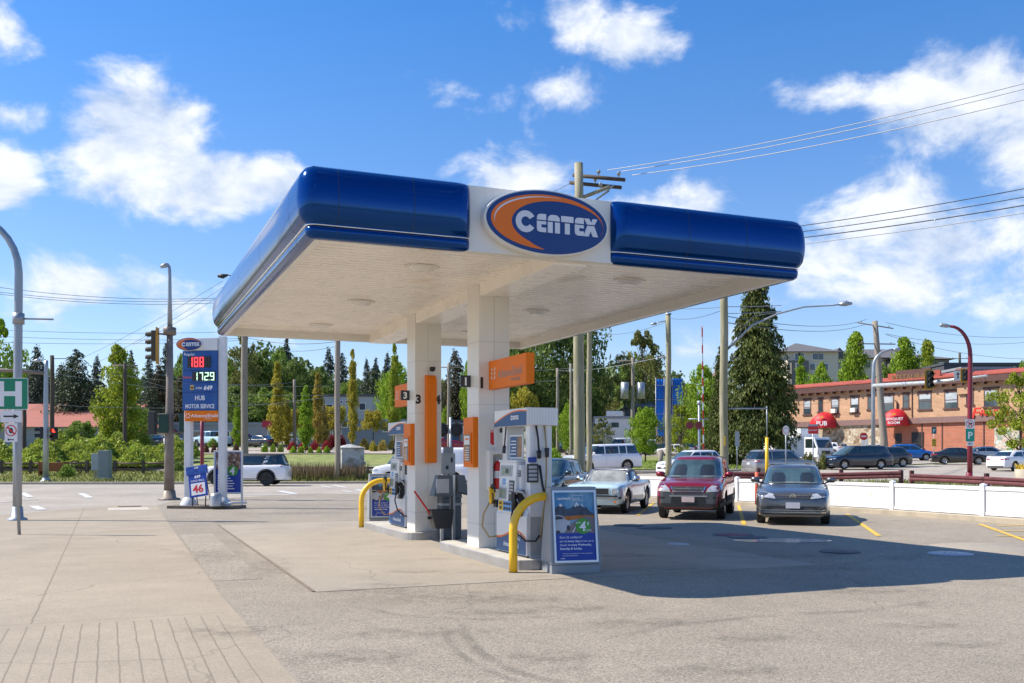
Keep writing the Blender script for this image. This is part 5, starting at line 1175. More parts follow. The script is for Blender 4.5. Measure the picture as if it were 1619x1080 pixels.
SPEC['big_suv'] = gen(5.33, 2.05, 1.93, .26, 3.07, 1.02, .40, [(2.66, 1.10), (2.5, 1.18), (1.9, 1.24), (1.4, 1.27), (0, 1.24), (-2.4, 1.25), (-2.66, 1.2)], dict(zb=1.23, cf=1.62, rf=.85, cr=-2.60, rr=-2.3, wb=.95, wr=.78, pil=[.25, -.85, -1.45], dpil=.16, apil=.26, hd=.15), .95, 1.15, 'suv', nose=.93, hx=(-.05, -1.1), seams=(.22, 1.2, -.85),
    feat=[('bright_grille', 'F', hl(-.62, .62, .78, 1.14), m_chrome, .012, False), ('grille_mesh', 'F', hl(-.56, .56, .80, 1.10), m_grp, .018, False), ('lamp_stack', 'F', hl(.68, .92, .72, 1.12), m_head, .012, True)])
SPEC['boxy_suv'] = gen(4.6, 1.92, 1.76, .27, 2.74, .84, .40, [(2.3, .92), (2.15, 1.02), (1.6, 1.10), (1.1, 1.15), (0, 1.14), (-2.1, 1.16), (-2.3, 1.05)], dict(zb=1.14, cf=1.3, rf=.55, cr=-2.22, rr=-1.98, wb=.87, wr=.72, pil=[.02, -1.05], dpil=.14, apil=.26), .92, 1.08, 'suv', rim='d', nose=.9, roofmat=m_trim, hx=(-.25, -1.25), seams=(0, .95, -1.1),
    feat=[('c_pillar', 'S', [(-1.26, 1.16), (-1.04, 1.16), (-1.22, 1.64), (-1.44, 1.64)], PT['white'], .012, True), ('side_cladding', 'S', [(-1.9, .27), (1.9, .27), (1.9, .40), (-1.9, .40)], m_trim, .006, True), ('arch_trim', 'S', archp(1.46, .40), m_trim, .012, True), ('arch_trim', 'S', archp(-1.28, .40), m_trim, .012, True)])
SPEC['wagon_suv'] = gen(4.6, 1.82, 1.66, .25, 2.62, .88, .355, [(2.3, .80), (2.15, .90), (1.5, 1.0), (1.1, 1.05), (0, 1.05), (-2.1, 1.08), (-2.3, .98)], dict(zb=1.04, cf=1.35, rf=.45, cr=-2.25, rr=-1.75, wb=.81, wr=.66, pil=[-.1, -1.1], dpil=.18, apil=.26), .80, .98, 'suv', hx=(-.4, -1.35), seams=(-.15, .85, -1.1), feat=[('lower_cladding', 'S', hl(-2.2, 2.2, .25, .5), M('cladding', (.22, .21, .20), .6), .005, True), ('rear_cladding', 'R', hl(-.85, .85, .27, .55), M('cladding', (.22, .21, .20), .6), .01, False)])
SPEC['minivan'] = gen(5.16, 1.99, 1.74, .18, 3.0, 1.0, .345, [(2.58, .74), (2.4, .86), (1.9, .98), (1.5, 1.05), (0, 1.06), (-2.4, 1.10), (-2.58, .98)], dict(zb=1.05, cf=1.85, rf=.72, cr=-2.50, rr=-2.15, wb=.89, wr=.72, pil=[.25, -.95], dpil=.20, apil=.42), .78, 1.0, 'suv', hx=(.0, -.8), seams=(.22, 1.2, -.95), feat=[('chrome_bar', 'F', hl(-.8, .8, .80, .84), m_chrome, .014, False), ('fog_lamp', 'F', hl(.6, .85, .36, .40), m_head, .012, True)])
SPEC['pickup'] = gen(5.5, 1.98, 1.90, .32, 3.5, .95, .40, [(2.75, 1.06), (2.6, 1.15), (1.9, 1.21), (1.4, 1.24), (0, 1.22), (-1.0, 1.22), (-1.05, 1.2), (-2.6, 1.22), (-2.75, 1.12)], dict(zb=1.2, cf=1.55, rf=.85, cr=-.72, rr=-.62, wb=.90, wr=.72, pil=[.25], dpil=.14, apil=.24, sq=8), .92, 1.05, 'suv', nose=.93, hx=(0, -.6), seams=(.22, 1.1, -.7), feat=[('bed_opening', 'T', [(-2.6, -.78), (-.9, -.78), (-.9, .78), (-2.6, .78)], m_trim, .006, False)])
SPEC['van'] = gen(5.6, 2.0, 2.1, .26, 3.5, 1.0, .37, [(2.8, .95), (2.65, 1.05), (2.2, 1.15), (1.9, 1.2), (-2.7, 1.2), (-2.8, 1.1)], dict(zb=1.18, cf=2.05, rf=1.3, cr=-2.76, rr=-2.7, wb=.97, wr=.86, pil=[.75], dpil=3.1, apil=.3, sq=9, hd=.35), .85, 1.05, 'suv', nose=.92, seams=(.75, 1.6, -.9), hx=(.8,), rim='s')
# ------------------------------------------------------------------ vehicles placed
def car_at(px, py, Y, key, colour, ang, label, **k): add_car(key, colour, at(px, Y), Y, ang, label, **k)
# three parked facing the camera (front wheels at given pixels)
PK = 'cars parked along the white fence'
def front_at(X, Y, ang, key):       # centre of a car whose front axle stands at X,Y
    s = SPEC[key]; d = s['L'] / 2 - s['fo']; return X - math.cos(R(ang)) * d, Y - math.sin(R(ang)) * d
a = -(90 + 16.2); X, Y = front_at(7.03, 24.15, a, 'compact_sedan'); add_car('compact_sedan', 'grey', X, Y, a, 'blue grey compact sedan parked facing the camera, right of the red car', group=PK)
a = -(90 + 17.6); X, Y = front_at(4.88, 26.1, a, 'small_suv_old'); add_car('small_suv_old', 'red', X, Y, a, 'red and grey small SUV parked facing the camera between convertible and grey sedan', group=PK)
a = -(90 + 19.5); X, Y = front_at(2.62, 28.7, a, 'convertible'); add_car('convertible', 'pale_blue', X, Y, a, 'old pale blue convertible with cloth roof and chrome bumper parked by the wooden pole', group=PK)
# dark crossover beside the pump, behind the stand
a = -(90 + 21); X, Y = front_at(.75, 30.8, a, 'crossover'); add_car('crossover', 'teal', X, Y, a, 'dark blue grey SUV with three bar grille parked behind the near pump', group=PK)
CR = 'cars on the street'
car_at(391, 767, 54.3, 'boxy_suv', 'white', 180, 'white SUV with black roof driving left behind the price sign', group=CR, name='passing_car')
car_at(672, 767, 53.5, 'van', 'white', 176, 'white work van passing behind the squeegee station', group=CR, name='work_van', cat='van')
car_at(952, 747, 67, 'big_suv', 'white', 203, 'large white SUV with bright upright grille crossing behind the pale blue convertible', group=CR, name='passing_car')
car_at(1093, 745, 60.5, 'crossover', 'white', 208, 'white crossover with tinted windows behind the red car roof', group=CR, name='passing_car')
car_at(1231, 750, 59.5, 'wagon_suv', 'champagne', 24, 'silver beige wagon seen from behind left, waiting behind the yellow post', group=CR, name='passing_car')
car_at(1354, 742, 72.5, 'minivan', 'navy', 192, 'dark navy minivan waiting at the junction below the pub wall', group=CR, name='passing_car')
car_at(1394, 738, 77, 'crossover', 'dark_grey', 190, 'grey car half hidden behind the navy minivan tail', group=CR, name='passing_car', simple=True)
car_at(1438, 724, 96, 'crossover', 'blue', 12 - 22, 'bright blue small crossover on the side street', group=CR, name='passing_car')
car_at(1517, 729, 84, 'sedan', 'black', -18, 'black sedan turning on the cross street behind the maroon lamp post', group=CR, name='passing_car')
car_at(1604, 738, 70, 'sedan', 'white', 30, 'white sedan with red tail lamps at the right edge of the street', group=CR, name='passing_car')
FL = 'cars parked in front of the pub'
for px, Y, key, c, a, lb in ((1303, 122, 'crossover', 'white', 150, 'white hatchback parked below the red pub awning'), (1378, 118, 'sedan', 'white', 190, 'white sedan parked before the stone clad wall'),
        (1428, 108, 'crossover', 'dark_grey', 160, 'dark brown grey SUV parked beside the banquet entrance'), (1550, 92, 'sedan', 'silver', 180, 'silver sedan with spoiler parked behind the black sedan'),
        (1629, 84, 'crossover', 'teal', 180, 'dark teal car cut by the right picture edge'), (1330, 126, 'sedan', 'silver', 170, 'silver car glimpsed between white hatchback and stone wall')):
    car_at(px, 0, Y, key, c, a, lb, group=FL, simple=True)
# car park in the middle distance: rows
CP = 'cars in the car park beyond the grass'
rows = [(870, 118, 'sedan', 'navy', 200, 'navy sedan at the left end of the car park row'), (895, 126, 'pickup', 'white', 190, 'white pickup in the car park above the round bush'), (889, 104, 'sedan', 'black', 215, 'black sedan parked just right of the round bush'),
        (905, 99, 'crossover', 'silver', 90, 'grey car with red tail lamp by the big wooden pole'), (930, 100, 'crossover', 'navy', 185, 'navy car behind the white SUV rear'), (978, 112, 'pickup', 'black', 185, 'black pickup parked under the pole with transformers'),
        (948, 104, 'sedan', 'teal', 200, 'teal car over the roof of the large white SUV'), (998, 104, 'sedan', 'navy', 100, 'dark blue car with red lamps seen from behind beside the young tree'), (1012, 102, 'sedan', 'maroon', 95, 'dark maroon car from behind by the young tree'),
        (1037, 110, 'big_suv', 'white', 175, 'white SUV parked between the two thin trees'), (1042, 95, 'sedan', 'teal', 165, 'teal grey hatch facing the grass strip left of the slim pole'), (1075, 97, 'crossover', 'dark_grey', 160, 'dark grey wagon parked nose to the grass'),
        (1066, 92, 'sedan', 'cream', 150, 'cream car with round lamps parked nose to the grass'), (985, 138, 'van', 'white', 190, 'white delivery van in front of the pale storefront'), (1128, 110, 'pickup', 'navy', 175, 'navy pickup parked left of the tall wooden pole'),
        (1168, 106, 'sedan', 'silver', 110, 'silver car right of the tall wooden pole'), (1180, 120, 'sedan', 'navy', 175, 'dark car behind the conifer trunk'), (1222, 110, 'sedan', 'white', 185, 'white car right of the conifer trunk'), (1157, 122, 'crossover', 'navy', 160, 'dark blue car in the shade of the conifer'),
        (1010, 125, 'crossover', 'white', 185, 'white car in the far row of the car park'), (1060, 124, 'sedan', 'red', 180, 'red car in the far row of the car park'), (925, 122, 'sedan', 'red', 180, 'red sedan in the far row left of the young tree'), (960, 124, 'sedan', 'silver', 180, 'silver sedan in the far row')]
for px, Y, key, c, a, lb in rows: Y = Y + 24 if Y < 136 else Y; car_at(px, 0, Y, key, c, a, lb, group=CP, simple=True)
LP_ = 'cars in the lot behind the railway track'
for px, Y, key, c, a, lb in ((452, 117, 'sedan', 'white', 120, 'white car in the lot left of the price sign'), (335, 118, 'pickup', 'pale_blue', 142, 'pale blue pickup framed by the price sign posts'), (410, 112, 'sedan', 'black', 150, 'black car in the lot beside the weathered pole'),
        (268, 118, 'sedan', 'white', 130, 'white car in the lot behind the thick street lamp'), (243, 119, 'sedan', 'navy', 120, 'dark blue car in the lot behind the brambles'), (375, 118, 'crossover', 'maroon', 180, 'maroon car in the lot seen right of the price sign'), (715, 108, 'pickup', 'red', 180, 'red and white truck seen between the columns')):
    car_at(px, 0, Y, key, c, a, lb, group=LP_, simple=True)
# white cube truck near the conifer
Yt = 88; t = thing('box_truck', 'white cube truck parked right of the conifer with dark windscreen', 'truck', (at(1268, Yt), Yt, gz(at(1268, Yt), Yt) + .02), R(-60))
mb = MB(); mb.box(-3.2, .9, -1.15, 1.15, .75, 3.1); part('cargo_box', mb, PT['white'], t, bevel=.03)
mb = MB(); mb.prism([(1.0, .5), (2.7, .5), (2.75, 1.3), (2.3, 2.3), (1.0, 2.35)], lambda a, b, d: (a, d, b), -1.0, 1.0); part('cab', mb, PT['white'], t, bevel=.05)
mb = MB(); mb.add([(2.76, -.9, 1.36), (2.76, .9, 1.36), (2.34, .85, 2.2), (2.34, -.85, 2.2)], [(0, 1, 2, 3)]); part('windscreen', mb, m_glass, t)
for s in (-1, 1):
    mb = MB(); mb.prism([(1.3, 1.35), (2.55, 1.35), (2.2, 2.15), (1.3, 2.15)], lambda a, b, d: (a, d, b), s * 1.002, s * 1.006); part('side_window', mb, m_glass, t)
    mb = MB(); mb.box(2.73, 2.78, s * .75 - .15, s * .75 + .15, .85, 1.05); part('headlight', mb, m_head, t)
mb = MB(); mb.box(2.7, 2.85, -1.0, 1.0, .45, .75); part('bumper', mb, m_grp, t); mb = MB(); mb.box(2.74, 2.79, -.5, .5, .8, 1.1); part('grille', mb, m_trim, t)
mb = MB(); mb.box(-3.1, 2.4, -.4, .4, .45, .75); part('chassis', mb, m_trim, t)
for x in (1.9, -2.1):
    for s in (-1, 1): o = bpy.data.objects.new('wheel', wheels_of(SPEC['van'])[0]); col.objects.link(o); o.parent = t; o.location = (x, s * .95, .37); r_ = bpy.data.objects.new('rim', wheels_of(SPEC['van'])[1]); col.objects.link(r_); r_.parent = o
Yt = 84; t = thing('utility_trailer', 'white boxy trailer standing left of the cube truck beside the conifer', 'trailer', (at(1238, Yt), Yt, gz(at(1238, Yt), Yt) + .02), R(-70))
mb = MB(); mb.box(-1.6, 1.6, -1.0, 1.0, .55, 2.3); part('trailer_box', mb, PT['white'], t, bevel=.03)
mb = MB(); mb.tube([(1.6, -.5, .5), (2.6, 0, .5), (1.6, .5, .5)], .04, 6); part('drawbar', mb, m_trim, t)
for s in (-1, 1): o = bpy.data.objects.new('wheel', wheels_of(SPEC['sedan'])[0]); col.objects.link(o); o.parent = t; o.location = (0, s * .95, .32)
mb = MB()
for k in range(6): mb.box(-1.55 + k * .6, -1.53 + k * .6, -1.006, -1.0, .6, 2.25)
part('panel_joint', mb, m_seamw, t)
# ================================================================== WHITE FENCE
m_vinyl = M('white_vinyl', (.80, .79, .76), .4, var=.05, c2=(.66, .63, .56), c2s=1.4, c2t=(.55, .75)); m_vseam = M('vinyl_groove', (.48, .48, .48), .6, var=0)
t = thing('white_fence', 'low white vinyl board fence on the kerb behind the parked cars', 'fence', (0, 0, .15))
Pf = [Vector((a, b)) for a, b in FP]
def walk(P, s0, step):
    out = []; d = s0; acc = 0
    for a, b in zip(P[:-1], P[1:]):
        l = (b - a).length
        while d <= acc + l: out.append(a.lerp(b, (d - acc) / l)); d += step
        acc += l
    return out
posts = walk(Pf, .6, 3.05)
for i, p in enumerate(posts):
    d = ((posts[i + 1] if i + 1 < len(posts) else p) - (posts[i - 1] if i else p)).normalized(); a = math.atan2(d.y, d.x)
    mb = MB(); mb.box(-.065, .065, -.065, .065, 0, .80); mb.add([(-.075, -.075, .80), (.075, -.075, .80), (.075, .075, .80), (-.075, .075, .80), (0, 0, .84)], [(0, 1, 2, 3), (0, 1, 4), (1, 2, 4), (2, 3, 4), (3, 0, 4)])
    part('post', mb, m_vinyl, t, loc=(p.x, p.y, 0), rot=(0, 0, a))
    if i + 1 < len(posts):
        q = posts[i + 1]; l = (q - p).length; a = math.atan2(q.y - p.y, q.x - p.x); mb = MB()
        mb.box(.06, l - .06, -.03, .03, .66, .755); mb.box(.06, l - .06, -.03, .03, .02, .10); mb.box(.06, l - .06, -.012, .012, .1, .66)
        k = .06
        while k < l - .1: mb.box(k, k + .006, -.0135, .0135, .10, .655, 1); k += .15
        mb.box(.06, l - .06, -.0305, .0305, .652, .66, 1)
        part('panel', mb, [m_vinyl, m_vseam], t, loc=(p.x, p.y, 0), rot=(0, 0, a))

# ================================================================== PRICE SIGN
m_sblue = M('sign_blue', (.0, .075, .30), .6, var=.05, coat=.3); m_digit_off = M('unlit_segment', (.012, .012, .012), .5, var=0)
m_rled = M('red_led', (.7, .03, .04), .4, var=0, emit=(1, .06, .08, 1.1)); m_gled = M('green_led', (.5, .7, .5), .4, var=0, emit=(.6, 1, .65, .9)); m_wpost = M('white_painted_steel', (.70, .70, .69), .4, var=.07, scale=3)
PS = thing('price_sign', 'tall fuel price sign with blue panels red and green digits on two white posts', 'price sign', (-10.42, 31.1, 0), R(-6))
SW = 1.14
for a, zt in ((0, 5.1), (SW, 5.52)):
    mb = MB(); mb.box(a - .11, a + .11, -.11, .11, .1, zt); c_ = part('post', mb, m_wpost, PS, bevel=.01)
    mb = MB(); mb.lathe([(.27, .1), (.25, .2), (.18, .3), (.13, .36)], (a, 0, 0), 10); part('post_foot', mb, m_wpost, c_)
def ppan(name, z0, z1, mt, y0=-.16, x0=-.14, x1=SW - .115): mb = MB(); mb.box(x0, x1, y0, .10, z0, z1); return part(name, mb, mt, PS, bevel=.008)
hdp = ppan('header_panel', 5.06, 5.46, m_wpost, x0=.0); rg = ppan('regular_panel', 4.43, 5.05, m_sblue); ds = ppan('diesel_panel', 4.03, 4.42, m_sblue, -.158); am = ppan('service_panel', 3.73, 4.02, m_sblue); hb = ppan('name_panel', 3.14, 3.72, m_sblue, -.158); orp_ = ppan('orange_panel_board', 2.80, 3.13, m_orp, x0=-.06)
lg = logo(PS, .43, .215, .05, (.10, -.17, 5.26))
def txt(parent, s, size, x, y, z, mat, bold=.01, al='LEFT', sh=0., name='lettering', sx=1.):
    mb = textmb(s, size, bold, sh, sx, al); mb.xf(Matrix.Translation((x, y, z))); return part(name, mb, mat, parent)
txt(rg, 'Regular', .12, -.09, -.164, 4.90, m_tx); txt(ds, 'Diesel', .11, -.12, -.162, 4.17, M('diesel_red', (.8, .12, .05), .5))
SEG = {'0': 'abcdef', '1': 'bc', '2': 'abged', '7': 'abc', '8': 'abcdefg', '9': 'abcdfg', ' ': ''}
def digits(parent, s, x, z, w_, h_, mat, y):
    on = MB(); off = MB(); t_ = h_ * .13; bk = MB(); bk.box(x - .03, x + w_ * len(s) * 1.3, y + .0, y + .004, z - .02, z + h_ + .02); part('display_board', bk, m_digit_off, parent)
    for i, ch in enumerate(s):
        if ch == '.': continue
        x0 = x + i * w_ * 1.28; hh = h_ / 2
        S_ = dict(a=(x0 + t_ * .5, x0 + w_ - t_ * .5, z + h_ - t_, z + h_), g=(x0 + t_ * .5, x0 + w_ - t_ * .5, z + hh - t_ / 2, z + hh + t_ / 2), d=(x0 + t_ * .5, x0 + w_ - t_ * .5, z, z + t_),
                  f=(x0, x0 + t_, z + hh, z + h_), e=(x0, x0 + t_, z, z + hh), b=(x0 + w_ - t_, x0 + w_, z + hh, z + h_), c=(x0 + w_ - t_, x0 + w_, z, z + hh))
        for k, (a, b, c, d) in S_.items():
            (on if k in SEG[ch] else off).box(a, b, y - .004, y, c, d)
    part('lit_digits', on, mat, parent); part('unlit_digits', off, M('dim_segment', (.05, .045, .045), .6, var=0), parent)
digits(rg, '188 ', .06, 4.53, .145, .32, m_rled, -.166); digits(ds, '1729', .22, 4.10, .145, .26, m_gled, -.164)
mb = MB(); mb.box(.22 + .145 * 1.28 * 3 - .035, .22 + .145 * 1.28 * 3 - .012, -.169, -.164, 4.10, 4.125); part('decimal_point', mb, m_gled, ds)
# the unlit last figure of the red row shows as an outline 8
mb = MB(); mb.box(.12, .24, -.163, -.16, 3.80, 3.95); part('card_symbol', mb, M('card_yellow', (.7, .45, .06), .5), am); mb = MB(); mb.box(.14, .22, -.166, -.163, 3.84, 3.90); part('card_square', mb, m_dk, am)
txt(am, 'ATM', .10, .30, -.163, 3.82, m_tx, .01); txt(am, '649', .19, .56, -.164, 3.80, m_tx, .04, sh=.2)
txt(hb, 'HUB', .21, .44, -.161, 3.47, m_tx, .015, 'CENTER', sx=.8); txt(hb, 'MOTOR SERVICE', .185, .44, -.161, 3.21, m_tx, .018, 'CENTER', sx=.70)
txt(orp_, 'AdvanceShield', .155, .15, -.163, 2.92, m_tx, .012); txt(orp_, 'technology', .05, .60, -.163, 2.86, m_tx, 0)
mb = MB()
for k in range(6): a = k * 1.05; mb.prism([(.04 + .03 * math.cos(a), 2.97 + .03 * math.sin(a)), (.04 + .09 * math.cos(a + .3), 2.97 + .09 * math.sin(a + .3)), (.04 + .09 * math.cos(a - .2), 2.97 + .09 * math.sin(a - .2))], FY, -.163, -.16)
part('emblem', mb, m_tx, orp_)
mb = MB(); mb.prism([(-.55, -.42), (1.75, -.42), (1.8, .3), (-.5, .3)], lambda a, b, d: (a, b, d), 0, .10); part('base_slab', mb, M('old_kerb', (.16, .13, .10), .9, var=.3, scale=5), PS, bevel=.02)
# poster stand behind it and lottery board before it
t = thing('poster_stand', 'white framed poster stand with blue lower half behind the price sign posts', 'poster stand', (-9.72, 30.9 + .55, 0), R(-3))
mb = MB()
for a in ((0, .06, -.03, .03, .02, 1.86), (.90, .96, -.03, .03, .02, 1.86), (.06, .90, -.03, .03, 1.80, 1.86), (.06, .90, -.03, .03, .44, .50), (-.03, .09, -.3, .3, 0, .04), (.87, .99, -.3, .3, 0, .04)): mb.box(*a)
part('frame', mb, m_wpost, t, bevel=.006)
mb = MB(); mb.box(.06, .90, -.012, .012, .50, 1.80); bd_ = part('poster_board', mb, m_pblue, t)
mb = MB(); mb.box(.08, .88, -.016, -.013, 1.24, 1.78); part('poster_picture', mb, M('poster_photo', (.16, .09, .06), .5, var=.7, scale=11, c2=(.55, .45, .38), c2s=6, c2t=(.5, .6)), bd_)
mb = MB(); mb.prism(ell(.63, 1.20, .17, .17, 26), FY, -.020, -.017); part('green_disc', mb, m_grn, bd_)
txt(bd_, '4', .34, .52, -.0225, 1.08, m_tx, .03, sh=.1)
mb = MB()
for k in range(6): mb.box(.12, .46 + (.22 if k < 4 else .1) - .05 * (k % 2), -.016, -.013, .60 + k * .085, .63 + k * .085)
part('poster_text', mb, m_tx, bd_)
t = thing('lottery_board', 'small leaning blue lottery board with red 46 on white between the sign posts', 'lottery board', (-10.12, 30.55, .1), R(-4))
mb = MB()
for x in (.0, .42): mb.tube([(x, -.0, 0), (x - .02, .08, .3)], .02, 6); mb.tube([(x, .45, 0), (x - .02, .12, .9)], .015, 6)
part('frame_legs', mb, m_black, t)
tl = Matrix.Rotation(R(-9), 4, 'X') @ Matrix.Rotation(R(-10), 4, 'Y')
bd2 = part('board', MB().box(-.08, .50, -.02, .02, 0, .80), m_pblue, t, loc=(0, .02, .26)); bd2.rotation_euler = (R(-10), R(-9), 0)
mb = MB(); mb.box(-.14, .56, -.03, .03, .72, 1.0); part('header_board', mb, M('lottery_blue', (.01, .06, .30), .5, var=.5, scale=14), bd2, bevel=.01)
mb = MB(); mb.box(-.02, .44, -.024, -.02, .06, .44); part('number_field', mb, m_paper, bd2)
txt(bd2, '46', .34, .21, -.026, .14, m_red, .03, 'CENTER'); txt(bd2, '649', .13, .21, -.0225, .60, m_tx, .03, 'CENTER', .2); txt(bd2, 'GOLD BALL', .085, .21, -.0225, .49, m_tx, .01, 'CENTER'); txt(bd2, '649', .09, .21, -.033, .90, m_tx, .02, 'CENTER')
t = thing('hose_reel_box', 'worn grey metal cap box on the slab at the foot of the right sign post', 'meter cap', (-9.35, 30.45, .1)); mb = MB(); mb.lathe([(.0, .42), (.14, .40), (.19, .3), (.2, .0)], n=10); part('cap', mb, m_steel, t); mb = MB(); mb.cyl((.1, .0, .08), (.95, .1, .10), .035, n=8); part('pipe', mb, m_alu, t)

# ================================================================== POLES AND LAMPS
m_wood = M('pole_wood_green', (.27, .25, .15), .9, var=.30, scale=3, bump=.4, bscale=9, c2=(.36, .32, .24), c2s=1.0); m_woodd = M('pole_wood_dark', (.085, .065, .05), .9, var=.25, scale=3); m_woodg = M('pole_wood_grey', (.27, .23, .185), .9, var=.22, scale=3)
for k in ('pole_wood_green', 'pole_wood_grey'):
    tt = MATS[k].node_tree
    for n_ in tt.nodes:
        if n_.type == 'TEX_NOISE':
            mp_ = tt.nodes.new('ShaderNodeMapping'); mp_.inputs['Scale'].default_value = (5, 5, .5); src = n_.inputs['Vector'].links[0].from_socket; tt.links.new(src, mp_.inputs[0]); tt.links.new(mp_.outputs[0], n_.inputs['Vector'])
m_gal = M('galvanised', (.33, .36, .39), .45, .5, var=.1); m_maroon = M('maroon_paint', (.19, .015, .03), .4, var=.1); m_brass = M('old_brown_paint', (.22, .18, .15), .6, .2, var=.3, scale=2)
m_ins = M('insulator', (.30, .31, .33), .2, coat=.5); m_wire = M('wire_dark', (.05, .055, .06), .6, var=0); m_wirel = M('wire_light', (.42, .43, .45), .6, .2, var=0)
def P3(px, py, Y): return Vector((at(px, Y), Y, zat(py, Y)))
def crossarm(p, c, d, l, zt, mat, ins=3, ta=0.):
    d = Vector((d[0], d[1], ta)).normalized(); a = c - d * l / 2; b = c + d * l / 2; mb = MB(); mb.tube([a, b], .075, 4); o = part('crossarm', mb, mat, p)
    mb = MB()
    for k in range(ins):
        q = a.lerp(b, (k + .3) / (ins - .4) if ins > 1 else .5); mb.lathe([(.02, .05), (.02, .14), (.07, .15), (.06, .20), (.08, .22), (.03, .28)], tuple(q), 8)
    part('insulators', mb, m_ins, o); return o
def pole(px, ptop, pbase, Y, r0, r1, mat, label, zb=None, name='utility_pole', group='wooden utility poles', lean=0., cap=None):
    X = at(px, Y); zb = gz(X, Y) - .1 if zb is None else zb; zt = zat(ptop, Y)
    t = thing(name, label, 'utility pole', (X, Y, zb), 0, group)
    mb = MB(); n = 8; mb.tube([(lean * k / n + .02 * math.sin(k * 1.3), 0, (zt - zb) * k / n) for k in range(n + 1)], [r0 + (r1 - r0) * k / n for k in range(n + 1)], 14); part('shaft', mb, mat, t)
    t['h'] = zt - zb; return t
pA = pole(915, 258, 801, 34, .215, .15, m_wood, 'big greenish wooden pole rising behind the canopy with crossarms on top', 0)
h = pA['h']
crossarm(pA, Vector((.72, .3, h - .42)), (.95, -.45), 2.0, h, m_woodd, 3, -.22); crossarm(pA, Vector((.62, .55, h - .62)), (.95, -.45), 2.0, h, m_woodd, 1, -.22); crossarm(pA, Vector((.2, .0, h - 1.18)), (.9, -.3), 1.9, h, m_wood, 2, .28)
mb = MB(); mb.tube([(1.25, .1, h - .75), (.2, .1, h - 1.6)], .03, 5); mb.tube([(1.1, .3, h - .9), (.3, .1, h - 1.5)], .02, 5); part('brace', mb, m_gal, pA)
pB = pole(1144, 445, 760, 42, .185, .165, m_wood, 'tall greenish wooden pole with long street light arm beside the conifer', .0)
hB = pB['h']; zz = zat(545, 42) - 0
mb = MB(); mb.tube([(.17, 0, zat(552, 42)), (1.2, -.1, zat(515, 42)), (2.3, -.2, zat(497, 42)), (3.4, -.3, zat(487, 42)), (4.6, -.35, zat(485, 42)), (5.0, -.35, zat(483, 42))], [.05, .045, .04, .035, .03, .03], 8); ar = part('light_arm', mb, m_gal, pB)
mb = MB(); mb.tube([(4.9, -.35, zat(483.5, 42)), (5.15, -.36, zat(482, 42)), (5.45, -.37, zat(482, 42))], [.06, .12, .05], 8); mb.cyl((5.2, -.36, zat(480, 42)), (5.2, -.36, zat(477, 42)), .04, n=8); part('luminaire', mb, m_gal, ar)
mb = MB(); mb.tube([(.15, 0, zat(646, 42)), (1.88, -.1, zat(646, 42))], .035, 6); part('height_bar', mb, m_gal, pB)
mb = MB(); mb.tube([(.1, -.05, zat(552, 42)), (1.25, -.1, zat(500, 42)), (2.9, -.2, zat(492, 42))], .012, 4); part('stay_wire', mb, m_gal, pB)
mb = MB(); mb.box(-.03, .03, -.19, -.17, zat(705, 42), zat(690, 42)); part('pole_marker', mb, m_yl, pB)
pC = pole(1056, 497, 745, 52, .17, .135, m_wood, 'slim grey green pole with small lamp on its left near the blue netting', .2)
mb = MB(); mb.lathe([(0, pC['h'] + .08), (.17, pC['h'] + .06), (.17, pC['h'] - .02)], n=10); part('pole_cap', mb, m_gal, pC)
mb = MB(); mb.tube([(-.1, 0, pC['h'] - .35), (-.45, -.05, pC['h'] - .42), (-.7, -.05, pC['h'] - .5)], .03, 6); mb.tube([(-.65, -.05, pC['h'] - .5), (-.95, -.05, pC['h'] - .55)], [.08, .05], 8); part('lamp', mb, m_gal, pC)
pD = pole(931, 470, 738, 58, .175, .14, m_wood, 'slimmer wooden pole just right of the big one behind the white SUV')
pE = pole(386, 425, 745, 68, .26, .20, m_woodg, 'grey weathered pole behind the white SUV passing the price sign')
mb = MB(); mb.tube([(0, 0, zat(445, 68) - 0), (-1.2, -.2, zat(438, 68))], .04, 6); mb.tube([(-1.1, -.2, zat(439, 68)), (-1.45, -.2, zat(441, 68)), (-1.8, -.2, zat(440, 68))], [.06, .17, .12], 8); part('lamp', mb, m_trim, pE)
pF = pole(533, 470, 752, 62, .19, .16, m_woodg, 'brown wooden pole standing beside the weathered kiosk')
pG = pole(197, 575, 740, 78, .17, .13, m_woodd, 'dark thin pole with short crossarm in front of the yellow green tree'); crossarm(pG, Vector((0, 0, pG['h'] - .15)), (1, .1), 2.0, 0, m_woodg, 3)
pH = pole(82, 562, 738, 76, .19, .15, m_woodd, 'dark wooden pole right behind the grey signal mast')
mb = MB(); mb.tube([(0, 0, pH['h'] - .25), (1.1, 0, pH['h'] - .25)], .03, 5); part('bracket', mb, m_woodd, pH)
pI = pole(38, 640, 735, 80, .17, .15, m_woodd, 'short dark pole behind the blue grey sign post at the left edge')
pJ = pole(1399, 507, 712, 105, .42, .28, m_woodg, 'leaning pole with two crossarms standing before the pub'); 
for ch in pJ.children: ch.location = (0, 0, 0)
pJ.rotation_euler = (0, R(-4.2), 0)
crossarm(pJ, Vector((0, 0, pJ['h'] - .5)), (1, .3), 4.6, 0, m_woodg, 3, -.18); crossarm(pJ, Vector((0, 0, pJ['h'] - 2.5)), (1, .3), 4.8, 0, m_woodd, 3, -.05)
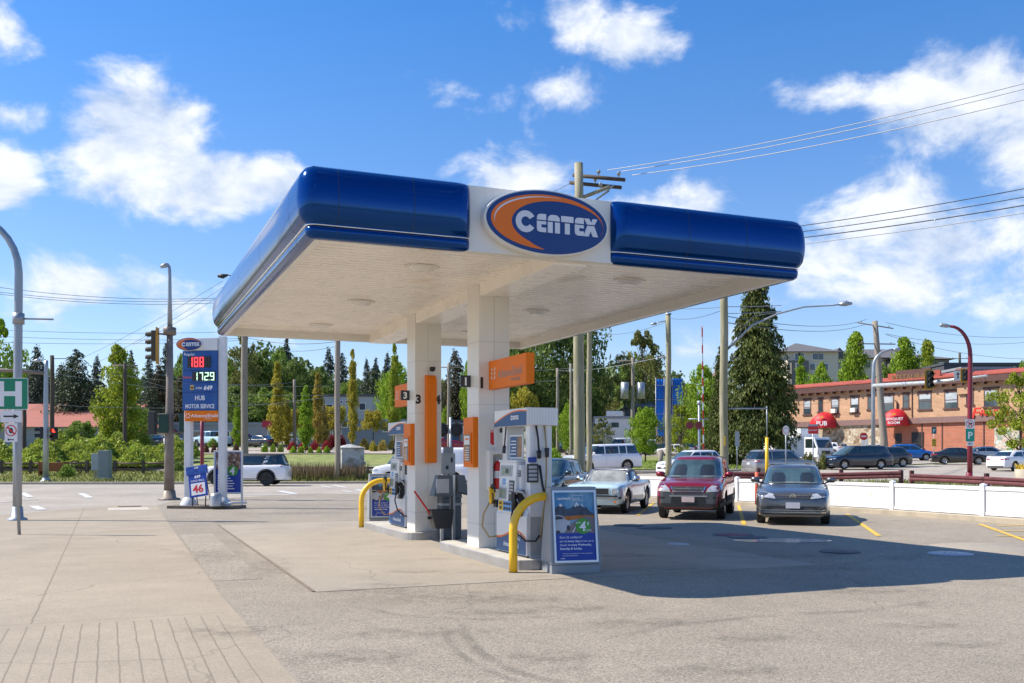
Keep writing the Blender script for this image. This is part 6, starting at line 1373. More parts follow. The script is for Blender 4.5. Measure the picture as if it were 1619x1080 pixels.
pK = pole(1517, 558, 600, 170, .25, .2, m_woodd, 'small far utility pole with crossarm above the pub roof'); crossarm(pK, Vector((0, 0, pK['h'] - 1)), (1, .1), 4.2, 0, m_woodd, 2); mb = MB(); mb.cyl((-1, 0, pK['h'] - 5), (-1, 0, pK['h'] - 3), .4, n=8); mb.cyl((1, 0, pK['h'] - 5), (1, 0, pK['h'] - 3), .4, n=8); part('transformer', mb, m_gal, pK)
pL = pole(1000 - 98, 575, 720, 100, .17, .13, m_woodg, 'thin pole with two transformer cans above the car park left of the big pole', name='utility_pole'); 
pM = pole(881, 582, 690, 110, .2, .15, m_woodg, 'thin pale pole left of the big wooden pole over the car park')
pN = pole(1000, 565, 720, 108, .24, .18, m_woodg, 'pole with crossarm and cans standing left of the blue netting'); crossarm(pN, Vector((0, 0, pN['h'] - .4)), (1, .1), 3.2, 0, m_woodg, 3); mb = MB(); mb.cyl((-.9, 0, pN['h'] - 4.6), (-.9, 0, pN['h'] - 2.8), .45, n=8); mb.cyl((.9, 0, pN['h'] - 4.6), (.9, 0, pN['h'] - 2.8), .45, n=8); part('transformer', mb, m_gal, pN)
pO = pole(465, 600, 720, 112, .2, .16, m_woodg, 'thin pole with short crossarm between the columnar trees'); crossarm(pO, Vector((0, 0, pO['h'] - 2.5)), (1, .1), 3.2, 0, m_woodd, 2)
pQ = pole(512, 640, 720, 116, .2, .16, m_woodd, 'short dark pole right of the yellow columnar tree'); crossarm(pQ, Vector((0, 0, pQ['h'] - 1)), (1, .1), 2.6, 0, m_woodd, 2)
pR = pole(709, 575, 720, 105, .2, .16, m_woodg, 'pole with crossarm seen between the two canopy columns'); crossarm(pR, Vector((0, 0, pR['h'] - .4)), (1, .1), 3.0, 0, m_woodg, 2)
# street lamps
def lamp(name, label, px, pbase, Y, r, mat, pts, head, zb=0., group='street lamps', cat='street lamp', hd=1.):
    X = at(px, Y); t = thing(name, label, cat, (X, Y, zb), 0, group); P = [(at(a, Y) - X, 0, zat(b, Y) - zb) for a, b in pts]
    n = len(P); mb = MB(); mb.tube(P, [r * (1 - .45 * i / (n - 1)) for i in range(n)], 12); part('pole', mb, mat, t)
    mb = MB(); mb.lathe([(r * 2.1, 0), (r * 2.1, .05), (r * 1.3, .09), (r * 1.15, .35), (r, .36)], n=12); part('base_plate', mb, mat, t)
    if head:
        a, b = P[-1], P[-2]; d = (Vector(a) - Vector(b)).normalized(); p = Vector(a); mb = MB(); mb.tube([p - d * .05, p + d * .2, p + d * .55, p + d * .65], [.05 * hd, .12 * hd, .13 * hd, .04 * hd], 8); part('luminaire', mb, m_gal, t)
    return t
def arc(x0, y0, x1, y1, n=8):      # quarter bend from going up at (x0,y0) to going sideways at (x1,y1)
    return [(x1 + (x0 - x1) * math.cos(R(90 * k / n)), y0 + (y1 - y0) * math.sin(R(90 * k / n))) for k in range(n + 1)]
tL = lamp('street_lamp', 'tall blue grey lamp post curving left out of the picture beside the H sign', 27, 822, 25.2, .115, m_gal, [(27, 822), (27, 700), (28, 560), (29, 440)] + arc(29, 430, -70, 335)[0:], True)
mb = MB(); zz = zat(504, 25.2); mb.tube([(.05, 0, zz), (.95, -.02, zz - .02)], .022, 6); mb.cyl((.03, 0, zz - .14), (.03, 0, zz + .14), .15, n=10); part('sign_bracket', mb, m_gal, tL)
tS = lamp('signal_pole', 'thick brown painted signal post topped by a thin cobra head street lamp', 267, 790, 37, .20, m_brass, [(267, 790), (267, 700), (268, 620), (268, 519)], False, cat='signal pole', group=None)
mb = MB(); z0 = zat(522, 37); mb.tube([(.03, 0, z0), (.02, 0, zat(470, 37)), (.02, 0, zat(430, 37)), (.0, 0, zat(422, 37)), (-.07, 0, zat(418, 37))], [.10, .075, .06, .055, .05], 10); lp = part('lamp_shaft', mb, m_gal, tS)
mb = MB(); mb.tube([(-.02, 0, zat(418, 37)), (-.14, -.05, zat(420, 37)), (-.30, -.1, zat(423, 37))], [.05, .10, .06], 8); part('luminaire', mb, m_gal, lp)
mb = MB(); mb.lathe([(.20, 0), (.24, .02), (.24, .28), (.20, .30)], (.02, 0, zat(530, 37)), 14); part('collar', mb, m_brass, tS)
m_sigy = M('signal_yellow', (.55, .28, .01), .5, var=.1); m_sigb = M('signal_black', (.012, .014, .013), .5, var=.1); m_siggr = M('signal_green', (.01, .05, .035), .5)
def signal(name, label, X, Y, z, n=3, s=.34, rz=0., shell=m_sigb, back=m_sigy, lens=None, group='traffic signals', depth=.2):
    t = thing(name, label, 'traffic signal', (X, Y, z), rz, group); h = n * s
    mb = MB(); mb.box(-s / 2, s / 2, -depth / 2, depth / 2, -h, 0); part('housing', mb, shell, t, bevel=.02)
    if back: mb = MB(); mb.box(-s * .78, s * .78, depth / 2, depth / 2 + .015, -h - .12, .12); part('backboard', mb, back, t)
    mb = MB(); le = []
    for k in range(n):
        zc = -s * (k + .5); K = 12; V = []
        for i in range(K + 1):
            a = math.pi * (-.15 + 1.3 * i / K); V += [(s * .42 * math.cos(a), -depth / 2, zc + s * .42 * math.sin(a)), (s * .42 * math.cos(a), -depth / 2 - s * .75, zc + s * .40 * math.sin(a) - .03)]
        mb.add(V, [(2 * i, 2 * i + 1, 2 * i + 3, 2 * i + 2) for i in range(K)])
        q = MB(); q.prism(ell(0, zc, s * .36, s * .36, 16), FY, -depth / 2 - .01, -depth / 2); c = lens if (lens and k == 0) else m_sigb; part('lens', q, c, t)
    part('visors', mb, shell, t); return t
Yp = 37
signal('traffic_signal', 'large four lens traffic signal facing left hung left of the brown post', at(247, Yp), Yp - .2, zat(524, Yp), 4, .29, R(-85), M('signal_brown', (.05, .04, .02), .5), m_sigy, depth=.2)
mb = MB(); mb.tube([(.0, 0, zat(530, 37)), (-.45, -.15, zat(528, 37))], .03, 6); part('signal_bracket', mb, m_brass, tS)
signal('traffic_signal', 'dark traffic signal seen from behind at mid height left of the brown post', at(241, Yp), Yp, zat(650, Yp), 3, .30, R(170), m_sigb, None)
signal('pedestrian_signal', 'dark green pedestrian signal box fixed to the front of the brown post', at(262, Yp), Yp - .28, zat(655, Yp), 2, .36, R(200), m_siggr, None)
signal('pedestrian_signal', 'dark green pedestrian signal box on the right side of the brown post', at(287, Yp), Yp, zat(655, Yp), 2, .34, R(110), m_siggr, None)
mb = MB(); mb.tube([(-.75, 0, zat(655, 37)), (.6, 0, zat(655, 37))], .025, 6); mb.tube([(-.75, 0, zat(684, 37)), (.6, 0, zat(684, 37))], .025, 6); part('signal_bracket', mb, m_brass, tS)
YG = 61.5; XG = at(72, YG)
tG = thing('signal_mast', 'pale grey signal mast with long arm to the left across the street', 'signal mast', (XG, YG, 0))
mb = MB(); mb.tube([(0, 0, 0), (0, 0, 3), (.02, 0, zat(580, YG)), (.03, 0, zat(570, YG))], [.19, .17, .13, .11], 12); part('pole', mb, m_gal, tG); mb = MB(); mb.lathe([(.45, 0), (.45, .06), (.25, .1), (.2, .3)], n=10); part('base_plate', mb, m_gal, tG)
mb = MB(); mb.tube([(0, 0, zat(590, YG)), (-3, 0, zat(585, YG)), (-12, 0, zat(580, YG))], [.13, .11, .08], 10); part('mast_arm', mb, m_brass, tG)
mb = MB(); mb.tube([(0, 0, zat(569, YG)), (-.5, 0, zat(570, YG))], .03, 6); mb.tube([(-.3, 0, zat(571, YG)), (-.5, 0, zat(570, YG)), (-.85, 0, zat(571, YG))], [.05, .14, .05], 8); part('luminaire', mb, m_gal, tG)
signal('pedestrian_signal', 'black pedestrian signal left of the grey mast', at(65, YG), YG, zat(675, YG), 2, .38, R(-60), m_sigb, None)
m_hand = M('red_hand_lamp', (.7, .03, .02), .4, var=0, emit=(1, .06, .03, 1.6))
tq = signal('pedestrian_signal', 'pedestrian signal right of the grey mast with its red hand lit', at(86, YG), YG, zat(676, YG), 2, .38, 0, m_sigb, None, lens=m_hand)
mb = MB(); mb.tube([(-.3, 0, zat(680, YG)), (.6, 0, zat(680, YG))], .025, 6); part('signal_bracket', mb, m_gal, tG)
# signs at left edge
def sign_post(name, label, X0, Y0, X1, z1, r=.03, mat=m_gal, zb=0., cat='sign post'):
    t = thing(name, label, cat, (X0, Y0, zb)); mb = MB(); mb.tube([(0, 0, 0), (X1 - X0, 0, z1 - zb)], r, 8); part('post', mb, mat, t); return t
def rrect(x0, x1, z0, z1, r, n=4):
    P = []
    for cx, cz, a in ((x1 - r, z0 + r, 270), (x1 - r, z1 - r, 0), (x0 + r, z1 - r, 90), (x0 + r, z0 + r, 180)):
        for i in range(n + 1): q = R(a + 90 * i / n); P.append((cx + r * math.cos(q), cz + r * math.sin(q)))
    return P
Ys = 20.6; k_ = Ys / FPX
sp = sign_post('sign_post', 'thin leaning steel sign post in front of the tall lamp post at the left', at(30, Ys), Ys, at(20, Ys), zat(598, Ys), .035)
m_sgreen = M('sign_green', (.0, .22, .11), .4, var=.04); m_swhite = M('sign_white', (.78, .78, .78), .4, var=.03)
def plate(name, label, px0, px1, py0, py1, Y, mat, r=.03, cat='sign', rim=None, rz=0., dy=-.05, group=None):
    x0, x1, z0, z1 = at(px0, Y), at(px1, Y), zat(py1, Y), zat(py0, Y); cx = (x0 + x1) / 2
    t = thing(name, label, cat, (cx, Y + dy, z0), rz, group); w_ = (x1 - x0) / 2; h_ = z1 - z0
    mb = MB(); mb.prism(rrect(-w_, w_, 0, h_, r), FY, -.004, 0); b = part('plate', mb, rim or mat, t)
    if rim: mb = MB(); mb.prism(rrect(-w_ + .012, w_ - .012, .012, h_ - .012, r * .7), FY, -.006, -.004); part('face', mb, mat, t)
    return t, w_, h_
t, w_, h_ = plate('hospital_sign', 'green sign with white letter H cut by the left picture edge', -12, 46, 598, 648, Ys, m_sgreen, .03, rim=m_swhite)
mb = MB()
for a in ((-.26, -.12, .07, h_ - .07), (.12, .26, .07, h_ - .07), (-.12, .12, h_ * .43, h_ * .58)): mb.box(a[0], a[1], -.009, -.006, a[2], a[3])
part('letter_h', mb, m_swhite, t)
t, w_, h_ = plate('arrow_sign', 'small white sign with black right arrow below the green H sign', 2, 36, 649, 668, Ys, m_swhite, .015)
mb = MB(); c = h_ / 2; mb.prism([(-.16, c - .017), (.06, c - .017), (.05, c - .05), (.17, c), (.05, c + .05), (.06, c + .017), (-.16, c + .017)], FY, -.007, -.004); part('arrow', mb, m_blk, t)
def ring(mb, cx, cz, r, w_, y, m=0):
    K = 24
    for k in range(K):
        a, b = 2 * math.pi * k / K, 2 * math.pi * (k + 1) / K
        mb.prism([(cx + r * math.cos(a), cz + r * math.sin(a)), (cx + r * math.cos(b), cz + r * math.sin(b)), (cx + (r - w_) * math.cos(b), cz + (r - w_) * math.sin(b)), (cx + (r - w_) * math.cos(a), cz + (r - w_) * math.sin(a))], FY, y - .002, y, m)
t, w_, h_ = plate('no_stopping_sign', 'small white sign with red ring and slash, lowest on the left sign post', 9, 29, 669, 699, Ys, m_swhite, .015)
mb = MB(); ring(mb, 0, h_ * .6, .12, .02, -.004); mb.prism([(-.09, h_ * .6 + .065), (-.065, h_ * .6 + .09), (.09, h_ * .6 - .065), (.065, h_ * .6 - .09)], FY, -.0065, -.0045); part('red_ring', mb, m_red, t)
mb = MB(); mb.prism(ell(0, h_ * .6, .045, .06, 12), FY, -.0055, -.004); mb.prism([(-.08, .05), (-.04, .02), (-.04, .04), (.06, .04), (.06, .06), (-.04, .06), (-.04, .08)], FY, -.006, -.004); part('symbol', mb, m_blk, t)
# roadside things at left
t = thing('utility_cabinet', 'tall grey green metal cabinet on the grass by the street', 'cabinet', (at(165.5, 64), 64, gz(-25, 64))); mb = MB(); mb.box(-.36, .36, -.3, .3, .2, 1.95); part('cabinet_body', mb, M('cabinet_grey', (.18, .22, .23), .5), t, bevel=.03); mb = MB(); mb.box(-.4, .4, -.34, .34, 0, .2); part('plinth', mb, m_stand, t); mb = MB(); mb.box(-.3, .3, -.306, -.3, .35, 1.8); part('door', mb, M('cabinet_grey', (.18, .22, .23)), t)
t = thing('meter_cabinet', 'lower pale grey box hanging left of the tall grey cabinet', 'cabinet', (at(151, 64), 64, gz(-25, 64))); mb = MB(); mb.box(-.22, .24, -.2, .2, .62, 1.75); part('cabinet_body', mb, M('cabinet_pale', (.30, .34, .36), .5), t, bevel=.02); mb = MB(); mb.box(-.1, -.04, -.05, .05, 0, .62); mb.box(.06, .12, -.05, .05, 0, .62); part('legs', mb, m_stand, t)
m_cart = M('cart_wood', (.26, .085, .03), .8, var=.25, scale=5)
Yc = 68; zc = gz(at(90, Yc), Yc); t = thing('wooden_cart', 'reddish brown wooden cart planter behind the grey signal mast', 'cart', (at(90, Yc), Yc, zc))
mb = MB(); mb.box(-1.05, .6, -.5, .5, .35, .95); part('cart_body', mb, m_cart, t, bevel=.01); [part('end_board', MB().box(a, a + .1, -.51, .51, 0, 1.0), m_cart, t) for a in (-1.1, .56)]
mb = MB(); ring(mb, 1.25, .55, .55, .08, 0)
for k in range(8): a = math.pi * k / 4; mb.tube([(1.25, 0, .55), (1.25 + .5 * math.cos(a), 0, .55 + .5 * math.sin(a))], .03, 5)
part('wheel', mb, m_woodd, t)
Yf = 70; t = thing('rail_fence', 'weathered brown split rail fence along the grass at the left', 'fence', (0, 0, 0))
pxs = [-60, -30, 2, 48, 92, 137, 181, 226, 272]
for i, p in enumerate(pxs):
    X = at(p, Yf); z = gz(X, Yf); mb = MB(); mb.box(-.1, .1, -.1, .1, -.1, 1.0); part('post', mb, m_woodd, t, loc=(X, Yf, z), rot=(0, 0, .2 * math.sin(i)))
    if i + 1 < len(pxs):
        mb = MB()
        for h_ in (.38, .78): mb.tube([(X, Yf, z + h_), (at(pxs[i + 1], Yf), Yf, z + h_ + .05 * math.sin(i * 2))], .07, 5)
        part('rail', mb, M('rail_wood', (.14, .10, .075), .9, var=.3), t)
Yk = 65; t = thing('kiosk', 'weathered pale metal kiosk with low pyramid roof beside the brown pole', 'kiosk', (at(552, Yk), Yk, gz(at(552, Yk), Yk)), R(28))
m_kio = M('weathered_metal', (.50, .50, .46), .6, .1, var=.2, scale=1.5, c2=(.26, .24, .19), c2s=1.6, c2t=(.5, .62))
mb = MB(); mb.box(-.78, .78, -.78, .78, .05, 2.05); part('walls', mb, m_kio, t, bevel=.02); mb = MB(); mb.add([(-.84, -.84, 2.05), (.84, -.84, 2.05), (.84, .84, 2.05), (-.84, .84, 2.05), (0, 0, 2.35), (-.84, -.84, 2.1), (.84, -.84, 2.1), (.84, .84, 2.1), (-.84, .84, 2.1)], [(0, 1, 2, 3), (5, 6, 4), (6, 7, 4), (7, 8, 4), (8, 5, 4), (0, 1, 6, 5), (1, 2, 7, 6), (2, 3, 8, 7), (3, 0, 5, 8)]); part('roof', mb, m_kio, t)
mb = MB(); mb.box(.7, .84, -.9, -.78, .95, 1.15); part('lock_box', mb, m_stand, t); mb = MB(); mb.box(-.6, .6, -.786, -.78, .15, 1.95); part('door', mb, m_kio, t)
t = thing('maroon_post', 'slim maroon post behind the price sign', 'post', (at(319, 44), 44, 0)); mb = MB(); mb.cyl((0, 0, 0), (0, 0, zat(640, 44)), .085, n=10); part('shaft', mb, m_maroon, t); mb = MB(); mb.lathe([(.16, 0), (.16, .04), (.1, .08)], n=10); part('base_plate', mb, m_maroon, t)

# ================================================================== RIGHT SIDE STREET FURNITURE
def wbeam(label, P, zt=.78, posts=()):
    t = thing('guard_rail', label, 'guard rail', (0, 0, 0), 0, 'maroon steel guard rails'); prof = [(0, 0), (.05, .04), (.05, .10), (0, .15), (0, .17), (.05, .22), (.05, .28), (0, .32)]
    mb = MB(); V = []; n = len(prof)
    for i, p in enumerate(P):
        a = Vector(P[max(0, i - 1)][:2]); b = Vector(P[min(len(P) - 1, i + 1)][:2]); d = (b - a).normalized(); nn = Vector((d.y, -d.x))
        for o_, z in prof: V.append((p[0] + nn.x * o_, p[1] + nn.y * o_, p[2] - .32 + z))
    F = [(i * n + k, i * n + k + 1, (i + 1) * n + k + 1, (i + 1) * n + k) for i in range(len(P) - 1) for k in range(n - 1)]; mb.add(V, F, 0, False)
    o = part('beam', mb, m_wb, t); so_ = o.modifiers.new('s', 'SOLIDIFY'); so_.thickness = .012
    for x, y in posts:
        mb = MB(); mb.box(-.08, .08, .06, .22, -.1, .9); part('post', mb, m_wb, t, loc=(x, y, gz(x, y)))
m_wb = M('guard_maroon', (.13, .035, .035), .55, var=.25, scale=2)
wbeam('nearer stretch of maroon guard rail ending above the fence post', [(at(1150, 49), 49, zat(746, 49)), (at(1270, 48), 48, zat(748.5, 48)), (at(1330, 47), 47, zat(747.5, 47)), (at(1424, 45.5), 45.5, zat(745, 45.5))], posts=[(at(1200, 48.6), 48.6), (at(1331, 47), 47), (at(1426, 45.5), 45.5)])
wbeam('long maroon guard rail running to the right edge', [(at(1440, 45), 45, zat(749.5, 45)), (at(1500, 43), 43, zat(751.5, 43)), (at(1560, 41), 41, zat(754, 41)), (at(1680, 37.5), 37.5, zat(760, 37.5))], posts=[(at(1443, 45), 45), (at(1562, 41), 41), (at(1660, 38), 38)])
tM = lamp('street_lamp', 'maroon lamp post with parking signs curving left over the street', 1532, 748, 57, .15, m_maroon, [(1533, 748), (1533, 700), (1533, 640), (1533.5, 570)] + arc(1533.5, 562, 1502, 516), True, zb=gz(at(1532, 57), 57))
tC = lamp('signal_mast', 'grey lamp and signal mast with arm reaching right in front of the pub', 1380, 700, 92, .19, m_gal, [(1380, 712), (1380, 650), (1380, 600), (1381, 580)] + arc(1381, 578, 1412, 553), True, zb=gz(at(1380, 92), 92), cat='signal mast', group=None, hd=1.5)
mb = MB(); X0 = at(1380, 92); z0 = zat(610, 92) - tC.location.z; mb.tube([(0, 0, z0), (at(1480, 85) - X0, -7, zat(604, 85) - tC.location.z), (at(1560, 80) - X0, -12, zat(594, 80) - tC.location.z)], [.20, .15, .10], 10); part('mast_arm', mb, M('pale_arm', (.55, .57, .58), .4, .3), tC)
signal('traffic_signal', 'yellow rimmed traffic signal hanging on the long arm before the pub wall', at(1467, 85), 84.7, zat(587, 85), 3, .50, 0, m_sigb, m_sigy)
signal('traffic_signal', 'second yellow rimmed traffic signal near the maroon lamp post', at(1523, 81), 80.7, zat(585.5, 81), 2, .45, 0, m_sigb, m_sigy)
t, w_, h_ = plate('turn_sign', 'white square no turn sign on the long arm between the two signals', 1505, 1518, 587, 602, 82, m_swhite, .02, dy=-.3)
mb = MB(); mb.prism([(-.05, .15), (.05, .15), (.05, .5), (.15, .5), (0, .7), (-.15, .5), (-.05, .5)], FY, -.007, -.004); part('arrow', mb, m_blk, t)
Yr = 56.7
t, w_, h_ = plate('no_turn_sign', 'white sign with red ring and slashed black arrow on the maroon post', 1524.5, 1539, 663, 678, Yr, m_swhite, .02, dy=-.1)
mb = MB(); ring(mb, 0, h_ / 2, .22, .035, -.004); mb.prism([(-.16, .40), (-.12, .44), (.16, .16), (.12, .12)], FY, -.0065, -.0045); part('red_ring', mb, m_red, t)
mb = MB(); mb.prism([(-.08, .12), (-.03, .12), (-.03, .28), (.06, .28), (.06, .23), (.14, .31), (.06, .39), (.06, .34), (-.08, .34)], FY, -.0055, -.004); part('arrow', mb, m_blk, t)
t, w_, h_ = plate('parking_sign', 'turquoise P parking sign on the maroon post', 1525, 1539, 678, 698, Yr, M('sign_teal', (.0, .30, .22), .4, var=.03), .02, dy=-.1)
txt(t, 'P', .56, 0, -.006, .17, m_tx, .02, 'CENTER')
t, w_, h_ = plate('arrow_plate', 'little white plate with black left arrow under the P sign', 1527, 1538, 698.5, 705, Yr, m_swhite, .015, dy=-.1)
mb = MB(); mb.prism([(-.15, .12), (-.05, .06), (-.05, .1), (.12, .1), (.12, .14), (-.05, .14), (-.05, .18)], FY, -.006, -.004); part('arrow', mb, m_blk, t)
YS2 = 56
t = thing('yellow_marker_post', 'slim yellow post joined to a thin grey rod beside the wooden pole', 'marker post', (at(1212, 46), 46, gz(15, 46))); mb = MB(); mb.cyl((0, 0, 0), (0, 0, zat(692, 46) - .1), .085, .085, 10); part('sleeve', mb, m_yl, t); mb = MB(); mb.cyl((0, 0, zat(692, 46) - .1), (0, 0, zat(646, 46)), .025, n=6); part('rod', mb, m_gal, t)
def simple_sign(px, pt, pb, Y, label, shape, w_, mat, txts=None, cat='sign'):
    X = at(px, Y); zb = gz(X, Y); t = thing('road_sign', label, cat, (X, Y, zb)); h = zat(pt, Y) - zb; mb = MB(); mb.cyl((0, 0, 0), (0, 0, h), .035, n=8); part('post', mb, m_gal, t)
    hh = (pb - pt) / FPX * Y; mb = MB()
    if shape == 'c': mb.prism(ell(0, h - hh / 2, w_, hh / 2, 20), FY, -.05, -.036)
    else: mb.prism(rrect(-w_, w_, h - hh, h, .02), FY, -.05, -.036)
    f = part('plate', mb, mat, t); return t, f, h, hh
t, f, h, hh = simple_sign(1242, 673, 689, 57, 'round white no entry for pedestrians sign on a thin post before the cube truck', 'c', .20, m_swhite); mb = MB(); ring(mb, 0, h - hh / 2, .18, .03, -.051); part('red_ring', mb, m_red, f)
t, f, h, hh = simple_sign(1285, 674, 686, 57, 'red and white rectangular sign on a post below the pub awning', 'r', .30, m_red); txt(f, 'NO EXIT', .12, 0, -.053, h - hh * .62, m_tx, .01, 'CENTER')
mb = MB(); mb.box(-.3, .3, -.05, -.036, h, h + .12); part('top_plate', mb, m_gal, t)
t, f, h, hh = simple_sign(1165, 682, 706, 60, 'narrow pale sign seen edge on by the hedge', 'r', .13, m_gal)
t, f, h, hh = simple_sign(1365, 684, 696, 112, 'red round do not enter sign on the stone wall side', 'c', .45, m_red); mb = MB(); mb.box(-.3, .3, -.056, -.05, h - hh / 2 - .08, h - hh / 2 + .08); part('bar', mb, m_tx, f)
t.location.y += 0
t, f, h, hh = simple_sign(1476, 675, 686, 96, 'dark teal P sign before the brick wall', 'r', .24, M('teal_sign', (.0, .12, .11), .4)); txt(f, 'P', .5, 0, -.053, h - hh * .8, m_tx, .01, 'CENTER')
X = at(1476, 94); t, f, h, hh = simple_sign(1476, 694, 706, 95, 'yellow and black chevron marker below the teal P sign', 'r', .22, m_yl); mb = MB()
for k in range(3): z = h - hh + .06 + k * .22; mb.prism([(-.2, z), (0, z + .1), (.2, z), (.2, z + .08), (0, z + .18), (-.2, z + .08)], FY, -.056, -.05)
part('chevrons', mb, m_blk, f)
# level crossing
YX = 62; XX = at(1105, YX); zX = gz(XX, YX)
t = thing('crossing_signal', 'railway crossing light mast beside the raised striped arm', 'crossing signal', (XX, YX, zX)); h = zat(638, YX) - zX
mb = MB(); mb.cyl((0, 0, 0), (0, 0, h), .085, n=10); part('mast', mb, m_gal, t); mb = MB(); mb.tube([(-.7, 0, h - 1.0), (.6, 0, h - 1.0)], .04, 6); part('crossbar', mb, m_gal, t)
for s in (-.62, -.05): mb = MB(); mb.prism(ell(s, h - 1.4, .25, .25, 18), FY, -.1, -.05); mb.prism(ell(s, h - 1.4, .1, .1, 12), FY, -.12, -.1); part('flasher', mb, M('flasher_red', (.16, .015, .02), .4), t)
mb = MB(); mb.lathe([(0, .2), (.12, .15), (.16, 0), (.12, -.05)], (0, 0, h), 10); part('bell', mb, m_gal, t); mb = MB(); mb.box(-.35, .05, -.2, .3, 0, 1.1); part('cabinet', mb, m_gal, t, bevel=.02)
XA = at(1113, YX); t = thing('level_crossing_barrier', 'raised red and white striped crossing barrier arm', 'barrier', (XA, YX + .2, zX)); zt = zat(519, YX) - zX
for k in range(16):
    a, b = k / 16, (k + 1) / 16; p0 = Vector((-.0 - .10 * a, 0, 1 + (zt - 1) * a)); p1 = Vector((-.10 * b, 0, 1 + (zt - 1) * b)); mb = MB(); mb.box(-.04, .04, -.02, .02, p0.z, p1.z); o = part('stripe', mb, m_red if k % 2 else m_swhite, t, loc=(p0.x - .0, 0, 0))
mb = MB(); mb.box(-.25, .25, -.25, .25, 0, 1.2); part('machine', mb, m_red, t, bevel=.03); mb = MB(); mb.cyl((-.1, 0, zt), (-.1, 0, zt + .15), .04, n=8); mb.cyl((-.0, -.1, 1.6), (-.0, -.1, 1.8), .07, n=8); part('lamps', mb, m_tail, t)
t = thing('relay_box', 'dark red relay box right of the crossing machine', 'cabinet', (at(1123, 63), 63, gz(12, 63))); mb = MB(); mb.box(-.5, .5, -.3, .3, 0, 1.25); part('box_body', mb, M('box_red', (.28, .02, .02), .5), t, bevel=.02); mb = MB(); mb.box(-.54, .54, -.34, .34, 1.25, 1.3); part('lid', mb, M('box_red', (.28, .02, .02)), t)
XB = at(712, 58); t = thing('railway_flashers', 'pair of black railway flasher discs seen between the columns', 'crossing signal', (XB, 34, 0)); XB2 = at(712, 34); t.location.x = XB2
mb = MB(); mb.cyl((0, 0, 0), (0, 0, zat(660, 34)), .05, n=8); part('mast', mb, m_gal, t)
for s in (-.28, .22):
    mb = MB(); mb.prism(ell(s, zat(680, 34), .21, .25, 20), FY, -.1, -.06); mb.prism(ell(s, zat(680, 34), .10, .12, 14), FY, -.22, -.1); part('flasher', mb, m_black, t)
mb = MB(); mb.tube([(-.3, 0, zat(672, 34)), (.55, 0, zat(672, 34))], .03, 6); part('crossbar', mb, m_black, t)
t = thing('flower_planter', 'concrete planter with yellow flowers at the right picture edge', 'planter', (at(1622, 50), 50, gz(27, 50))); mb = MB(); mb.lathe([(.5, 0), (.55, .8), (.48, .8), (.45, .6), (0, .6)], n=16); part('pot', mb, m_kerb, t)
for k in range(2):
    pass
for px in (1044, 1128, 938, 1108):
    Yb = 73; t = thing('timber_bollard', {1044: 'short wooden bollard left of the slim pole on the grass edge', 1128: 'short wooden bollard near the red relay box', 938: 'short wooden bollard by the white SUV roof', 1108: 'short wooden bollard under the crossing mast'}[px], 'bollard', (at(px, Yb), Yb, gz(at(px, Yb), Yb)), 0, 'timber bollards'); mb = MB(); mb.cyl((0, 0, 0), (0, 0, 1.35), .2, n=10); part('bollard', mb, m_woodg, t); mb = MB(); mb.lathe([(0, 1.42), (.2, 1.35)], n=10); part('cap', mb, m_woodg, t)
t = thing('traffic_cone', 'pair of small orange marker tubes by the fence left of the grey sedan', 'marker', (at(1196, 30.5), 30.5, .15)); mb = MB(); mb.cyl((0, 0, 0), (0, 0, 1.02), .06, n=10); part('tube', mb, M('marker_orange', (.65, .12, .06), .6), t); mb = MB(); mb.cyl((0, 0, .65), (0, 0, .75), .063, n=10); part('band', mb, m_swhite, t)

# ================================================================== WIRES
def wire(label, a, b, r=.012, sag=.3, mat=None, n=14, group='overhead wires'):
    P = []
    for k in range(n + 1): q = k / n; p = a.lerp(b, q); p.z -= sag * 4 * q * (1 - q); P.append(p)
    mb = MB(); mb.tube(P, r, 4); o = part('overhead_wire', mb, mat or m_wire); tag(o, label, 'wire', group); return o
wl = m_wirel
wire('top of three pale wires from the big pole to the upper right', P3(960, 269, 33.6), P3(1800, 84, 24), .013, .25, wl); wire('middle of three pale wires from the big pole to the upper right', P3(982, 271, 33.4), P3(1800, 93, 23.6), .013, .25, wl); wire('lowest of three pale wires from the big pole to the upper right', P3(999, 277, 33.2), P3(1800, 112, 23.2), .013, .25, wl)
for i, (y0, y1, m_, nm) in enumerate(((392, 262, m_wire, 'top'), (398, 277, m_wire, 'second'), (404, 292, m_wire, 'third'), (412, 305, wl, 'lowest'))): wire(f'{nm} of four wires passing over the right end of the canopy', P3(930, y0, 34), P3(1800, y1, 24.5), .013 if i != 2 else .016, .3, m_)
wire('thin wire from the big pole down left behind the canopy', P3(905, 288, 34), P3(780, 340, 45), .008, .1)
for i, (y0, y1) in enumerate(((451, 469), (459, 471), (462, 476))): wire(('top', 'middle', 'lowest')[i] + ' of the upper left group of street wires', P3(-40, y0 - 2, 62), P3(386, y1, 68), .018, .5)
for i, (y0, y1) in enumerate(((520, 524), (530, 535), (540, 538))): wire(('top', 'middle', 'lowest')[i] + ' of the lower left group of street wires', P3(-40, y0, 62), P3(386, y1, 68), .014, .2)
for i, (x0, y0) in enumerate(((130, 566), (150, 575), (210, 545))): wire(('first', 'second', 'third')[i] + ' slanting wire rising to the weathered pole lamp', P3(x0, y0, 80), P3(352, 444 + 10 * i, 68), .012, .2)
wire('wire running from the weathered pole to the kiosk pole', P3(386, 533, 68), P3(533, 540, 62), .02, .3); wire('second wire from the weathered pole to the kiosk pole', P3(386, 540, 68), P3(533, 547, 62), .014, .5)
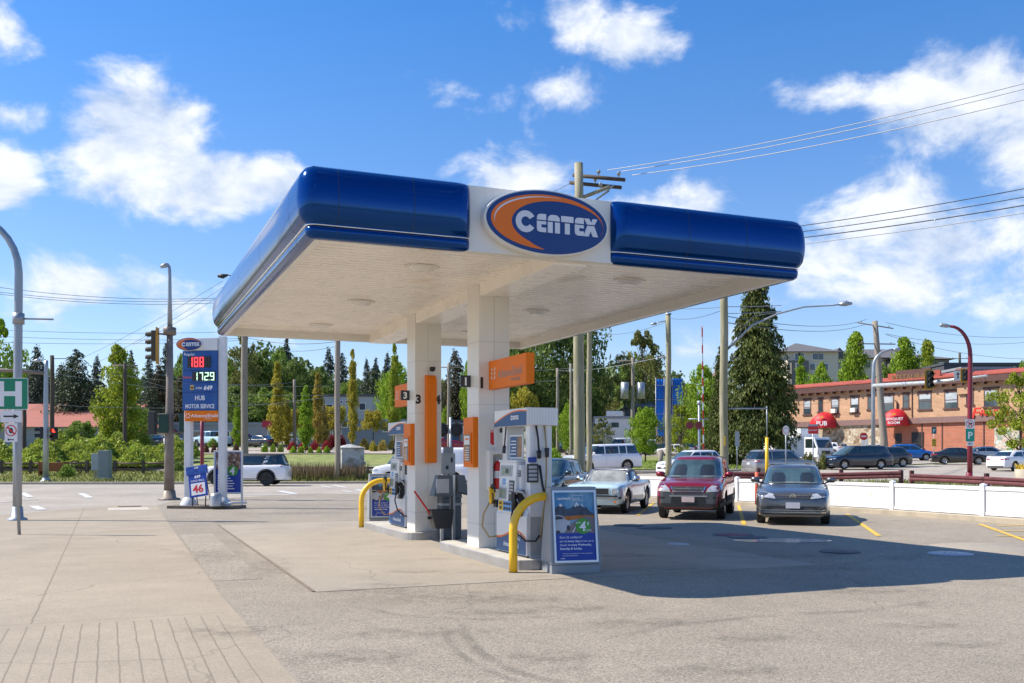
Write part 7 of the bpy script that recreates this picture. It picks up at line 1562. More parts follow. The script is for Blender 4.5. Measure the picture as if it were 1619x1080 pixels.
for i, (y0, y1, y2) in enumerate(((578, 590, 610), (590, 605, 625), (640, 634, 628))): wire(('upper', 'middle', 'lower')[i] + ' wire crossing behind the price sign from the dark pole', P3(82, y0, 76), P3(520, y2, 95), .015, .6, wl)
wire('wire from the dark thin pole to the columnar trees', P3(197, 580, 78), P3(465, 604, 112), .018, .8, wl); wire('lower wire from the dark thin pole to the columnar trees', P3(197, 592, 78), P3(465, 640, 112), .018, .8, wl)
wire('wire from the two column gap to the big pole', P3(709, 580, 105), P3(1000, 568, 108), .022, .8, wl); wire('lower wire from the two column gap to the poles', P3(709, 600, 105), P3(881, 600, 110), .022, .5, wl)
for i, (y0, y1) in enumerate(((483, 483), (494, 492))): wire(('upper', 'lower')[i] + ' short wire from the tall wooden pole toward the light arm', P3(1142, y0 + 2, 42), P3(1235, y1, 42), .018, .02, m_gal)
wire('wire from the slim lamp pole to the tall wooden pole', P3(1056, 503, 52), P3(1142, 490, 42), .012, .2); wire('wire from the tall wooden pole to the slim pole behind canopy', P3(1142, 486, 42), P3(931, 470, 58), .012, .3); wire('low wire from the slim lamp pole leftwards', P3(1056, 508, 52), P3(931, 528, 58), .010, .3)
for i, (y0, y1) in enumerate(((499, 505), (509, 512))): wire(('upper', 'lower')[i] + ' of two wires from the tall wooden pole to the leaning pub pole', P3(1142, y0, 42), P3(1370, y1, 105), .022, .6)
for i, (y0, y1) in enumerate(((510, 527), (528, 533), (529, 566))): wire(('first', 'second', 'third')[i] + ' faint wire from the leaning pub pole to the right', P3(1400, y0, 105), P3(1680, y1, 120), .022, 1.0)
wire('wire crossing in front of the scaffold netting', P3(881, 586, 110), P3(1056, 562, 52), .014, .3, wl)
wire('wire in front of the upper brick wall', P3(1180, 615, 80), P3(1399, 590, 105), .015, .8); wire('lower wire in front of the brick wall', P3(1180, 635, 80), P3(1399, 612, 105), .015, .9)
# ================================================================== BUILDINGS
def brick(name, c, c2, s=1.0, mort=(.42, .38, .33)):
    m = bpy.data.materials.new(name); m.use_nodes = True; MATS[name] = m; t = m.node_tree; b = t.nodes['Principled BSDF']; b.inputs['Roughness'].default_value = .9
    tcn = t.nodes.new('ShaderNodeTexCoord'); sp = t.nodes.new('ShaderNodeSeparateXYZ'); t.links.new(tcn.outputs['Object'], sp.inputs[0]); cb = t.nodes.new('ShaderNodeCombineXYZ')
    t.links.new(sp.outputs[0], cb.inputs[0]); t.links.new(sp.outputs[2], cb.inputs[1])
    br = t.nodes.new('ShaderNodeTexBrick'); br.inputs['Scale'].default_value = s; br.inputs['Color1'].default_value = (*c, 1); br.inputs['Color2'].default_value = (*c2, 1); br.inputs['Mortar'].default_value = (*mort, 1)
    br.inputs['Mortar Size'].default_value = .03; br.inputs['Brick Width'].default_value = .42; br.inputs['Row Height'].default_value = .16; t.links.new(cb.outputs[0], br.inputs['Vector'])
    nz = t.nodes.new('ShaderNodeTexNoise'); nz.inputs['Scale'].default_value = .8; nz.inputs['Detail'].default_value = 8; t.links.new(tcn.outputs['Object'], nz.inputs['Vector'])
    q = t.nodes.new('ShaderNodeMapRange'); q.inputs['To Min'].default_value = .7; q.inputs['To Max'].default_value = 1.3; t.links.new(nz.outputs['Fac'], q.inputs['Value'])
    vm = t.nodes.new('ShaderNodeVectorMath'); vm.operation = 'SCALE'; t.links.new(br.outputs['Color'], vm.inputs[0]); t.links.new(q.outputs[0], vm.inputs['Scale']); t.links.new(vm.outputs[0], b.inputs['Base Color']); return m
def stone(name):
    m = bpy.data.materials.new(name); m.use_nodes = True; MATS[name] = m; t = m.node_tree; b = t.nodes['Principled BSDF']; b.inputs['Roughness'].default_value = .9
    tcn = t.nodes.new('ShaderNodeTexCoord'); v = t.nodes.new('ShaderNodeTexVoronoi'); v.inputs['Scale'].default_value = 2.4; t.links.new(tcn.outputs['Object'], v.inputs['Vector'])
    cr = t.nodes.new('ShaderNodeValToRGB'); s_ = t.nodes.new('ShaderNodeSeparateColor'); t.links.new(v.outputs['Color'], s_.inputs[0]); t.links.new(s_.outputs[0], cr.inputs[0])
    e = cr.color_ramp.elements; e[0].color = (.22, .13, .07, 1); e[1].color = (.60, .52, .40, 1); x = e.new(.45); x.color = (.46, .37, .26, 1)
    v2 = t.nodes.new('ShaderNodeTexVoronoi'); v2.feature = 'DISTANCE_TO_EDGE'; v2.inputs['Scale'].default_value = 2.4; t.links.new(tcn.outputs['Object'], v2.inputs['Vector'])
    q = t.nodes.new('ShaderNodeMapRange'); q.inputs['From Max'].default_value = .06; q.inputs['To Min'].default_value = .35; t.links.new(v2.outputs['Distance'], q.inputs['Value'])
    vm = t.nodes.new('ShaderNodeVectorMath'); vm.operation = 'SCALE'; t.links.new(cr.outputs[0], vm.inputs[0]); t.links.new(q.outputs[0], vm.inputs['Scale']); t.links.new(vm.outputs[0], b.inputs['Base Color']); return m
m_brk = brick('tan_brick', (.58, .29, .145), (.46, .215, .10), 1, (.47, .36, .25)); m_brk2 = brick('red_brick', (.46, .13, .06), (.38, .10, .05), 1, (.42, .22, .15)); m_stn = stone('rubble_stone')
m_rroof = M('red_roof', (.36, .075, .05), .8, var=.2); m_dkb = M('brown_trim', (.10, .045, .035), .7, var=.2); m_band = M('mauve_band', (.22, .13, .115), .8, var=.15)
m_win = M('window_glass', (.045, .065, .08), .06, var=.3, spec=.8, coat=.3); m_curt = M('window_blind', (.40, .44, .46), .5, var=.3, scale=.7)
m_awn = M('red_awning', (.55, .012, .02), .55, var=.08)
# pub: facade on the line X + .65 Y = 125
CP_ = 125.; Kd = math.hypot(.65, 1)
def fy(px): return CP_ / ((px - PX0) / FPX + .65)
def fs(px): Y = fy(px); return (fy(1222) - Y) * Kd          # distance along the facade from its left end
YL = fy(1222); XL = at(1222, YL); zP = 1.2
pub = thing('pub_building', 'long two storey tan brick pub with red roof edge and stone base at its left', 'building', (XL, YL, zP), math.atan2(-1, .65))
def fz(py, px): return CH + (PY0 - py) / FPX * fy(px) - zP
SR = fs(1690); zt, zs2, zbd = 9.7, 8.85, 4.6
mb = MB(); mb.box(0, SR, 0, 22, zbd, zt - .1); part('upper_wall', mb, m_brk, pub)
s1 = fs(1392); mb = MB(); mb.box(0, s1, -.12, 22, -1, zbd); part('stone_wall', mb, m_stn, pub); mb = MB(); mb.box(s1, SR, -.10, 22, -1, zbd); part('brick_wall', mb, m_brk2, pub)
mb = MB(); mb.box(-.2, SR, -.42, -.0, zbd - .25, zbd + .45); part('band', mb, m_band, pub)
mb = MB(); mb.box(-.5, SR, -.75, 22, zt - .1, zt + .05); mb.add([(-.5, -.75, zt + .05), (SR, -.75, zt + .05), (SR, .5, zt + .5), (-.5, .5, zt + .5), (-.5, 1, zt + .05), (SR, 1, zt + .05)], [(0, 1, 2, 3), (3, 2, 5, 4), (0, 3, 4), (1, 5, 2)]); part('roof_edge', mb, m_rroof, pub)
mb = MB(); mb.box(-.4, SR, -.7, 0, zs2, zt - .1); 
k = 0.
while k < SR: mb.box(k, k + .22, -.68, -.02, zs2 - .25, zs2); k += 1.3
part('eaves', mb, m_dkb, pub)
for px, w_, ac in ((1276, 1.25, 0), (1297, .75, 0), (1320, 1.25, 1), (1351, 1.3, 1), (1375.5, .8, 0), (1404, 1.6, 0), (1432, .9, 0), (1462, 1.7, 0), (1503.5, 1.7, 0), (1533, .9, 0), (1567, 1.75, 0), (1640, 1.7, 0)):
    s = fs(px); z0, z1 = 6.05, 7.95
    if w_ < 1: z0 = 6.35
    mb = MB(); mb.box(s - w_ / 2 - .1, s + w_ / 2 + .1, -.07, .0, z1, z1 + .28); mb.box(s - w_ / 2 - .14, s + w_ / 2 + .14, -.14, 0, z0 - .18, z0)
    for a in ((s - w_ / 2, s - w_ / 2 + .08, -.05, 0, z0, z1), (s + w_ / 2 - .08, s + w_ / 2, -.05, 0, z0, z1), (s - w_ / 2 + .08, s + w_ / 2 - .08, -.05, 0, z1 - .08, z1), (s - w_ / 2 + .08, s + w_ / 2 - .08, -.05, 0, (z0 + z1) / 2 - .04, (z0 + z1) / 2 + .04)): mb.box(*a)
    wn = part('window', mb, m_dkb, pub); mb = MB(); mb.box(s - w_ / 2 + .05, s + w_ / 2 - .05, -.025, -.002, z0, z1 - .05); part('pane', mb, m_win, wn)
    if w_ > 1: mb = MB(); mb.box(s - w_ / 2 + .12, s + w_ / 2 - .12, -.032, -.027, (z0 + z1) / 2 - .3 * math.sin(px), z1 - .12); part('blind', mb, m_curt, wn)
    if ac: mb = MB(); mb.box(s - .35, s + .35, -.5, -.06, z0, z0 + .55); part('air_conditioner', mb, m_white, wn, bevel=.02)
for px in (1466 - 8, 1490, 1556): mb = MB(); mb.box(fs(px) - .07, fs(px) + .07, -.16, -.1, -.5, zbd - .3); part('pilaster', mb, m_dkb, pub)
mb = MB(); mb.box(fs(1442) - .05, fs(1442) + .05, -.1, 0, zbd + .5, zs2); mb.tube([(fs(1419), -.15, 4.8), (fs(1419), -.15, 7.0), (fs(1416), -.15, 7.3)], .1, 6); part('downpipe', mb, m_dkb, pub)
for px0, px1, z1 in ((1303, 1314, 2.6), (1416, 1426, 3.2), (1442, 1461, 3.3), (1362, 1373, 2.9)):
    mb = MB(); mb.box(fs(px0), fs(px1), -.16, -.12, -.3, z1); part('doorway', mb, m_black if px0 != 1362 else m_stand, pub)
def awning(px0, px1, label, lines):
    s0, s1_ = fs(px0), fs(px1); w_ = (s1_ - s0); t = thing('awning', label, 'awning', pub.matrix_basis @ Vector(((s0 + s1_) / 2, -.43, 0)), pub.rotation_euler.z, 'red dome awnings'); t.location = Matrix.Translation(pub.location) @ Matrix.Rotation(pub.rotation_euler.z, 4, 'Z') @ Vector(((s0 + s1_) / 2, -.43, 4.1))
    mb = MB(); K = 14; V = []; r = w_ / 2; D = 1.9
    for d in (0, D):
        for i in range(K + 1): a = math.pi * i / K; V.append((r * math.cos(a), -d, (2.55 if d == 0 else 2.15) * math.sin(a) ** .8))
    V += [(0, -D - .25, .8)]
    n = K + 1; F = [(i, i + 1, n + i + 1, n + i) for i in range(K)] + [(n + i, n + i + 1, 2 * n) for i in range(K)] + [(n, 2 * n, n + K)]
    mb.add(V, F, 0, True); part('canvas', mb, m_awn, t)
    mb = MB()
    for s_, z, sz in lines: q = textmb(s_, sz, .02); mb.join(q, Matrix.Translation((0, -D - .35, z)) )
    part('lettering', mb, m_tx, t); mb = MB(); mb.prism([(-.35, 1.55), (-.1, 1.5), (.35, 1.62), (.15, 1.75), (.3, 1.85), (0, 1.82), (-.15, 1.7)], FY, -D - .32, -D - .28); part('gold_motif', mb, M('gold', (.7, .35, .03), .5), t)
    return t
awning(1288, 1326, 'red dome awning lettered PUB over the left entrance', [('PUB', .38, .95)]); awning(1399, 1441, 'red dome awning lettered BANQUET ROOM over the middle entrance', [('BANQUET', .80, .55), ('ROOM', .25, .55)])
for ch in [o for o in bpy.data.objects if o.name.startswith('awning')]: ch.rotation_euler.z = R(-30); ch.scale = (.84, .84, .84)
def ontothe(px, z): return Matrix.Translation(pub.location) @ Matrix.Rotation(pub.rotation_euler.z, 4, 'Z') @ Vector((fs(px), -.5, z))
t = thing('red_letter_sign', 'red script sign letters Fraser standing on the brick facade by the tree', 'letter sign', ontothe(1538, 4.75), pub.rotation_euler.z)
part('lettering', textmb('F', 1.7, .015, .25, 1.2, 'LEFT', .06).join(textmb('RASER', .95, .012, .1, 1.25, 'LEFT', .06), Matrix.Translation((1.15, 0, .25))).join(textmb('A', 1.5, .015, .25, 1.2, 'LEFT', .06), Matrix.Translation((5.9, 0, 0))).join(textmb('RMS', .95, .012, .1, 1.25, 'LEFT', .06), Matrix.Translation((7.2, 0, .25))), M('sign_red', (.62, .03, .01), .5), t)
t = thing('roof_billboard', 'brown and red roof billboard with gold RESTAURANT lettering on the pub', 'billboard', ontothe(1407, 9.35) , pub.rotation_euler.z); wB = fs(1490) - fs(1407)
[part('red_panel', MB().box(a, b, .0, .2, -.1, 1.25), m_rroof, t) for a, b in ((0, wB * .17), (wB * .83, wB))]; mb = MB(); mb.box(wB * .17, wB * .83, -.05, .2, -.1, 1.55); part('board', mb, m_dkb, t)
mb = textmb('RESTAURANT', .95, .01, 0, 1.0); mb.xf(Matrix.Translation((wB / 2, -.08, .35))); part('lettering', mb, M('gold_brown', (.22, .12, .035), .6), t); mb = MB(); [mb.box(k, k + .1, .2, 2.2, -.3, -.1) for k in (1, wB / 2, wB - 1)]; part('struts', mb, m_dkb, t)
t = thing('wall_mural', 'large pale mosaic mural panel on the red brick wall near the right edge', 'mural', ontothe(1574, .9), pub.rotation_euler.z); mb = MB(); mb.box(0, fs(1614) - fs(1574), .2, .38, 0, 2.7)
mm = stone('mural_mosaic'); e = [n for n in mm.node_tree.nodes if n.type == 'VALTORGB'][0].color_ramp.elements; e[0].color = (.10, .30, .22, 1); e[1].color = (.62, .45, .36, 1); e[2].color = (.55, .58, .50, 1) if len(e) > 2 else e[1].color; part('mosaic', mb, mm, t)
mb = MB(); mb.box(-.1, fs(1614) - fs(1574) + .1, .25, .36, -.1, 0); part('ledge', mb, m_dkb, t)
t = thing('chimney_stack', 'pale brick stub standing at the pub roof edge behind the second signal', 'chimney', ontothe(1524, 7.6), pub.rotation_euler.z); mb = MB(); mb.box(-.7, .7, 0.2, .46, 0, 2.8); part('stack', mb, m_brk, t); mb = MB(); mb.box(-.8, .8, .1, .6, 2.8, 3.0); part('cap', mb, m_band, t)
# generic building with windows
def bldg(label, px0, px1, ytop, Y, depth, wall, wins=(), roof=None, rz=0., name='building', overhang=.5, rh=3., zb=None, gable=False):
    x0, x1 = at(px0, Y), at(px1, Y); zb_ = gz((x0 + x1) / 2, Y) - 1.0 if zb is None else zb; H_ = zat(ytop, Y) - zb_
    t = thing(name, label, 'building', ((x0 + x1) / 2, Y, zb_), rz); w_ = (x1 - x0) / 2
    mb = MB(); mb.box(-w_, w_, 0, depth, 0, H_); part('wall', mb, wall, t)
    mb = MB()
    if roof and rh > .3:
        o_ = overhang; r_ = min(w_, depth / 2) * (.0 if gable else .9)
        mb.add([(-w_ - o_, -o_, H_), (w_ + o_, -o_, H_), (w_ + o_, depth + o_, H_), (-w_ - o_, depth + o_, H_), (-w_ + r_, depth / 2, H_ + rh), (w_ - r_, depth / 2, H_ + rh)], [(0, 1, 5, 4), (1, 2, 5), (2, 3, 4, 5), (3, 0, 4), (0, 1, 2, 3)])
    else: mb.box(-w_ - .15, w_ + .15, -.15, depth + .15, H_, H_ + .35)
    part('roof', mb, roof or m_stand, t)
    for (a, b, c, d, mt) in wins:        # px range, py range
        mb = MB(); xx0, xx1 = at(a, Y) - (x0 + x1) / 2, at(b, Y) - (x0 + x1) / 2; z0, z1 = zat(d, Y) - zb_, zat(c, Y) - zb_
        f_ = .12
        for q in ((xx0 - f_, xx1 + f_, -.08, 0, z0 - f_, z0), (xx0 - f_, xx1 + f_, -.08, 0, z1, z1 + f_), (xx0 - f_, xx0, -.08, 0, z0, z1), (xx1, xx1 + f_, -.08, 0, z0, z1)): mb.box(*q)
        wn = part('window', mb, m_white, t); mb = MB(); mb.box(xx0, xx1, -.04, -.01, z0, z1); part('pane', mb, mt or m_win, wn)
    return t
m_gw = M('grey_wall', (.30, .31, .31), .8, var=.1); m_bw = M('beige_wall', (.66, .57, .43), .8, var=.08); m_dg = M('dark_grey_wall', (.07, .075, .085), .7, var=.15); m_gb = M('blue_grey_wall', (.24, .27, .32), .8, var=.1); m_ww = M('white_wall', (.68, .67, .64), .7, var=.08)
m_rr2 = M('terracotta_roof', (.37, .13, .09), .85, var=.12, scale=.6); m_shing = M('grey_shingle', (.13, .125, .13), .9, var=.2)
b1 = bldg('long grey walled building with wide terracotta roof at the far left', -120, 175, 675, 122, 26, m_gw, [(-20, -12, 680, 690, None)], m_rr2, rh=3.6, gable=True)
for cx, lb in ((-2.0, 'roof cupola'), (.8, 'roof cupola')):
    mb = MB(); X_ = at(65 if cx < 0 else 97, 132) - b1.location.x; z_ = zat(652, 132) - b1.location.z; mb.box(X_ - 1, X_ + 1, 9, 11, z_ - 1.5, z_); mb.add([(X_ - 1.5, 8.5, z_), (X_ + 1.5, 8.5, z_), (X_ + 1.5, 11.5, z_), (X_ - 1.5, 11.5, z_), (X_, 10, z_ + 1.2)], [(0, 1, 4), (1, 2, 4), (2, 3, 4), (3, 0, 4), (0, 1, 2, 3)]); part('cupola', mb, m_rr2, b1)
bldg('dark flat roofed building behind the terracotta roof', 20, 75, 625, 160, 12, m_dg, [(30, 60, 630, 636, m_curt)], rh=0)
bldg('dark grey warehouse with pale window band right of the conifers', -60, 20, 622, 165, 12, m_dg, rh=0)
bldg('small house with red gable roof behind the dark thin pole', 205, 262, 684, 126, 8, m_ww, [(222, 230, 688, 697, None), (240, 248, 688, 697, None)], m_rroof, rh=2., gable=False)
bldg('white house with dark gable above the brambles', 228, 268, 640, 170, 8, m_ww, [(234, 240, 645, 653, None), (246, 252, 645, 653, None)], m_shing, rh=2.5)
bldg('grey flat building behind the price sign posts', 268, 428, 672, 130, 14, m_gw, [(300, 318, 682, 694, None), (350, 362, 682, 694, None)], rh=0)
rb = bldg('low restaurant with bright red roof band and big windows', 420, 545, 676, 126, 12, m_gw, [(424 + k * 17, 437 + k * 17, 680, 694, M('shop_glass', (.30, .42, .42), .1, var=.5, scale=1)) for k in range(7)], M('bright_red_band', (.55, .03, .05), .5), rh=.2)
mb = MB(); w_ = at(545, 126) - at(420, 126); H_ = zat(676, 126) - rb.location.z; mb.box(-w_ / 2 - .3, w_ / 2 + .3, -.8, -.16, H_ - .0, H_ + .9); part('red_band', mb, MATS['bright_red_band'], rb)
bldg('blue grey flat building behind the umbrella shaped trees', 540, 645, 667, 124, 14, m_gb, [(606, 616, 672, 682, m_dg), (538 + 2, 548, 671, 675, m_dg)], rh=0)
bldg('pale modern two storey building behind the tall columnar tree', 508, 588, 627, 152, 12, M('pale_modern', (.50, .50, .46), .8, var=.06), [(538, 541, 634, 637, m_dg), (546, 549, 634, 637, m_dg), (568, 577, 638, 648, m_dg), (515, 525, 640, 648, m_dg)], m_shing, rh=0)
bldg('white house high behind the thin pole', 448, 478, 628, 175, 8, m_ww, [(457, 461, 632, 638, None), (466, 471, 632, 638, None)], m_shing, rh=2)
bldg('grey building with white framed windows seen between the columns', 690, 745, 668, 128, 10, m_gb, [(719, 726, 672, 684, None), (733, 740, 672, 684, None), (700, 706, 672, 684, None)], m_dg, rh=0)
bldg('house with rusty brown roof above the car park left of the big pole', 845, 912, 672, 150, 9, M('brown_wall', (.22, .12, .08), .8), [(858, 866, 676, 684, None)], M('rust_roof', (.25, .10, .06), .9, var=.2), rh=2.4)
ws = bldg('white storefront with raised lettering boards behind the car park', 940, 996, 662, 146, 10, m_ww, [(966, 978, 668, 676, m_win), (948, 958, 668, 676, m_win)], rh=0)
mb = MB(); [mb.box(at(962 + k * 5, 146) - ws.location.x, at(965.5 + k * 5, 146) - ws.location.x, -.3, -.16, zat(656, 146) - ws.location.z, zat(651, 146) - ws.location.z) for k in range(4)]; mb.box(at(958, 146) - ws.location.x, at(984, 146) - ws.location.x, -.16, .1, zat(658, 146) - ws.location.z, zat(650, 146) - ws.location.z); part('sign_board', mb, m_swhite, ws)
bldg('dark grey metal clad hall left of the blue netting', 992, 1052, 643, 150, 12, m_dg, [(1036, 1041, 644, 652, m_or)], m_gw, rh=1.6)
bldg('dark house on the slope above the hall', 1002, 1040, 622, 185, 9, m_dkb, [(1010, 1016, 626, 634, None)], m_shing, rh=2.4)
bldg('small pale house on the wooded slope right of the big pole', 944, 968, 632, 190, 8, m_bw, [(950, 955, 634, 640, None)], m_shing, rh=2.6)
# scaffold with blue netting
Yn = 128; t = thing('scaffold', 'building under construction wrapped in bright blue scaffold netting', 'scaffold', (at(1058, Yn), Yn, gz(20, Yn)))
m_net = M('blue_netting', (.01, .16, .60), .7, var=.35, scale=1.2); w_ = 2.2
def net(x0, x1, y, z0, z1, n=14):
    q = MB(); V = []
    for i in range(n + 1):
        x = x0 + (x1 - x0) * i / n
        for j in range(7): V.append((x, y + .10 * math.sin(i * 2.1 + j) + (.0 if i % 3 else -.12), z0 + (z1 - z0) * j / 6))
    q.add(V, [(i * 7 + j, i * 7 + j + 1, i * 7 + 8 + j, i * 7 + 7 + j) for i in range(n) for j in range(6)], 0, True); return q
zt_ = zat(600, Yn) - t.location.z
o = part('netting', net(-w_ + .3, .2, -.4, zat(668, Yn) - t.location.z, zt_), m_net, t); o = part('netting', net(.25, 1.7, -.5, zat(640, Yn) - t.location.z, zt_ + .1), m_net, t); part('netting', net(-w_ + .5, 1.2, -.3, zat(690, Yn) - t.location.z, zat(668, Yn) - t.location.z), m_net, t)
mb = MB()
for x in (-1.9, -.8, .3, 1.6): mb.cyl((x, -.6, 0), (x, -.6, zt_ + .2), .05, n=6)
for z in np.arange(1.5, zt_, 1.9): mb.cyl((-2, -.6, z), (1.7, -.6, z), .04, n=6)
part('poles', mb, m_gal, t); mb = MB(); mb.box(-1.0, 3.6, 0, 5, 0, zt_ - .6); part('wall', mb, M('block_wall', (.20, .12, .09), .9), t)
# apartment block on the hill
Ya = 205; ap = thing('apartment_building', 'large beige apartment block with grey hipped roofs on the hill behind the pub', 'building', (at(1360, Ya), Ya, 5))
def ax(px): return at(px, Ya) - ap.location.x
def az_(py): return zat(py, Ya) - 5
mb = MB(); mb.box(ax(1232), ax(1310), -6, 14, 0, az_(561)); mb.box(ax(1310), ax(1480), 0, 14, 0, az_(567)); part('wall', mb, m_bw, ap)
mb = MB()
def hip(x0, x1, y0, y1, z, h, o_=.8): r_ = (y1 - y0) / 2; mb.add([(x0 - o_, y0 - o_, z), (x1 + o_, y0 - o_, z), (x1 + o_, y1 + o_, z), (x0 - o_, y1 + o_, z), (x0 + min(r_, (x1 - x0) / 2 - .2), (y0 + y1) / 2, z + h), (x1 - min(r_, (x1 - x0) / 2 - .2), (y0 + y1) / 2, z + h)], [(0, 1, 5, 4), (1, 2, 5), (2, 3, 4, 5), (3, 0, 4), (0, 1, 2, 3)])
hip(ax(1226), ax(1308), -6, 14, az_(561), 2.9); hip(ax(1306), ax(1470), 0, 14, az_(566), 2.6); hip(ax(1400), ax(1494), -3, 8, az_(570), 1.6); part('roof', mb, m_shing, ap)
[part('dark_bay', MB().box(*a), M('taupe_wall', (.17, .15, .135), .8), ap) for a in ((ax(1308), ax(1332), -2.5, 0, 0, az_(569)), (ax(1400), ax(1490), -3, 8, 0, az_(571)), (ax(1236), ax(1262), -7, -6, 0, az_(575)))]
mb = MB(); x0, x1 = ax(1304), ax(1336); mb.prism([(x0, az_(569)), (x1, az_(569)), ((x0 + x1) / 2, az_(552))], FY, -2.9, 3); part('gable', mb, m_shing, ap)
for px, py, y_ in [(1247, 566, -6), (1253, 566, -6), (1274, 566, -6), (1283, 566, -6), (1247, 582, -7), (1270, 582, -6), (1290, 582, -6), (1250, 598, -7), (1272, 598, -6), (1340, 574, 0), (1372, 574, 0), (1314, 572, -2.5), (1323, 572, -2.5), (1314, 585, -2.5), (1323, 585, -2.5), (1388, 574, 0), (1412, 578, -3), (1440, 578, -3), (1478, 578, -3), (1340, 590, 0), (1318, 598, -2.5), (1484, 590, -3)]:
    mb = MB(); x = ax(px); z = az_(py + 8); mb.box(x - .65, x + .65, y_ - .12, y_, z, z + 1.5); wn = part('window', mb, m_white, ap); mb = MB(); mb.box(x - .5, x + .5, y_ - .15, y_ - .12, z + .12, z + 1.38); part('pane', mb, m_win, wn)
bldg('black flat roofed building behind the right end of the pub roof', 1492, 1625, 577, 150, 16, m_dg, [(1540, 1548, 584, 590, m_curt)], m_dg, rh=0); bldg('blue grey low roof block just behind the pub roof', 1520, 1604, 584, 138, 8, m_gb, rh=0)
bldg('brown gabled house tip left of the tall conifer', 1128, 1150, 606, 200, 8, m_bw, [], M('brown_roof', (.20, .13, .10), .9), rh=3.2, gable=False)
bldg('dark office glimpsed left of the pub behind the conifer', 1236, 1285, 612, 165, 10, m_gb, [(1245, 1255, 615, 620, None)], m_stand, rh=0)

# ================================================================== VEGETATION
def leaf_mesh(name, C, size, seed, mat, dirs=None, ar=.55, up=0.):
    g_ = np.random.default_rng(seed); n = len(C); a = g_.normal(size=(n, 3)); a /= np.linalg.norm(a, axis=1)[:, None]
    if dirs is not None: a = dirs + .35 * a; a /= np.linalg.norm(a, axis=1)[:, None]
    b = g_.normal(size=(n, 3)); b[:, 2] += 0; b -= (b * a).sum(1)[:, None] * a; b /= np.linalg.norm(b, axis=1)[:, None]
    s = size * g_.uniform(.6, 1.35, n)[:, None]
    V = np.stack([C - a * s * .6, C - b * s * ar * .6, C + a * s * .6, C + b * s * ar * .6], 1).reshape(-1, 3)
    me = bpy.data.meshes.new(name); me.vertices.add(4 * n); me.vertices.foreach_set('co', V.ravel()); me.loops.add(4 * n); me.loops.foreach_set('vertex_index', np.arange(4 * n)); me.polygons.add(n)
    me.polygons.foreach_set('loop_start', np.arange(0, 4 * n, 4)); me.polygons.foreach_set('loop_total', np.full(n, 4)); me.materials.append(mat); me.update(); return me
def ball(g_, n, k=.33):
    d = g_.normal(size=(n, 3)); d /= np.linalg.norm(d, axis=1)[:, None]; return d * (g_.uniform(0, 1, n) ** k)[:, None]
def broad_pts(seed, n, clumps, prof, zr=(.28, 1.), irregular=.25, cr=.17, ab=None, rmin=.25):
    """unit tree: height 1, crown radius about prof(t)"""
    g_ = np.random.default_rng(seed); P = []; cc = []
    for i in range(clumps):
        t = g_.uniform(0, 1); z = zr[0] + (zr[1] - zr[0]) * t; r = prof(t) * (1 + irregular * g_.normal()); rr = r * g_.uniform(rmin, 1) ** .6; a = g_.uniform(0, 2 * math.pi); cc.append((rr * math.cos(a), rr * math.sin(a), z))
    per = max(6, n // clumps)
    for c in cc:
        q = ball(g_, per, .25) * np.array([1, 1, .75]) * (cr * max(.25, prof((c[2] - zr[0]) / (zr[1] - zr[0])) * 2.1) if ab is None else ab * (.35 + .65 * min(1, prof((c[2] - zr[0]) / (zr[1] - zr[0])) * 8))) * g_.uniform(.6, 1.3); P.append(q + np.array(c))
    return np.concatenate(P), cc
def trunk_mb(cc, r, zr, n=14, seed=1, h=1., top=.8):
    q = MB(); q.tube([(0, 0, -.03), (.004, .003, .12), (.0, .006, .4), (.01, 0, .62), (0, 0, top)], [r, r * .8, r * .6, r * .4, r * .15], 8); g_ = random.Random(seed)
    for c in g_.sample(cc, min(n, len(cc))):
        z = max(.12, c[2] - .28 * (abs(c[0]) + abs(c[1])) - .1 - g_.random() * .08); q.tube([(0, 0, z), (c[0] * .45, c[1] * .45, (z + c[2]) / 2), c], [r * .35, r * .2, r * .06], 5)
    return q
def conifer_pts(seed, n, layers, rad, z0=.06, droop=.25, ragged=.25, pw=1.):
    g_ = np.random.default_rng(seed); P = []; D = []; br = []
    tot = 0
    for i in range(layers):
        t = i / layers; z = z0 + (1 - z0) * t; r = rad * (1 - t) ** pw + .012; nb = int(9 + 10 * (1 - t))
        for j in range(nb):
            a = g_.uniform(0, 2 * math.pi); l = r * (1 + ragged * g_.normal() * .7); l = max(.02, min(l, r * 1.5)); br.append((a, l, z + g_.normal() * .01)); tot += l
    for a, l, z in br:
        k = max(4, int(n * l / tot)); s = g_.uniform(.12, 1, k); w_ = .16 * l * (1 - .5 * s) + .006
        x = s * l; off = g_.normal(size=k) * w_; zz = z - droop * l * s ** 1.5 + .10 * l * np.sin(s * 3) - np.abs(g_.normal(size=k)) * w_ * .7
        P.append(np.stack([x * math.cos(a) - off * math.sin(a), x * math.sin(a) + off * math.cos(a), zz], 1)); D.append(np.tile([math.cos(a) * .7, math.sin(a) * .7, -.5], (k, 1)))
    return np.concatenate(P), np.concatenate(D), br
GR = dict(green=(.23, .33, .055), bright=(.27, .40, .03), yellow=(.44, .38, .05), ygreen=(.32, .38, .035), dark=(.075, .10, .045), conif=(.070, .092, .060), bconif=(.095, .085, .042), olive=(.21, .22, .06), rust=(.42, .33, .07), red=(.36, .04, .045), mid=(.18, .25, .055), cedar=(.095, .115, .024), brown=(.16, .09, .05))
LM = {k: leafmat('leaves_' + k, v, .3, .4, .35 if k not in ('dark', 'conif', 'cedar') else .15) for k, v in GR.items()}
m_bark = M('bark', (.075, .055, .04), .95, var=.3, scale=4)
dome = lambda w_: (lambda t: w_ * math.sqrt(max(.02, 1 - (2 * t - .85) ** 2 * .85)) if t < .93 else w_ * .42)
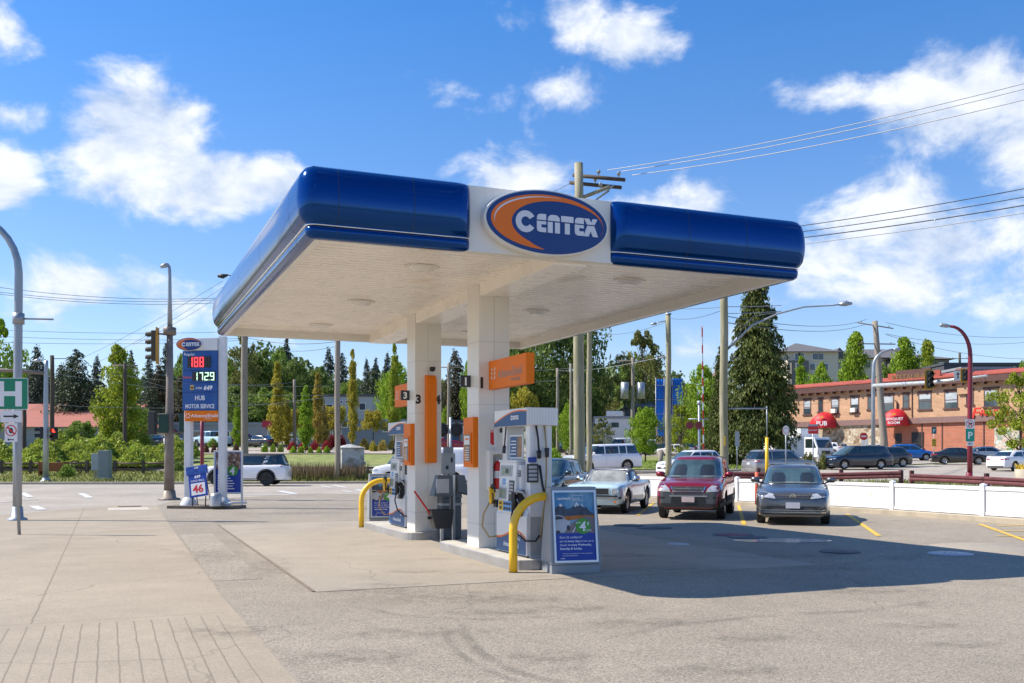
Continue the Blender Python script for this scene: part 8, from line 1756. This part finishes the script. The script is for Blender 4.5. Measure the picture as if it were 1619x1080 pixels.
flame = lambda w_: (lambda t: w_ * (min(1, .35 + t * 2.4)) * (1 - t) ** .62 + .012)
PROTO = {}
def proto(kind):
    if kind in PROTO: return PROTO[kind]
    b, v = kind.split('_'); v = int(v)
    if b == 'broad': P, cc = broad_pts(10 + v, 11000, 90, dome(.37), (.22, .95), .18, .20); me = leaf_mesh('crown', P, .029, v, LM['green']); tr = trunk_mb(cc, .022, 0, 16, v)
    elif b == 'airy': P, cc = broad_pts(30 + v, 8000, 80, dome(.36), (.22, .97), .28, .125); me = leaf_mesh('crown', P, .026, v, LM['green']); tr = trunk_mb(cc, .020, 0, 26, v)
    elif b == 'col': P, cc = broad_pts(50 + v, 9000, 150, flame(.15), (.10, .97), .15, .115, .065, 0.); me = leaf_mesh('crown', P, .024, v, LM['green']); tr = trunk_mb(cc, .012, 0, 10, v, top=.9)
    elif b == 'fcol': P, cc = broad_pts(70 + v, 11000, 130, flame(.33), (.10, .95), .15, .14, .10, .1); me = leaf_mesh('crown', P, .028, v, LM['green']); tr = trunk_mb(cc, .016, 0, 10, v)
    elif b == 'flat': P, cc = broad_pts(90 + v, 6500, 70, lambda t: .66 * (1 - .5 * t), (.5, .95), .15, .11, .12, .1); me = leaf_mesh('crown', P, .045, v, LM['green']); tr = trunk_mb(cc, .025, 0, 12, v)
    elif b == 'con': P, D, br = conifer_pts(110 + v, 17000, 38, .27 + .03 * v, .04, .16, .34, .72); me = leaf_mesh('crown', P, .023, v, LM['conif'], D, .42); tr = MB().tube([(0, 0, -.03), (0, 0, .99)], [.018, .002], 8)
    elif b == 'bush': g_ = np.random.default_rng(v); c = ball(g_, 26, .5) * .62; P = np.concatenate([ball(g_, 110, .2) * .42 + q for q in c]); P[:, 2] = np.abs(P[:, 2]) * .95; me = leaf_mesh('foliage', P, .13, v, LM['green']); tr = MB().tube([(0, 0, -.1), (0, 0, .5)], [.06, .03], 6).tube([(0, 0, 0), (.3, .1, .5)], [.04, .02], 5)
    PROTO[kind] = (me, tr.mesh('trunk', m_bark)); return PROTO[kind]
def tree(kind, mat, px, ytop, Y, wpx, label, cat='tree', group=None, ang=None, zb=None, X=None):
    me, tr = proto(kind); X = at(px, Y) if X is None else X; zb = gz(X, Y) - .1 if zb is None else zb; h = zat(ytop, Y) - zb; w_ = wpx / FPX * Y
    base = dict(broad=.86, airy=.80, col=.34, fcol=.60, flat=1.5, con=.56, bush=2.0)[kind.split('_')[0]]; bush = kind.startswith('bush')
    s = w_ / base if not bush else w_ / 2
    t = thing('bush' if bush else ('conifer_tree' if kind.startswith('con') else 'tree'), label, cat, (X, Y, zb), rnd.uniform(0, 6.28) if ang is None else ang, group)
    t.scale = (s, s, h if not bush else h)
    c = bpy.data.objects.new('foliage' if bush else 'crown', me); col.objects.link(c); c.parent = t; c.material_slots[0].link = 'OBJECT'; c.material_slots[0].material = LM[mat]
    k = bpy.data.objects.new('stem' if bush else 'trunk', tr); col.objects.link(k); k.parent = t; return t
BG = 'trees on the far slope'
def lots(rows, group=BG):
    for r_ in rows: tree(*r_, group=group)
lots([('airy_1', 'bright', -8, 500, 92, 84, 'light green leafy tree cut by the left picture edge'), ('con_1', 'conif', 58, 546, 150, 64, 'dark conifer behind the tall lamp post'), ('con_2', 'conif', 22, 562, 160, 60, 'dark conifer just left of the tall lamp post'),
      ('con_2', 'dark', 121, 550, 132, 92, 'broad very dark conifer right of the dark wooden pole'), ('con_1', 'conif', 153, 561, 155, 44, 'slim bluish conifer left of the yellow green tree'), ('con_0', 'conif', 207, 551, 150, 34, 'slim conifer right of the yellow green tree top'), ('con_1', 'conif', 97, 575, 165, 60, 'conifer between the two dark poles'),
      ('fcol_1', 'ygreen', 187, 541, 90, 74, 'large yellow green tree behind the thin pole with crossarm'), ('broad_1', 'green', 215, 640, 96, 60, 'lower green tree right of the yellow green one'), ('broad_2', 'green', 128, 664, 86, 58, 'round green tree behind the brambles'), ('con_2', 'conif', 236, 562, 160, 40, 'conifer behind the traffic signal'),
      ('con_1', 'conif', 262, 540, 165, 46, 'dark conifer behind the brown signal post'), ('con_0', 'bconif', 250, 575, 150, 62, 'brownish conifer left of the brown signal post'), ('con_2', 'bconif', 292, 583, 138, 70, 'brownish conifer behind the left post of the price sign'), ('broad_1', 'green', 288, 556, 170, 46, 'green crown above the price sign oval at left'), ('con_1', 'dark', 240, 610, 130, 60, 'dark conifer low behind the signals'),
      ('airy_2', 'olive', 386, 528, 160, 66, 'thin wispy tree behind the weathered pole'), ('broad_1', 'green', 352, 566, 165, 84, 'green tree crown right behind the price sign'), ('broad_2', 'mid', 408, 553, 165, 92, 'green crown right of the weathered pole'), ('broad_1', 'green', 436, 548, 175, 70, 'green crown under the small conifer top'), ('broad_2', 'mid', 462, 566, 168, 80, 'dark green crown behind the columnar trees'),
      ('broad_1', 'mid', 375, 610, 140, 90, 'mid green tree low right of the price sign'), ('broad_2', 'green', 430, 612, 142, 90, 'green tree low behind the yellow columnar tree'), ('con_0', 'conif', 453, 531, 190, 44, 'ragged conifer top rising over the green crowns'), ('con_1', 'conif', 519, 549, 180, 46, 'conifer left of the brown kiosk pole'), ('con_2', 'conif', 541, 556, 182, 44, 'conifer right of the brown kiosk pole'),
      ('broad_2', 'mid', 503, 578, 170, 64, 'dark round crown left of the conifers'), ('con_1', 'conif', 579, 566, 178, 34, 'conifer right of the tall slender columnar tree'), ('con_0', 'conif', 594, 563, 185, 34, 'second conifer right of the slender columnar tree'), ('con_2', 'dark', 588, 580, 165, 60, 'dark conifer mass behind the grey modern building'), ('con_1', 'conif', 612, 556, 190, 40, 'conifer left of column three'),
      ('broad_1', 'bright', 625, 572, 132, 62, 'bright green tree just left of column three'), ('broad_2', 'green', 550, 602, 160, 50, 'green crown behind the brown kiosk pole'), ('broad_1', 'mid', 520, 610, 165, 70, 'mid green trees behind the modern building'),
      ('con_1', 'bconif', 719, 552, 140, 66, 'dark brownish tree seen between the columns'), ('broad_2', 'bright', 745, 562, 136, 44, 'light green tree touching the left side of column one'), ('broad_1', 'mid', 705, 600, 150, 70, 'green mass low between the columns'), ('broad_1', 'bright', 704, 642, 118, 20, 'small light green tree between the columns')])
lots([('broad_1', 'mid', 845, 488, 150, 124, 'large dark green tree behind the orange box sign'), ('broad_2', 'mid', 912, 486, 152, 104, 'large dark green tree behind the big wooden pole'), ('broad_1', 'green', 800, 545, 146, 70, 'green tree behind column one and its box sign'), ('airy_1', 'olive', 1016, 520, 152, 84, 'open crowned tree between the poles right of the canopy sign'), ('airy_2', 'green', 1000, 556, 158, 56, 'open crowned tree just left of the tallest open crowned one'),
      ('broad_2', 'olive', 955, 590, 185, 60, 'olive crown on the slope right of the big pole'), ('broad_1', 'olive', 985, 610, 170, 66, 'olive green slope tree behind the white storefront'), ('broad_2', 'green', 925, 606, 172, 60, 'green slope tree behind the two wooden poles'), ('broad_1', 'green', 880, 620, 165, 70, 'green slope tree above the rusty roof'),
      ('flat_1', 'yellow', 832, 616, 108, 66, 'yellow green spreading tree above the pump header'), ('broad_1', 'bright', 900, 637, 102, 40, 'bright green small tree left of the big wooden pole'), ('airy_2', 'olive', 952, 660, 100, 40, 'pale willowy small tree right of the slimmer pole'), ('broad_2', 'green', 868, 655, 112, 40, 'small green tree over the pickup in the car park'), ('broad_1', 'dark', 815, 660, 105, 24, 'dark green shrub tree under the pump header'),
      ('broad_2', 'bright', 1020, 642, 90, 54, 'young bright green round tree on the grass strip'), ('broad_1', 'bright', 1112, 576, 98, 72, 'bright green tree behind the crossing arm'), ('airy_1', 'ygreen', 1076, 640, 88, 54, 'yellowish small tree behind the slim lamp pole'), ('con_2', 'cedar', 1138, 545, 82, 46, 'narrow dark cedar behind the tall wooden pole'),
      ('con_1', 'conif', 1072, 590, 210, 30, 'tiny far conifer over the blue netting'), ('con_1', 'conif', 1060, 596, 215, 30, 'second tiny far conifer over the blue netting'), ('broad_2', 'mid', 1040, 600, 190, 50, 'dark slope tree behind the blue netting')])
lots([('col_1', 'yellow', 438, 569, 110, 30, 'tall yellow green columnar tree behind the white SUV'), ('col_2', 'bright', 483, 607, 100, 27, 'bright green columnar tree, shortest of the row'), ('col_1', 'rust', 502, 587, 108, 25, 'orange tinged columnar tree right of the bright one'), ('col_2', 'yellow', 557, 549, 106, 21, 'very slender tall columnar tree right of the kiosk pole'),
      ('col_2', 'ygreen', 623, 540, 112, 24, 'slender columnar tree rising to the canopy edge'), ('col_1', 'yellow', 452, 630, 112, 20, 'short yellow columnar tree next to the tall yellow one'), ('col_1', 'rust', 514, 650, 110, 14, 'small thin columnar tree beside the short dark pole'), ('col_2', 'bright', 374, 634, 104, 18, 'small light green columnar tree left of the weathered pole')], 'columnar trees in a row')
lots([('flat_1', 'yellow', 457, 648, 118, 50, 'flat yellow crown behind the shortest columnar tree'), ('flat_2', 'yellow', 528, 642, 118, 62, 'flat yellow crown behind the brown kiosk pole'), ('flat_1', 'yellow', 590, 650, 114, 50, 'flat topped yellow tree behind the far pump header')], 'flat topped yellow trees')
lots([('col_2', 'bright', 1266, 560, 165, 30, 'bright slim tree before the apartment block'), ('broad_1', 'bright', 1294, 572, 160, 50, 'bright round tree before the apartment block'), ('fcol_1', 'bright', 1352, 520, 158, 62, 'tall bright green tree left of the leaning pole'), ('fcol_2', 'bright', 1430, 528, 160, 66, 'tall bright green tree right of the leaning pole'), ('fcol_1', 'ygreen', 1466, 533, 165, 44, 'slim bright tree beside the tall one right of the leaning pole'),
      ('broad_2', 'green', 1398, 572, 168, 52, 'darker round tree behind the leaning pole'), ('broad_1', 'green', 1615, 572, 140, 60, 'green tree top above the pub roof at the right edge')], 'trees between pub and apartment block')
# big conifer in front, with drooping branches
Yb = 80; Xb = at(1197, Yb); zb = gz(Xb, Yb); hb = zat(437, Yb) - zb
P, D, br = conifer_pts(5, 60000, 42, .158, .17, .45, .5, .55); P = P * np.array([hb, hb, hb])
t = thing('conifer_tree', 'huge dark drooping conifer beside the pub, tallest tree of the picture', 'tree', (Xb, Yb, zb)); part('crown', leaf_mesh('crown', P, .25, 4, LM['cedar'], D * np.array([.5, .5, 1.6]), .42), None, t)
mb = MB(); mb.tube([(0, 0, -.2), (.05, 0, 1.2), (0, 0, hb * .5), (0, 0, hb * .97)], [.62, .48, .25, .03], 10)
for k in range(40): a = rnd.uniform(0, 6.28); z = hb * rnd.uniform(.14, .85); l = hb * .13 * (1 - z / hb) + .6; mb.tube([(0, 0, z), (l * math.cos(a), l * math.sin(a), z - .1), (1.5 * l * math.cos(a), 1.5 * l * math.sin(a), z - .25 * l)], [.09, .06, .02], 4)
part('trunk', mb, m_bark, t)
# tree at the right edge
tree('airy_1', 'ygreen', 1612, 586, 76, 92, 'leafy tree at the right picture edge in front of the brick wall', group=None)
# bushes and hedges
HB = 'clipped shrubs along the far lot'
for px, yt, Y, w_, mt, lb in [(462, 703, 99, 15, 'bright', 'first green ball shrub left of the bright columnar tree'), (476, 703, 99, 15, 'bright', 'second green ball shrub beside the bright columnar tree'), (491, 704, 99, 13, 'bright', 'green ball shrub right of the bright columnar tree'), (503, 704, 99, 13, 'bright', 'green ball shrub in the middle of the right hand row'), (516, 703, 99, 14, 'bright', 'green ball shrub left of the weathered kiosk'),
                          (418, 699, 101, 14, 'bright', 'light green shrub right of the black car'), (431, 699, 101, 12, 'bright', 'light green shrub further right of the black car'), (443, 699, 101, 13, 'green', 'mid green shrub before the red ones'), (460, 695, 105, 20, 'red', 'dark red shrub at the left of the red row'), (478, 695, 105, 20, 'red', 'dark red shrub second in the red row'), (497, 694, 105, 20, 'red', 'dark red shrub behind the green balls'), (515, 693, 105, 20, 'red', 'dark red shrub left of the kiosk pole'), (522, 683, 112, 22, 'red', 'taller dark red shrub near the kiosk roof'), (540, 684, 112, 16, 'red', 'dark red shrub just above the kiosk roof'),
                          (577, 689, 106, 24, 'rust', 'orange brown hedge shrub right of the kiosk'), (590, 694, 103, 16, 'yellow', 'low yellowish hedge shrub right of the kiosk'), (604, 692, 104, 20, 'rust', 'orange brown hedge shrub left of the far pump'), (619, 688, 106, 16, 'rust', 'orange brown hedge shrub behind the far pump'), (272, 697, 100, 11, 'brown', 'brownish clipped shrub left of the price sign'), (284, 698, 100, 11, 'brown', 'brownish clipped shrub by the left price post'), (326, 697, 100, 11, 'brown', 'brownish clipped shrub between price sign posts'), (337, 698, 100, 11, 'brown', 'second brownish clipped shrub between price sign posts'), (347, 699, 100, 10, 'brown', 'third brownish clipped shrub between price sign posts'), (372, 698, 100, 14, 'brown', 'brownish shrub left of the weathered pole'),
                          (335, 690, 112, 22, 'green', 'low green shrub behind the pale blue pickup')]: tree('bush_1', mt, px, yt, Y, w_, lb, 'shrub', HB)
tree('bush_2', 'bright', 875, 701, 82, 34, 'round light green bush on the grass left of the big wooden pole', 'bush'); tree('bush_1', 'mid', 281, 728, 73, 26, 'dark green bush behind the brown signal post', 'bush'); tree('bush_2', 'green', 106, 728, 66.5, 32, 'leafy bush beside the wooden cart', 'bush')
tree('bush_1', 'green', 720, 668, 112, 26, 'green bush low between the columns', 'bush')
for px in (1150, 1164, 1177, 1189): tree('bush_1', 'dark', px, 708, 84, 17, f'dark hedge shrub under the big conifer, number {("one", "two", "three", "four")[(px - 1150) // 13]} from the left' if False else {1150: 'dark hedge shrub right beside the tall wooden pole', 1164: 'dark hedge shrub behind the narrow edge on sign', 1177: 'dark hedge shrub left of the conifer trunk', 1189: 'dark hedge shrub at the conifer trunk foot'}[px], 'shrub', 'dark hedge shrubs')
for px, lb in ((1283, 'scraggly shrub at the foot of the red sign'), (1300, 'scraggly shrub right of the red sign post'), (1272, 'scraggly shrub before the cube truck bumper')): tree('bush_2', 'olive', px, 708, 72, 16, lb, 'shrub', 'scraggly roadside shrubs')
def stuff(o): o['kind'] = 'stuff'; return o
# bramble thicket
g_ = np.random.default_rng(3); n = 42000; xs = g_.uniform(at(-30, 78), at(272, 78), n); ys = g_.uniform(72.5, 86, n)
hh = (1.0 + .9 * np.sin(xs * .55 + 1) * np.sin(ys * .5) + .3 * np.sin(xs * 1.7) + .35 * np.sin(xs * 3.1 + ys * 2)) * np.clip((ys - 72.3) / 2.6, .15, 1) * np.clip((at(276, 78) - xs) / 2, 0, 1); hh = np.maximum(hh, .15) + .5
C = np.stack([xs, ys, np.interp(ys, [60, 70, 80, 90], [gz(-40, q) for q in (60, 70, 80, 90)]) + hh * g_.uniform(.35, 1, n) ** .5], 1)
LM['bramble'] = leafmat('leaves_bramble', (.30, .36, .05), .4, .4, .3)
stuff(part('bramble_thicket', leaf_mesh('bramble', C, .24, 8, LM['bramble']), None))
# woods closing the view behind the trees
g_ = np.random.default_rng(21); n = 60000; pxs_ = g_.uniform(-160, 1240, n); ys = g_.uniform(195, 240, n); xs = (pxs_ - PX0) / FPX * ys
top = 14.5 + 3.5 * np.sin(xs * .09) + 2.6 * np.sin(xs * .23 + 1) + 2 * np.abs(np.sin(xs * .51)) + 1.2 * np.sin(xs * 1.3) - np.clip((pxs_ - 980) / 60, 0, 6)
C = np.stack([xs, ys, 2 + top * g_.uniform(.1, 1, n) ** .6], 1)
LM['woods'] = leafmat('leaves_woods', (.14, .19, .06), .5, .4, .25); stuff(part('distant_woods', leaf_mesh('woods', C, 1.0, 22, LM['woods']), None))
# dry reeds by the kiosk, grass tufts on the verge and by the guard rail
def blades(name, x0, x1, y0, y1, n, h, mat, seed, w_=.02, lean=.25):
    g_ = np.random.default_rng(seed); x = g_.uniform(x0, x1, n); y = g_.uniform(y0, y1, n); z = np.array([gz(a, b) for a, b in zip(x, y)]); H_ = h * g_.uniform(.4, 1, n); lx = g_.normal(size=n) * lean * H_; ly = g_.normal(size=n) * lean * H_; a = g_.uniform(0, math.pi, n); dx, dy = np.cos(a) * w_, np.sin(a) * w_
    V = np.stack([np.stack([x - dx, y - dy, z - .02], 1), np.stack([x + dx, y + dy, z - .02], 1), np.stack([x + lx, y + ly, z + H_], 1)], 1).reshape(-1, 3)
    me = bpy.data.meshes.new(name); me.vertices.add(3 * n); me.vertices.foreach_set('co', V.ravel()); me.loops.add(3 * n); me.loops.foreach_set('vertex_index', np.arange(3 * n)); me.polygons.add(n); me.polygons.foreach_set('loop_start', np.arange(0, 3 * n, 3)); me.polygons.foreach_set('loop_total', np.full(n, 3)); me.materials.append(mat); me.update()
    return stuff(part(name, me, None))
blades('dry_reeds', at(452, 63), at(578, 63), 61.8, 65, 2600, 1.35, leafmat('reed_dry', (.24, .17, .09), .3, .4, .1), 4, .03, .12); blades('reed_grass', at(450, 63), at(640, 63), 61.6, 65.5, 5000, .6, LM['olive'], 5, .04, .3)
blades('verge_grass', -62, -4, 60, 72, 16000, .28, LM['olive'], 6, .05, .4); blades('roadside_weeds', 10, 34, 46, 52, 3500, .35, LM['olive'], 9, .04, .5); blades('strip_grass', 3, 20, 73, 94, 7000, .22, LM['green'], 11, .05, .5)
blades('planter_flowers', at(1612, 50), at(1632, 50), 49.7, 50.4, 160, .35, leafmat('flower_yellow', (.7, .5, .05), .2, .3, .1), 12, .05, .4).location.z += .8
